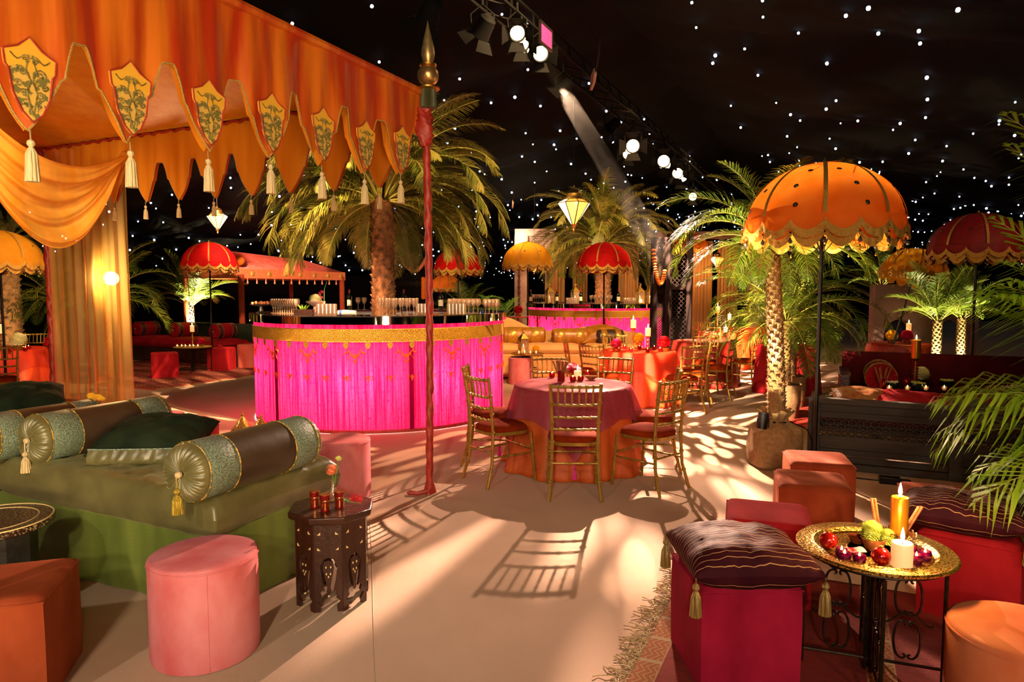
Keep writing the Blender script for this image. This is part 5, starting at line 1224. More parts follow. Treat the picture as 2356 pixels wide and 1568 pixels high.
# ------------------------------------------------------------ parasols
umbrella(0, 2.25, 6.02, .64, 'orange', 'big orange fringed parasol with gold ribs and mirror discs, right of centre', x=2.71)
umbrella(486, 2.22, 14.2, .54, 'red', 'red parasol over the left seating corner by the uplit palm')
umbrella(1055, 2.17, 15.0, .52, 'red', 'red parasol just right of the red canopy pole')
umbrella(1026, 1.78, 20.0, .44, 'orange', 'little orange parasol hanging low under the middle red one', mirrors=False)
umbrella(1214, 2.27, 14.6, .52, 'yellow', 'yellow parasol in front of the plaster gate pillar')
umbrella(1389, 2.2, 13.9, .535, 'red', 'red parasol in front of the far pink bar')
umbrella(1583, 2.85, 19.0, .5, 'orange', 'dim orange parasol behind the lattice screen', mirrors=False)
umbrella(6, 2.08, 9.6, .52, 'yellow', 'bright yellow parasol at the left edge')
umbrella(2240, 2.2, 8.8, .55, 'burgundy', 'burgundy parasol at the right behind the leaves')
t = umbrella(2095, 2.0, 11.2, .5, 'yellow', 'tilted yellow parasol under the burgundy one'); t.rotation_euler = (0, radians(14), 0)
t.location.x -= .45
point((1.95, 6.0, 2.05), 7, (1, .65, .3), .04, 'parasol_glow')

# ------------------------------------------------------------ palm in the burlap sack
PX, PY = 2.50, 6.38
palm('sack_palm', 'slender palm with a rough brightly lit trunk standing in a burlap sack, right', (PX, PY, .25), 1.86, .085, .068, 'roeb', ROEB, 30, lean=(.09, .48), sc=1.0, seed=2)
sk = thing('burlap_sack', 'burlap sack tied around the pot of the lit palm', 'sack', (PX-.03, PY-.05, 0))
def sackf(i, j):
    a = 2*pi*i; jj = [0, .04, .3, .62, .74, .82, .86, .9, 1.0]; r = interp([(0, .2), (.04, .225), (.3, .235), (.62, .225), (.74, .2), (.84, .11), (.9, .1), (1, .15)], j); z = interp([(0, .004), (.04, .02), (.62, .34), (.74, .38), (.84, .42), (1, .53)], j)
    sq = 1/(abs(cos(a))**5+abs(sin(a))**5)**.2; r *= (sq*.55+.45)*(1+.03*sin(5*a+j*6)+.09*sin(13*a)*max(0, j-.6)/.4); return (r*cos(a), r*sin(a), z+.012*sin(7*a)*(j > .6))
mb = MB(); mb.grid(sackf, 78, 30, cu=True); mb.grid(lambda i, j: (sackf(i, 0)[0]*j, sackf(i, 0)[1]*j, .004), 78, 1, cu=True); obj('sack_cloth', mb, M_['burlap'], sk, ang=0)
mb = MB(); mb.tube([(.112*cos(k*.4), .112*sin(k*.4), .425+.004*sin(k)) for k in range(34)], .006, 5); obj('tie_cord', mb, M_['black'], sk)
mb = MB(); mb.tube([(.1, -.06, .42), (.23, -.14, .36), (.28, -.2, .2), (.29, -.26, .02), (.5, -.5, .006), (.9, -.72, .006), (1.5, -1.0, .006), (2.0, -1.2, .006)], .006, 6); tag(obj('power_cable', mb, M_['black'], loc=(PX, PY, 0)), 'black cable running from the sack along the floor before the carved bench', 'cable')
mb = MB(); mb.box((0, 0, .03), (.16, .09, .06)); mb.box((.12, .02, .02), (.08, .06, .04)); tag(obj('plug_box', mb, M_['black'], loc=(3.22, 5.72, 0), rot=-.4, bevel=.006), 'small black plug box on the floor before the carved bench', 'box')
def uplight(x, y, z, tgt, power, col, label, ang=60, stand=False):
    t = thing('uplight', label, 'uplight', (x, y, z), 0, 'black can uplights')
    r = tuple((Vector(tgt)-Vector((x, y, z))).to_track_quat('-Z', 'Y').to_euler())
    mb = MB(); mb.lathe([(.03, .1), (.045, .095), (.048, -.05), (.044, -.05), (.042, .02), (.0, .022)], 18); mb.tube([(.049*cos(k*.5), .049*sin(k*.5), -.02) for k in range(13)], .004, 4); obj('can', mb, M_['black'], t, (0, 0, .08), r)
    mb = MB(); mb.lathe([(0, .0), (.04, -.002)], 14); obj('lens', mb, M_['lens'], t, (0, 0, .08), r)
    mb = MB(); mb.tube([(-.05, 0, .08), (-.055, 0, 0), (.055, 0, 0), (.05, 0, .08)], .006, 5); obj('bracket', mb, M_['black'], t)
    spot(Vector((x, y, z+.08))+(Vector(tgt)-Vector((x, y, z))).normalized()*.12, tgt, power, col, ang, .5, .03, name='uplight_beam')
uplight(PX-.21, PY-.22, .40, (PX+.02, PY-.02, 1.9), 900, (1, .84, .54), 'black can uplight on the burlap sack at the foot of the lit trunk', 62)
spot((PX-.75, PY-.9, .1), (PX, PY, 1.5), 520, (1, .82, .5), 60, .6, .05, name='palm_fill')
palm('bushy_palm', 'bushy low palm in a second burlap pot right behind the lit trunk', (3.52, 8.75, .4), .85, .07, .06, 'roeb', ROEB, 34, sc=1.12, seed=8)
palm('bushy_palm', 'darker bushy palm over the lit path behind the trunk', (3.95, 9.6, .4), 1.0, .07, .06, 'roeb', ROEB, 26, sc=1.15, seed=12)
for x, y, lb in ((3.52, 8.75, 'second burlap wrapped pot behind the lit palm'), (3.95, 9.6, 'brown planter farther back at the edge of the lit path')):
    mb = MB(); mb.grid(lambda i, j: (lambda a, r: (r*cos(a), r*sin(a), .004+.44*j))(2*pi*i, interp([(0, .17), (.5, .2), (.85, .2), (1, .21)], j)*(1+.02*sin(6*2*pi*i))), 40, 10, cu=True); mb.lathe([(.2, .43), (0, .42)], 20); tag(obj('plant_pot', mb, M_['burlap'], loc=(x, y, 0), ang=0), lb, 'pot')
spot((2.75, 8.1, .15), (3.4, 8.9, 1.7), 110, (1, .85, .4), 80, .6, .05, name='palm_fill')
uplight(3.02, 8.15, .02, (3.3, 8.8, 1.6), 120, (1, .85, .4), 'small black uplight on the floor left of the second burlap pot', 70)

# ------------------------------------------------------------ carved bench and its seating group
bx0 = Vector((2.74, 6.25, 0)); BA = atan2(-V.y, -V.x)      # local x to the right, local y away
BM = Matrix.Translation(bx0) @ Matrix.Rotation(BA, 4, 'Z')
def B3(x, y, z=0): return BM @ Vector((x, y, z))
bn = thing('carved_bench', 'dark grey carved wooden bench with a pierced frieze, seen from behind on the right', 'bench', bx0, BA)
LB = 3.3; gw = M_['greywood']
def bpart(n, c, d, m=gw, bev=.004): mb = MB(); mb.box(c, d); return obj(n, mb, m, bn, bevel=bev)
bpart('top_rail', (LB/2, .03, .635), (LB, .09, .05)); bpart('board', (LB/2, .04, .572), (LB-.02, .05, .07)); bpart('board', (LB/2, .045, .505), (LB-.02, .035, .06))
for k, x in enumerate((.05, 1.17, 2.29, 3.25)): bpart('post', (x, .035, .31), (.10, .075, .60))
for k in range(3):
    xc = .61+1.12*k; bpart('board', (xc, .045, .255), (1.02, .03, .12)); bpart('board', (xc, .05, .165), (1.02, .025, .055)); bpart('board', (xc, .045, .10), (1.02, .03, .055)); bpart('board', (xc, .04, .035), (1.02, .04, .06))
    mb = MB()
    for i in range(17):
        for j in range(3):
            x = xc-.48+.06*i+(.03 if j % 2 else 0); z = .345+.048*j
            if x > xc+.5: continue
            mb.tube([(x+.03*cos(a*pi/3+.5), .045, z+.027*sin(a*pi/3+.5)) for a in range(6)], .0065, 4, closed=True)
            mb.tube([(x+.012*cos(a*pi/3), .045, z+.012*sin(a*pi/3)) for a in range(6)], .004, 3, closed=True)
    obj('fretwork', mb, gw, bn, kind='stuff')
bpart('side_panel', (.03, .42, .31), (.04, .75, .60)); bpart('seat', (LB/2, .48, .36), (LB, .74, .05), M_['dkwood'])
mb = pillow(LB-.1, .68, .14, 7, .006, 4, 50, 14); tag(obj('seat_pad', mb, M_['red_velvet'], loc=B3(LB/2, .49, .45), rot=BA, ang=0), 'dark red seat pad on the carved bench', 'cushion')
cushion(B3(.45, .30, .60), BA+.1, .5, .40, .2, silk('striped_beige', '#8a4028', '#a88050'), 'orange-beige striped pillow on the carved bench at its left end', rx=.5, grp='pillows of the carved bench')
cushion(B3(.80, .31, .63), BA, .72, .36, .13, M_['red_velvet'], 'long crimson pillow lying just above the rim of the carved bench', rx=.35, grp='pillows of the carved bench')
cushion(B3(1.75, .16, .70), BA-.1, .75, .42, .2, velvet('plum_fringed', '#4a0a20', '#5a1028'), 'plum pillow with a pale fringe on the carved bench, right of the flower bowls', rx=.5, grp='pillows of the carved bench')
mb = MB(); rr = random.Random(3)
for k in range(110):
    x = 1.38+.75*k/110; p = B3(x, .06+.1*sin(k*.05), .78+.06*sin(k*.03)); mb.tube([p, p+Vector((rr.uniform(-.02, .02), rr.uniform(-.02, .02), rr.uniform(.005, .03)))], .003, 3)
tag(obj('wool_fringe', mb, M_['paper'], ang=0), 'pale woolly fringe along the plum pillow', 'fringe')['kind'] = 'stuff'
fs = thing('dark_sofa', 'dark red low sofa on the far side of the carved bench group', 'sofa', B3(.35, 2.75), BA)
for n, c, d, m in (('backrest', (1.6, .5, .42), (3.3, .16, .84), M_['darkred']), ('seat', (1.6, .05, .22), (3.2, .8, .42), M_['darkred']), ('arm', (-.02, .05, .33), (.14, .9, .62), M_['dkwood'])): mb = MB(); mb.box(c, d); obj(n, mb, m, fs, bevel=.03)
bolster(B3(.72, 2.38, .60), B3(.72, 2.38, .60)+U*.55, .17, 'red velvet bolster with pale piping at the left end of the dark sofa', 'darkred', 'plum', 'red_velvet', False, 'bolsters of the dark sofa')
bolster(B3(2.35, 2.35, .60), B3(3.15, 2.6, .60), .17, 'red bolster with several pale rings at the right end of the dark sofa', 'darkred', 'plum', 'darkred', False, 'bolsters of the dark sofa')
lt = thing('low_table', 'long black low table laid with bowls and flowers inside the bench group', 'table', B3(1.05, 1.55), BA)
mb = MB(); mb.box((.35, 0, .47), (1.7, .7, .04)); obj('tabletop', mb, M_['dkwood'], lt, bevel=.005)
for sx in (-.4, 1.1):
    for sy in (-.3, .3): mb = MB(); mb.box((sx, sy, .225), (.06, .06, .45)); obj('leg', mb, M_['dkwood'], lt)
def bowlf(px, py, lab, m, r=.07, fl='whitef'):
    p = G(px, py, .49); t = thing('glass_bowl', lab, 'bowl', p, 0, 'glass bowls on the low black table')
    mb = MB(); mb.lathe([(0, .004), (r*.8, .004), (r, .03), (r, .07), (r*.93, .07), (r*.9, .03), (0, .02)], 18); obj('bowl', mb, m, t)
    mb = MB(); rr = random.Random(px)
    for k in range(16): a = k*2.4; q = r*.85*sqrt(k/16); mb.ball((q*cos(a), q*sin(a), .065+rr.uniform(0, .012)), .016, 6, 4)
    obj('contents', mb, M_[fl], t)
gg = mat('green_glass', '#0c2014', rough=.1, coat=.6)
bowlf(2052, 892, 'dark green glass bowl on the low black table, left of the red bauble', gg); bowlf(2112, 894, 'dark green bowl below the white flower heads on the low table', gg, .085, 'limef'); bowlf(2178, 888, 'dark green bowl at the right end of the low table', gg, .08, 'limef'); bowlf(2025, 888, 'small red bowl by the cinnamon glass on the low table', M_['redglass'], .045, 'redf')
p = G(2084, 886, .49); mb = MB(); mb.ball((0, 0, .05), .05, 18, 12); tag(obj('red_ball', mb, M_['bauble'], loc=p), 'shiny red ball on the low black table', 'ornament')
p = G(2118, 880, .49)
def b10(t):
    obj('petals', pompom(MB(), (0, 0, .1), .1, 150, 3), M_['whitef'], t); mb = MB(); mb.lathe([(.05, 0), (.06, .05)], 12); obj('cup', mb, gg, t)
sprig_thing('white_flowers', 'cluster of glowing white flower heads on the low black table', p, b10)
def b11(t):
    mb = MB(); mb.lathe([(0, .003), (.04, .003), (.04, .12), (.036, .12), (.034, .01)], 16); obj('glass_cup', mb, M_['redglass'], t)
    for k in range(8): a = k*.8; mb = MB(); mb.tube([(.01*cos(a), .01*sin(a), .01), (.1*cos(a), .05*sin(a), .25)], .008, 6); obj('cinnamon_stick', mb, M_['cinnamon'], t)
sprig_thing('cinnamon_cup', 'glass of fanned cinnamon sticks on the low black table', G(2030, 893, .49), b11, 'cup')
p = G(2104, 888, .49); cs = candlestick(p.x, p.y, .49, .34, 'candlestick wound with red beads on the low black table', ch=.22, r=.05, cm='goldwax', power=6, lab2='gold candle burning high on the bead-wound stick')
mb = MB(); rr = random.Random(9)
for k in range(60): a = k*.9; mb.ball((.028*cos(a), .028*sin(a), .03+.27*k/60), .011, 5, 4)
obj('bead_garland', mb, M_['bauble'], cs, kind='stuff')
for k in range(4): pp = G(2040+k*42, 896, .49); tealight(pp.x, pp.y-.05, .49, 'tea light along the front of the low black table', 'glass', grp='tea lights on the low table')
# table with flowers beyond
banquet(6.5, 11.4, .5, 'far right dining table behind the dark sofa', 'dark red tablecloth behind the dark sofa', M_['rope_red'], 10, .06, .02, 2)
fl_ball('bright_bouquet', (6.35, 11.4, .765), .1, 'yellow', 'yellow flowers on the far right table'); fl_ball('bright_bouquet', (6.58, 11.35, .765+.0), .1, 'pinkf', 'pink flowers on the far right table', 6)
candlestick(6.72, 11.55, .765, .2, 'brass candlestick on the far right table', lab2='white candle on the far right table', power=5)
banquet(4.45, 11.0, .45, 'small dark red draped table behind the parasol pole', 'crimson cloth on the small table behind the parasol pole', M_['red_velvet'], 9, .07, .02, 4)
for k in range(3): tealight(4.4+.1*k, 10.7, .765, 'pink tea light on the small crimson table', grp='tea lights on the crimson table')

# ------------------------------------------------------------ brass tray table
TX, TY, TH = 1.535, 2.82, .55
tt = thing('tray_table', 'large engraved brass tray on a scrolled wrought iron stand, bottom right', 'side table', (TX, TY, 0))
tray_t = thing('brass_tray', 'round engraved brass tray laid with candles and red baubles', 'tray', (TX, TY, 0))
mb = MB(); mb.lathe([(.215, TH-.004), (.228, TH+.006), (.236, TH+.013), (.246, TH+.009), (.302, TH+.012), (.308, TH+.006), (.308, TH), (.3, TH-.001), (.24, TH-.006), (.21, TH-.016)], 72); obj('rim', mb, M_['brass'], tray_t)
mb = MB(); mb.lathe([(0, TH-.004), (.1, TH-.004), (.104, TH-.001), (.108, TH-.004), (.2, TH-.006), (.216, TH-.0), (.21, TH-.016), (0, TH-.016)], 60); obj('dish', mb, mat('polished_brass', '#b07c28', '#6a4812', rough=.3, metal=.9, ns=110, lo=.5, hi=.54), tray_t)
def scroll(cx, cz, r, a0, turns, sgn, n=22):
    return [(cx+r*(1-.8*k/n)*cos(a0+sgn*turns*2*pi*k/n), 0, cz+r*(1-.8*k/n)*sin(a0+sgn*turns*2*pi*k/n)) for k in range(n+1)]
pm = MB(); W = .27; Hh = TH-.03
for x in (0.02, W): pm.tube([(x, 0, 0 if x > .1 else .02), (x, 0, Hh)], .0085, 8)
for z_ in (.07, Hh-.01): pm.tube([(0, 0, z_), (W, 0, z_)], .007, 6)
pmm = pm.mesh('frame_panel', M_['iron'])
sc_ = MB()
def cscroll(cx, cz, size, ang0, k0, k1, odd=False, n=70, mir=1):
    """a bar whose curvature tightens towards both ends: a C scroll, or an S scroll when odd"""
    pts = [(0.0, 0.0)]; th = 0.0; half = []
    for sg in (1, -1):
        x = z = 0.0; th = 0.0; out = []
        for k in range(n//2):
            t = (k+.5)/(n/2); kk = (k0+k1*t**4)*(sg if not odd else 1)
            th += kk/(n/2)*(1 if sg > 0 or odd else 1); x += cos(th)*sg/(n/2); z += sin(th)*sg/(n/2); out.append((x, z))
        half.append(out)
    pts = list(reversed(half[1]))+[(0, 0)]+half[0]; c, s_ = cos(ang0), sin(ang0)
    return [(cx+mir*size*(c*x-s_*z), 0, cz+size*(s_*x+c*z)) for x, z in pts]
for s in (1, -1):
    cx = W/2
    sc_.tube(cscroll(cx+s*.050, .175, .125, pi/2, .5, 22, mir=s), .005, 6)
    sc_.tube(cscroll(cx+s*.050, .36, .120, pi/2, .5, 22, mir=s), .005, 6)
    sc_.tube(cscroll(cx+s*.045, .468, .065, .9, .6, 18, mir=s), .0045, 6)
    sc_.tube(cscroll(cx+s*.045, .267, .07, -.8, .4, 18, odd=True, mir=s), .0045, 6)
scm = sc_.mesh('scrollwork', M_['iron'])
for k in range(4):
    a = -.35+k*pi/2; o = link('frame_panel', pmm, tt, (0, 0, 0), a); link('scrollwork', scm, o)
mb = MB(); mb.tube([(.27*cos(2*pi*k/36), .27*sin(2*pi*k/36), TH-.018) for k in range(36)], .006, 6, closed=True); obj('ring', mb, M_['iron'], tt)
mb = MB(); rr = random.Random(6)
for k in range(5):
    a = rr.uniform(0, 6.3); r = rr.uniform(.01, .03); mb.tube([(r*cos(a), r*sin(a), Hh), (r*1.3*cos(a+.3), r*1.3*sin(a+.3), .3), (r*1.6*cos(a), r*1.6*sin(a), rr.uniform(.05, .15))], .0035, 4)
tag(obj('hanging_threads', mb, M_['iron'], loc=(TX, TY, 0)), 'dark shiny threads hanging under the brass tray', 'fringe')['kind'] = 'stuff'
ZB = TH-.004
P = lambda px, py: G(px, py, ZB)
def bauble(px, py, lab):
    p = P(px, py); t = thing('red_bauble', lab, 'ornament', (p.x, p.y, ZB), .4, 'red baubles on the brass tray')
    mb = MB(); mb.ball((0, 0, .037), .037, 24, 16); obj('ball', mb, M_['bauble'], t); mb = MB(); mb.lathe([(.008, .07), (.008, .08), (0, .081)], 10, T(0, .0, 0)); obj('cap', mb, M_['brassplain'], t)
bauble(1905, 1262, 'red glittery bauble at the left of the brass tray'); bauble(2026, 1300, 'red glittery bauble in front beside the ivory candle on the brass tray')
p = P(2074, 1304); mb = MB(); mb.lathe([(0, 0), (.045, 0), (.05, .008), (.044, .006), (0, .005)], 24); tag(obj('candle_dish', mb, M_['glass'], loc=p), 'little glass dish under the ivory candle on the brass tray', 'dish')
pillar_candle(p.x, p.y, ZB+.006, .039, .095, 'ivory pillar candle burning at the front of the brass tray', power=8)
p = P(2066, 1262); ht = .075
cst = thing('candle_stand', 'ornate pierced metal stand under the gold candle on the brass tray', 'candlestick', (p.x, p.y, ZB))
mb = MB(); mb.lathe([(.03, 0), (.028, .01), (.018, .03), (.022, .045), (.045, .065), (.052, ht), (.045, ht), (0, ht-.004)], 20)
obj('cup', mb, mat('bronze', '#a8704a', rough=.3, metal=.9), cst); mb = MB()
for k in range(12): a = k*pi/6; mb.tube([(.052*cos(a), .052*sin(a), ht-.002), (.064*cos(a), .064*sin(a), ht-.012), (.066*cos(a+.12), .066*sin(a+.12), ht+.004), (.06*cos(a+.16), .06*sin(a+.16), ht+.002)], .003, 4)
obj('scroll_edge', mb, mat('bronze_light', '#c08a60', rough=.3, metal=.9), cst)
pillar_candle(p.x, p.y, ZB+ht, .034, .15, 'tall gold pillar candle burning on the ornate stand of the brass tray', 'goldwax', 14)
for px, py, lb in ((1936, 1282, 'purple tea light cup nearest the left red bauble'), (1943, 1290, 'purple tea light cup left of centre at the tray front'), (1977, 1296, 'purple tea light cup just left of the front red bauble'), (2108, 1296, 'purple tea light cup right of the ivory candle'), (2128, 1288, 'purple tea light cup farthest right on the brass tray'), (2096, 1278, 'purple tea light cup behind the ivory candle')):
    p = P(px, py); tealight(p.x, p.y, ZB, lb, 'purpleglass', .82, 'purple tea lights on the brass tray')
def b12(t):
    mb = MB(); mb.lathe([(0, 0), (.035, 0), (.05, .05), (.046, .05), (.03, .005)], 16); obj('wicker_basket', mb, M_['cinnamon'], t)
    mb = MB(); pompom(mb, (-.01, 0, .07), .05, 120, 2); pompom(mb, (.05, -.01, .05), .04, 90, 3); pompom(mb, (0, .04, .06), .045, 90, 5); obj('chrysanthemums', mb, M_['limef'], t)
sprig_thing('flower_basket', 'yellow-green chrysanthemums in a little basket on the brass tray', P(2010, 1262), b12)
p = P(1972, 1248); mb = MB(); mb.lathe([(0, .003), (.02, 0), (.038, .028), (.035, .03), (.018, .01), (0, .01)], 20); tag(obj('clay_bowl', mb, M_['orange_velvet'], loc=p), 'tiny orange clay bowl left of the chrysanthemums on the tray', 'bowl')
for i, (a, b, lb) in enumerate((((2038, 1268, 0), (2005, 1146, .17), 'bundle of cinnamon sticks leaning left behind the flowers on the tray'), ((2076, 1262, 0), (2114, 1165, .15), 'bundle of cinnamon sticks leaning right behind the gold candle'))):
    q = P(a[0], a[1])+Vector((0, .05, 0)); r_ = A(b[0], b[1], q.y+.02); t = thing('cinnamon_bundle', lb, 'spice', (q.x, q.y, ZB), 0, 'cinnamon bundles on the brass tray'); d = r_-Vector((q.x, q.y, ZB))
    for k in range(2): mb = MB(); mb.tube([(0+.012*k, 0, 0), (d.x+.014*k, d.y, d.z)], .0065, 7); obj('cinnamon_stick', mb, M_['cinnamon'], t)
def b13(t):
    mb = MB(); mb.grid(lambda i, j: (.1*i-.05, .05*j-.025, .014+.012*sin(i*9)*sin(pi*j)), 20, 6); obj('ribbon_cloth', mb, mat('striped_candy', '#c01828', '#f0d8b8', rough=.5, ns=14, nstretch=(3, .1, .1), lo=.48, hi=.52), t, solid=.004)
sprig_thing('striped_sweet', 'red and white striped ribbon curled on the brass tray', P(1960, 1272), b13, 'ribbon'); 

# ------------------------------------------------------------ rugs
def kilim(nm, base='#6a1408', band='#8a4a12', cream='#98805c', w=.46, fr=.25, zz=14):
    m = mat(nm, base, '#7c1c0c', rough=.95, ns=12, nstretch=(1, 6, 1), bump=.4, bs=200); nt = m.node_tree; N = nt.nodes; L = nt.links; b = N['Principled BSDF']
    tc = N.new('ShaderNodeTexCoord'); sp = N.new('ShaderNodeSeparateXYZ'); L.new(tc.outputs['Object'], sp.inputs[0])
    def M2(op, a, b_=None, c=None):
        n = N.new('ShaderNodeMath'); n.operation = op
        for k, v in enumerate((a, b_, c)):
            if v is None: continue
            if isinstance(v, (int, float)): n.inputs[k].default_value = v
            else: L.new(v, n.inputs[k])
        return n.outputs[0]
    x, y = sp.outputs[0], sp.outputs[1]
    fx = M2('FRACT', M2('DIVIDE', x, w)); inb = M2('LESS_THAN', fx, fr)
    zig = M2('PINGPONG', M2('MULTIPLY', y, zz), .5); loc = M2('DIVIDE', fx, fr)
    d = M2('PINGPONG', M2('ADD', M2('MULTIPLY', loc, 2.0), zig), .25); l1 = M2('LESS_THAN', d, .05)
    seg = M2('FRACT', M2('MULTIPLY', y, zz/3)); l2 = M2('LESS_THAN', seg, .12)
    edge = M2('LESS_THAN', M2('PINGPONG', M2('ADD', loc, .5), .5), .06) if 0 else M2('GREATER_THAN', M2('ABSOLUTE', M2('SUBTRACT', loc, .5)), .44)
    dash = M2('GREATER_THAN', M2('FRACT', M2('MULTIPLY', y, 60)), .4)
    cr = M2('MAXIMUM', M2('MAXIMUM', l1, l2), M2('MULTIPLY', edge, dash))
    mx = N.new('ShaderNodeMix'); mx.data_type = 'RGBA'; L.new(inb, mx.inputs[0]); L.new(N[m['cn']].outputs[2], mx.inputs[6]); mx.inputs[7].default_value = lin(band)
    my = N.new('ShaderNodeMix'); my.data_type = 'RGBA'; L.new(M2('MULTIPLY', inb, cr), my.inputs[0]); L.new(mx.outputs[2], my.inputs[6]); my.inputs[7].default_value = lin(cream)
    L.new(my.outputs[2], b.inputs['Base Color']); return m
rg = thing('kilim_rug', 'dark red kilim rug with patterned bands and a knotted fringe, bottom right', 'rug', (1.10, 4.08, 0), BA)
mb = MB(); mb.grid(lambda i, j: (2.9*i+.006*sin(j*30), -2.6*j, .006+.003*sin(i*20)*sin(j*17)), 60, 60); obj('weave', mb, kilim('kilim'), rg, ang=0, solid=.008)
mb = MB(); rr = random.Random(2)
for k in range(300):
    y = -2.6*k/300; l = rr.uniform(.05, .13); x = 0; pts = [(x+.01, y, .01)]; a = pi+rr.uniform(-.5, .5)
    for q in range(5): a += rr.uniform(-1.1, 1.1)*.8; pts.append((pts[-1][0]+cos(a)*l/4, pts[-1][1]+sin(a)*l/4, rr.uniform(.004, .012)))
    mb.tube(pts, .0025, 3)
obj('fringe', mb, M_['silver_tassel'], rg, kind='stuff', ang=0)
r2 = thing('oriental_rug', 'dark red patterned rug under the left seating corner', 'rug', (-5.9, 11.25, 0), UA)
mb = MB(); mb.grid(lambda i, j: (4.2*i, 4.5*j, .006), 30, 30); obj('weave', mb, kilim('kilim_far', '#5c120a', '#7a2810', '#a06840', .6, .5, 5), r2, ang=0, solid=.008)
mb = MB(); 
for k in range(200): mb.tube([(-.0, 4.5*k/200, .008), (-.08, 4.5*k/200+rr.uniform(-.01, .01), .004)], .003, 3)
obj('fringe', mb, M_['rope_red'], r2, kind='stuff')
r3 = thing('red_runner', 'red striped rug edge behind the lit palm trunk on the path', 'rug', (3.05, 8.35, 0), UA)
mb = MB(); mb.grid(lambda i, j: (2.3*i, -2.0*j, .006), 20, 20); obj('weave', mb, kilim('kilim_red', '#a01c10', '#c04020', '#802010', .3, .3, 5), r3, ang=0, solid=.008)

# ------------------------------------------------------------ palm leaves at the right edge
FB = thing('leafy_palm', 'feathery green palm leaning in from the right edge, in front of everything', 'palm tree', (3.36, 3.14, 0), 0, 'potted palms')
mb = MB(); mb.lathe([(0, 0), (.15, 0), (.19, .3), (.2, .32), (.17, .32), (.17, .28), (0, .27)], 24); obj('pot', mb, M_['orange_velvet'], FB)
AR = [frond_mesh(L, D(e), D(dr), 30, ll, .020, ld, 31+i, M_['leafbright'], .25, .14, .95, .006) for i, (L, e, dr, ll, ld) in enumerate(((1.6, 80, 74, .50, .9), (1.45, 72, 98, .50, 1.2), (1.3, 62, 112, .46, 1.5), (1.1, 52, 120, .42, 1.6), (1.85, 84, 60, .50, .8)))]
rr = random.Random(5)
for i in range(34):
    v = (0, 4, 1, 2, 0, 1, 3, 2, 4, 1)[i % 10]; az = 180+((i*37) % 90-45) if i % 4 else (i*53) % 360
    link('frond', AR[v], FB, (rr.uniform(-.05, .05), rr.uniform(-.05, .05), rr.uniform(.34, .46)), (rr.uniform(-.3, .3), rr.uniform(-.1, .1), D(az)), rr.uniform(.9, 1.15))
for az, s in ((176, 1.3), (188, 1.2), (168, 1.22)): link('frond', AR[4], FB, (0, 0, .45), (.1, -.08, D(az)), s)
mb = MB()
for k in range(7): a = k*.9; mb.tube([(.05*cos(a), .05*sin(a), .25), (.035*cos(a), .035*sin(a), .5)], .012, 6)
obj('stems', mb, M_['stem'], FB, kind='stuff')
spot((1.2, 1.3, 2.6), (2.7, 3.0, 1.4), 110, (1, .82, .5), 60, .7, .1, name='leaf_wash')

# ------------------------------------------------------------ far right: palms and plaster arcade
for x, y, z_, h, r, s, sd, lb, n in ((6.55, 10.5, 0, 1.17, .075, .9, 3, 'spotlit twin palm behind the dark sofa, left of the pair', 26), (7.05, 10.7, 0, 1.2, .07, .75, 6, 'spotlit palm right of the twin palm behind the dark sofa', 22), (8.1, 15, 0, 1.75, .08, .9, 9, 'thin far palm left of the spotlit pair', 20),
        (5.0, 12.8, 0, 1.0, .07, 1.15, 15, 'unlit bushy palm behind the crimson draped table', 26)):
    palm('small_palm', lb, (x, y, z_), h, r, r*.85, 'upr', UPR, n, sc=s*1.1, seed=sd)
for x, y, h, lb in ((6.3, 10.1, 1.2, 'uplight before the spotlit twin palm'), (6.9, 10.3, 1.2, 'uplight before the right-hand spotlit palm'), (7.95, 14.6, 1.7, 'uplight at the thin far palm')):
    uplight(x, y, .02, (x+.2, y+.35, h+.3), 620, (1, .85, .45), lb, 60)
ar = thing('plaster_arcade', 'pale plaster wall with round arches at the far right', 'arcade', (6.35, 12.2, 0), -.12)
def arch_poly(w, h, ow, oh):
    p = [(-w/2, 0), (-ow/2, 0), (-ow/2, oh)]
    p += [(-ow/2*cos(pi*k/12), oh+ow/2*sin(pi*k/12)*1.1) for k in range(1, 12)]
    return p+[(ow/2, oh), (ow/2, 0), (w/2, 0), (w/2, h), (-w/2, h)]
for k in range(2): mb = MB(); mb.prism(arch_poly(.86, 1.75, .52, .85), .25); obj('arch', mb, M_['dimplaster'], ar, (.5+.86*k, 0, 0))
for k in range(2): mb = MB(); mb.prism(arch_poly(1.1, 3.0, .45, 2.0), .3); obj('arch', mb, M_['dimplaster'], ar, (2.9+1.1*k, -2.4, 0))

# ------------------------------------------------------------ pavilion behind the far bar
pv = thing('white_pavilion', 'pale plaster and beam pavilion with draped curtains behind the far bar', 'pavilion', (0, 0, 0))
YP = 19.5; pxs = (1199, 1268, 1448, 1600, 1738)
for k, px in enumerate(pxs):
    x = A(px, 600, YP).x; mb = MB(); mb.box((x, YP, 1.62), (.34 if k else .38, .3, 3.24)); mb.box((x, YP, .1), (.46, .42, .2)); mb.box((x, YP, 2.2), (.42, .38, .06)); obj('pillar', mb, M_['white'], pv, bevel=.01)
for a, b, zt in ((1184, 1275, 3.35), (1510, 1760, 3.28)):
    xa, xb = A(a, 600, YP).x, A(b, 600, YP).x; mb = MB(); mb.box(((xa+xb)/2, YP, zt-.08), (xb-xa, .36, .2)); obj('beam', mb, M_['white'], pv, bevel=.01)
xa, xb = A(1199, 600, YP).x, A(1268, 600, YP).x; w_ = xb-xa
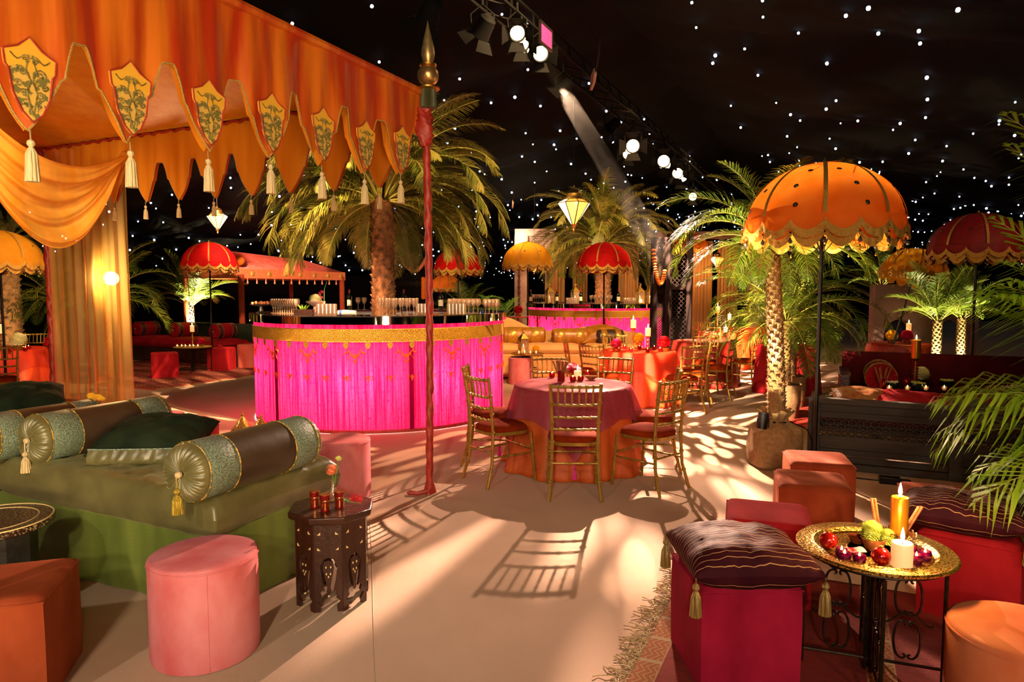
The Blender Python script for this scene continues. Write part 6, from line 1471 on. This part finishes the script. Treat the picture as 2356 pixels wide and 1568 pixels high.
poly = [(-w_/2, 3.2), (-w_/2, 1.9)]+[(-w_/2+.17+.0*k, 1.9+.05*k) for k in (0, 1, 2)]+[(-w_/2+.16+.1*k+.03*(k % 2), 2.1+.09*k) for k in range(4)]+[(0, 2.5)]+[(w_/2-.16-.1*k-.03*(k % 2), 2.1+.09*k) for k in reversed(range(4))]+[(w_/2-.17, 1.9), (w_/2, 1.9), (w_/2, 3.2)]
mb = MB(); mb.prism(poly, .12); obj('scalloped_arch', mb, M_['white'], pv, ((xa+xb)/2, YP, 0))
for a, b, nf, lb, Y in ((1262, 1300, 5, 'pale amber curtain beside the second plaster pillar', 19.2), (1318, 1352, 5, 'brownish amber curtain behind the far bar, left of the palm', 19.3), (1424, 1470, 5, 'amber curtain behind the far bar, right of the palm', 19.2), (1586, 1640, 6, 'gathered amber curtain right of the lattice screen', 18.9), (1652, 1700, 6, 'amber curtain seen above the palm leaves', 19.1), (1745, 1800, 5, 'amber curtain left of the parasol pole, farthest right one', 19.1)):
    curtain('drape', A(a, 600, Y)*1, A(b, 600, Y)*1, 3.0, .03, nf, .05, M_['pale_sheer'], lb, seed=a)
for px, e in ((1240, 25), (1330, 22), (1450, 28), (1620, 60), (1700, 40)):
    point(A(px, 620, 18.3), e, (1, .55, .18), .15, 'pavilion_glow')
point(A(1198, 545, 19.0), 45, (1, .8, .5), .05, 'pillar_lamp')
mb = MB(); 
for k in range(9): mb.tube([A(1194, 610+k*13, 19.2), A(1194, 618+k*13, 19.2)], .03, 6); mb.ball(A(1194, 620+k*13, 19.2), .045, 6, 4)
tag(obj('hanging_chain', mb, M_['plum']), 'dark bead chain hanging down the plaster gate pillar', 'chain')

# ------------------------------------------------------------ lattice screens
def lattice(x, y, w, h, rz, label, arch=False, step=.07, z0=.0):
    t = thing('lattice_screen', label, 'screen', (x, y, 0), rz, 'dark lattice screens')
    for s in (-1, 1): mb = MB(); mb.box((s*(w/2-.05), 0, h/2), (.1, .1, h)); obj('post', mb, M_['mattewood'], t, bevel=.006)
    for z_ in (h-.05, h*.62, .36, .06): mb = MB(); mb.box((0, 0, z_), (w-.18, .07, .1)); obj('rail', mb, M_['mattewood'], t, bevel=.006)
    mb = MB(); W = w-.2; Hh = h-.2; n = int((W+Hh)/step)
    for k in range(n):
        for s in (-1, 1):
            c = k*step; a = max(0, c-Hh); b = min(W, c)
            if b-a < .02: continue
            p, q = (a, c-a), (b, c-b); f = lambda u: (s*(u[0]-W/2), 0, .1+u[1]); mb.tube([f(p), f(q)], .008, 4)
    obj('lattice', mb, M_['mattewood'], t, kind='stuff'); return t
p = A(1518, 700, 12.7); lattice(p.x, 12.7, .36, 2.62, .35, 'narrow dark lattice screen hung with an orange garland, right of the far bar', step=.05)
p = A(1562, 700, 13.4); lattice(p.x, 13.4, .5, 2.75, -.5, 'dark lattice screen folding back from the narrow one', step=.09)
p = A(937, 640, 15.5); lattice(p.x, 15.5, 1.15, 2.9, .1, 'dark lattice gate behind the big bar, seen under the palm fronds')
def garland(pts, r, m, label, n=26):
    mb = MB(); pts = [Vector(p) for p in pts]
    for k in range(n):
        f = k/(n-1)*(len(pts)-1); i = min(int(f), len(pts)-2); c = pts[i].lerp(pts[i+1], f-i); mb.ball(c, r, 7, 4, (1, 1, .6))
    return tag(obj('flower_garland', mb, m), label, 'garland', 'marigold garlands')
p = A(1517, 600, 12.5)
garland([A(1503+26*k/12, 575+52*sin(pi*k/12)**.8+4*k, 12.6) for k in range(13)], .045, M_['orangef'], 'orange marigold garland looped on the narrow lattice screen', 30)
garland([A(922+62*k/12, 588+36*sin(pi*k/12), 15.35) for k in range(13)], .05, M_['coralf'], 'coral garland swagged across the lattice gate behind the big bar', 26)
garland([A(974, 640+45*k/4, 15.42) for k in range(5)], .055, M_['orangef'], 'short hanging amber garland left of the red canopy pole', 14)

# ------------------------------------------------------------ cream sofa group
sf = thing('cream_sofa', 'long cream camelback sofa between the two pink bars', 'sofa', (.75, 12.65, 0), 0)
cream = mat('cream_velvet', '#d89a58', '#e0a868', rough=.75, ns=4, sheen=.6, sheent='#ffd8a0')
poly = [(-1.75, .3)]+[(-1.75+3.5*k/40, .86+.28*math.exp(-((-1.75+3.5*k/40+.95)/.5)**2)+.12*math.exp(-((-1.75+3.5*k/40-.9)/.5)**2)-.05*(k/40)) for k in range(41)]+[(1.75, .3)]
mb = MB(); mb.prism(poly, .16); obj('backrest', mb, cream, sf, (0, .85, 0), bevel=.03)
mb = MB(); mb.box((0, .4, .24), (3.45, .8, .44)); obj('base', mb, cream, sf, bevel=.03)
for k in range(3): obj('seat_cushion', pillow(1.16, .82, .22, 7, .004, k, 24, 16), cream, sf, (-1.15+1.15*k, .38, .54), ang=0)
bs = silk('gold_satin', '#9a6014', '#b87a24', rough=.35); M_['gold_satin'] = bs; M_['gold_band2'] = mat('gold_sequin', '#e0a850', '#b07820', rough=.3, metal=.5, ns=60)
def gb(px, py, px2, Y, lb, m='gold_satin', r=.16): bolster(A(px, py, Y), A(px2, py, Y+.04), r, lb, m, 'gold_band2', m, False, 'gold bolsters on the cream sofa', (.22, .78))
gb(1158, 771, 1252, 13.1, 'gold satin bolster at the left of the cream sofa'); gb(1272, 774, 1350, 13.1, 'gold satin bolster in the middle of the cream sofa'); gb(1375, 778, 1432, 12.95, 'olive gold bolster with stripes at the right of the cream sofa', 'brown_satin', .17)
cushion(A(1385, 772, 13.2), 0, .8, .5, .42, M_['gold_satin'], 'large domed bronze pillow behind the coral table', rx=.5, p=2.0)
def small_tray_table(x, y, R, h, label, grp='iron tray tables'):
    t = thing('iron_tray_table', label, 'side table', (x, y, 0), .3, grp)
    mb = MB(); mb.lathe([(0, h), (R*.9, h), (R, h+.012), (R, h+.004), (R*.9, h-.008), (0, h-.008)], 32); obj('tray', mb, M_['brass'], t)
    for k in range(4):
        o = link('frame_panel', pmm, t, (0, 0, 0), k*pi/2, (R*.95/.27, 1, h/TH)); link('scrollwork', scm, o)
small_tray_table(.27, 12.05, .3, .52, 'small iron tray table before the cream sofa')
glass_lantern((.2, 12.0, .535), 'brass framed glass lantern on the tray table before the cream sofa', .95)
fl_ball('mixed_posy', (.42, 11.95, .535), .07, 'yellow', 'yellow and pink posy on the tray table before the cream sofa')
for k in range(4): tealight(.12+.1*k, 11.85, .535, 'tea light on the tray table before the cream sofa', 'glass', grp='tea lights by the cream sofa')
fl_ball('red_posy', (A(1192, 712, 13.9).x, 13.9, 1.12), .1, 'redf', 'red posy glowing at the right tip of the big bar, beyond the sofa')
mb = MB(); mb.lathe([(.2, 0), (.2, .03), (.03, .05), (.03, 1.08), (.22, 1.1), (.22, 1.12), (0, 1.12)], 18); tag(obj('high_table', mb, M_['rope_red'], loc=(A(1192, 712, 13.9).x, 13.9, 0)), 'slim high table behind the sofa carrying the red posy', 'table')

# ------------------------------------------------------------ left seating corner
rs = thing('red_sofa', 'long low red sofa with round bolsters in the left background', 'sofa', (-6.6, 14.9, 0), UA)
for n, c, d, m in (('base', (.5, 1.5, .18), (.9, 3.6, .34), M_['dkwood']), ('backrest', (.98, 1.5, .5), (.12, 3.6, .75), M_['dark_velvet'])): mb = MB(); mb.box(c, d); obj(n, mb, m, rs, bevel=.02)
obj('seat_pad', pillow(.95, 3.6, .24, 8, .006, 3, 16, 50), M_['red_velvet'], rs, (.46, 1.5, .44), ang=0)
RS = Matrix.Translation((-6.6, 14.9, 0)) @ Matrix.Rotation(UA, 4, 'Z')
for y, lb in ((.3, 'red bolster end at the right of the left background sofa'), (1.6, 'red bolster in the middle of the left background sofa'), (2.9, 'red bolster at the left of the left background sofa')):
    bolster(RS @ Vector((.35, y, .72)), RS @ Vector((.9, y, .72)), .17, lb, 'red_velvet', 'plum', 'red_velvet', False, 'bolsters on the red sofa')
cube_stool((-6.62, 12.95), .46, .47, .5, M_['red_velvet'], 'red cube stool on the rug at the left background'); cube_stool((-6.02, 14.1), .44, .47, 0.1, M_['red_velvet'], 'dim red cube stool right of the uplit table in the left background')
drum_stool((-5.62, 14.6), .26, .49, M_['rose_velvet'], 'rose drum stool peeking out left of the big pink bar')
small_tray_table(-6.45, 13.75, .36, .5, 'iron tray table with tall candle in the left background')
candlestick(-6.45, 13.75, .515, .3, 'beaded candlestick on the left background tray table', lab2='ivory candle above the left background tray table', power=9)
fl_ball('pink_posy', (-6.27, 13.72, .515), .08, 'pinkf', 'pink posy on the left background tray table')
for k in range(6): tealight(-6.65+.08*k, 13.52+.02*(k % 2), .515, 'tea light glowing on the left background tray table', 'glass', grp='tea lights in the left corner')
palm('uplit_palm', 'bright yellow-green uplit palm in the left background', (-8.0, 17.0, 0), 1.25, .1, .08, 'upr', UPR, 30, sc=1.4, seed=21)
uplight(-7.80, 16.72, .35, (-7.97, 17.02, 2.2), 3200, (1, .9, .5), 'hidden black uplight at the foot of the bright left palm', 88)
mb = MB(); mb.box((0, 0, .17), (.36, .36, .34)); tag(obj('lamp_crate', mb, M_['dkwood'], loc=(-7.80, 16.72, 0), bevel=.01), 'dark crate under the uplight of the left palm', 'crate')
mb = MB(); mb.box((0, 0, .2), (1.6, .5, .4)); tag(obj('grey_bench', mb, M_['paper'], loc=(-8.0, 18.0, 0), rot=UA, bevel=.01), 'low pale grey bench beyond the left palm', 'bench')
for x, y, h, lb, sd in ((-6.85, 11.6, 1.5, 'green palm half hidden behind the amber curtain', 4), (-8.3, 12.4, 1.5, 'palm behind the left edge table', 5), (-1.2, 17.5, .9, 'palm under the middle red parasol', 6), (-.35, 18.4, .6, 'bright fern-like palm right of the middle red parasol', 7)):
    palm('garden_palm', lb, (x, y, 0), h, .08, .07, 'roeb', ROEB, 24, sc=1.1, seed=sd)
palm('date_palm', 'thick palm trunk at the very left edge', (-8.6, 11.7, 0), 2.5, .18, .16, 'big', BIG, 30, sc=.45, seed=31, grp='date palms')
for loc, tgt, e, c in (((-6.3, 11.2, .2), (-6.8, 11.6, 1.8), 60, (.8, 1, .4)), ((-8.0, 11.0, .3), (-8.6, 11.7, 1.6), 120, AMB), ((-1.3, 17.0, .3), (-1.2, 17.5, 1.5), 60, (.9, 1, .5)), ((-.35, 17.7, .5), (-.35, 18.4, 1.2), 60, (.8, 1, .4)), ((-.35, 17.7, 2.5), (-.35, 18.4, 1.2), 90, (.8, 1, .4))): spot(loc, tgt, e, c, 70, .6, .05, name='plant_light')
# lamp glaring through the curtain
lp = A(256, 640, 7.55); t = thing('glaring_floodlight', 'floodlight glaring through the amber curtain', 'floodlight', lp); 
mb = MB(); mb.lathe([(.05, .14), (.1, .1), (.11, -.02), (.1, .0), (0, .0)], 16); r_ = tuple((Vector((0, 0, 1.6))-lp).to_track_quat('-Z', 'Y').to_euler()); obj('housing', mb, M_['black'], t, (0, 0, 0), r_)
mb = MB(); mb.lathe([(0, -.01), (.075, -.012)], 16); obj('lens', mb, mat('flood_lens', '#ffffff', emis='#ffd890', es=30), t, (0, 0, 0), r_)
mb = MB(); mb.tube([(0, 0, -.12), (0, 0, -lp.z+.02)], .015, 6); mb.tube([(-.25, 0, -lp.z+.01), (.25, 0, -lp.z+.01)], .015, 6); mb.tube([(0, -.25, -lp.z+.01), (0, .25, -lp.z+.01)], .015, 6); mb.tube([(-.12, 0, 0), (0, 0, -.14), (.12, 0, 0)], .01, 5); obj('stand', mb, M_['black'], t)
spot(lp+(Vector((0, 0, 1.6))-lp).normalized()*.08, (0, 0, 1.6), 120, (1, .76, .42), 130, .8, .08, name='flood_beam')

# ------------------------------------------------------------ kiosk tent
KP = Vector((A(553, 600, 16).x, 16, 0)); kk = thing('coral_kiosk_tent', 'small coral market tent with a tasselled valance behind the big bar', 'tent', KP, UA)
LK, WK, ZK = 3.75, 1.9, 2.02; coral = silk('coral_roof', '#e85a48', '#f07c64', rough=.6); cband = mat('coral_band', '#c86a3c', '#d07a48', rough=.6)
mb = MB(); a_, b_ = (.7, WK*.6, 2.62), (3.35, WK*.6, 2.5)
mb.add([(0, 0, ZK+.12), (LK, 0, ZK+.12), (LK, WK, ZK+.12), (0, WK, ZK+.12), a_, b_], [(0, 1, 5, 4), (1, 2, 5), (2, 3, 4, 5), (3, 0, 4)]); obj('roof', mb, coral, kk, ang=20, solid=.01)
for c, d in (((LK/2, 0, ZK+.02), (LK, .03, .22)), ((LK/2, WK, ZK+.02), (LK, .03, .22)), ((0, WK/2, ZK+.02), (.03, WK, .22)), ((LK, WK/2, ZK+.02), (.03, WK, .22))): mb = MB(); mb.box(c, d); obj('valance', mb, cband, kk)
for x, y in ((0.03, .03), (LK-.1, .03), (0.03, WK), (LK-.1, WK)): mb = MB(); mb.tube([(x, y, 0), (x, y, ZK)], .07 if y < 1 else .06, 10); obj('pole', mb, M_['orange_velvet'], kk)
tk = tassel_mb(.09, .02, cord=.01, n=8).mesh('tassel', M_['coralf']); rk = MB(); rk.lathe([(.07, 0), (.055, .012), (.02, .016), (0, .016)], 14); rkm = rk.mesh('rosette', M_['gold_trim'])
for k in range(13): link('tassel', tk, kk, (.2+LK*k/13, 0, ZK-.08))
for k in range(7): link('rosette', rkm, kk, (.35+LK*k/7, -.017, ZK+.02), (pi/2, 0, 0))
mb = MB(); mb.ball((.03, .05, ZK+.32), .12, 10, 6); obj('flower_ball', mb, M_['orangef'], kk)
for k in range(12): mb = MB(); mb.box((0, .08+.15*k, .4), (.03, .13, .8)); obj('slat', mb, M_['orange_velvet'], kk)
mb = MB(); mb.box((LK/2, .05, .8), (LK, .3, .04)); obj('counter', mb, M_['dkwood'], kk)
spot(KP+Vector((1.5, -5.5, 4.5)), KP+Vector((1.2, 2, 2.1)), 5200, (1, .55, .38), 44, .6, .1, name='tent_wash')

# ------------------------------------------------------------ hanging lanterns
def hang_lantern(px, py, Y, h, label, power=12):
    c = A(px, py, Y); t = thing('hanging_lantern', label, 'lantern', c, .2, 'glass hanging lanterns', h)
    # unit: glass from z=-.5 to .15, dome above
    mb = MB(); mb.lathe([(.3, .14), (.28, .2), (.2, .23), (.22, .3), (.16, .38), (.06, .43), (.05, .46), (.02, .47), (.03, .5), (0, .55)], 16); obj('pierced_dome', mb, M_['brass'], t)
    for k in range(8):
        a = k*pi/4; b = a+pi/4; w = .45
        q = [(.27*cos(a), .27*sin(a), .14), (.27*cos(b), .27*sin(b), .14), (w*cos(b), w*sin(b), .05), (w*cos(a), w*sin(a), .05)]; e = [(.08*cos(b), .08*sin(b), -.5), (.08*cos(a), .08*sin(a), -.5)]
        mb = MB(); mb.add([q[0], q[1], q[2], q[3]], [(3, 2, 1, 0)]); mb.add([q[3], q[2], e[0], e[1]], [(0, 3, 2, 1)]); obj('glass_pane', mb, M_['lampglass2' if k % 3 == 1 else 'lampglass'], t, ang=10)
        mb = MB(); mb.tube([q[0], q[3], e[1]], .014, 5); mb.tube([q[3], q[2]], .012, 4); obj('frame_bar', mb, M_['black'], t)
    mb = MB(); mb.lathe([(.09, -.5), (.06, -.56), (.03, -.62), (.04, -.66), (0, -.74)], 10); obj('bottom_drop', mb, M_['brass'], t)
    mb = MB(); mb.tube([(0, 0, .5), (0, 0, (4.3-c.z)/h)], .012, 4); obj('chain', mb, M_['black'], t)
    point(c+Vector((0, -.5*h-.15, -.2)), power, (1, .6, .25), .08, 'lantern_glow')
hang_lantern(1320, 472, 9.6, .52, 'lit glass lantern hanging in the dark above the yellow and red parasols', 14)
hang_lantern(500, 500, 13.5, .44, 'lit glass lantern hanging under the canopy edge beside the date palm', 10)
hang_lantern(1650, 596, 17, .38, 'small lit lantern hanging among the right palm fronds', 8)
hang_lantern(1229, 612, 18, .3, 'tiny lantern just below the yellow parasol rim', 2)
spot((-3.6, 4.6, 3.0), (-4.3, 7.2, 1.6), 160, (1, .76, .44), 70, .8, .2, name='curtain_wash')  # added fill to brighten the amber curtain from the front
# warm pools over the far tables
for loc, tgt, e, c, a in (((3.5, 6.5, 5), (1.9, 10.1, .7), 900, (1, .36, .2), 40), ((2.2, 9.0, 5), (.8, 12.9, .6), 1500, (1, .6, .26), 45), ((4.2, 10.5, 5), (4.5, 14.8, .8), 1300, (1, .5, .22), 50), ((-4.5, 6.5, 4.6), (-7.6, 10.4, .9), 900, (1, .56, .3), 45),
                          ((-5.2, 10.2, 4.6), (-6.6, 14.8, .5), 450, (1, .4, .25), 55), ((-2.9, 9.6, 4.8), (-7.2, 10.6, 2.0), 400, (1, .7, .3), 40), ((.9, 9.0, 4.8), (.9, 14.6, 2.3), 700, (1, .6, .3), 50), ((5.5, 5.0, 4.5), (6.8, 9.2, 2.4), 200, (1, .45, .25), 40)):
    spot(loc, tgt, e, c, a, .8, .1, name='table_wash')
# ------------------------------------------------------------ look-alikes told apart by their place in the row
ORD = ('first second third fourth fifth sixth seventh eighth ninth tenth eleventh twelfth thirteenth fourteenth fifteenth sixteenth seventeenth eighteenth nineteenth twentieth twenty-first twenty-second twenty-third twenty-fourth').split()
same = {}
for o in C.objects:
    if o.parent is None and o.get('label') and o.get('category'): same.setdefault(o['label'], []).append(o)
for lab, os_ in same.items():
    if 1 < len(os_) <= 24:
        os_.sort(key=lambda o: o.location.x/max(.1, o.location.y))
        for i, o in enumerate(os_):
            o['label'] = ' '.join((ORD[i]+' from the left: '+lab).split()[:16])
# ------------------------------------------------------------ thin haze where the two strongest beams pass
def beam(p, q, r0, r1, dens, label):
    p, q = Vector(p), Vector(q); L_ = (q-p).length; m = bpy.data.materials.new('thin_haze'); m.use_nodes = True; nt = m.node_tree; nt.nodes.clear()
    o_ = nt.nodes.new('ShaderNodeOutputMaterial'); v = nt.nodes.new('ShaderNodeVolumeScatter'); v.inputs['Density'].default_value = dens; v.inputs['Anisotropy'].default_value = .3
    v.inputs['Color'].default_value = (1, .95, .85, 1); nt.links.new(v.outputs[0], o_.inputs['Volume'])
    mb = MB(); mb.lathe([(r0, 0), (r1, L_)], 20)
    o = obj('haze_beam', mb, m, loc=p, rot=tuple((q-p).to_track_quat('Z', 'Y').to_euler())); tag(o, label, 'haze'); o['kind'] = 'stuff'
a = G(1243, 122, 3.8); b = a+(Vector((3.6, 10.5, 0))-a).normalized()*3.2; beam(a+(b-a)*.03, b, .06, .17, .02, 'faint hazy beam falling from the brightest stage light')
spot(a+(b-a).normalized()*.12, b, 380, (1, .8, .5), 8, .3, .03, name='beam_spot')
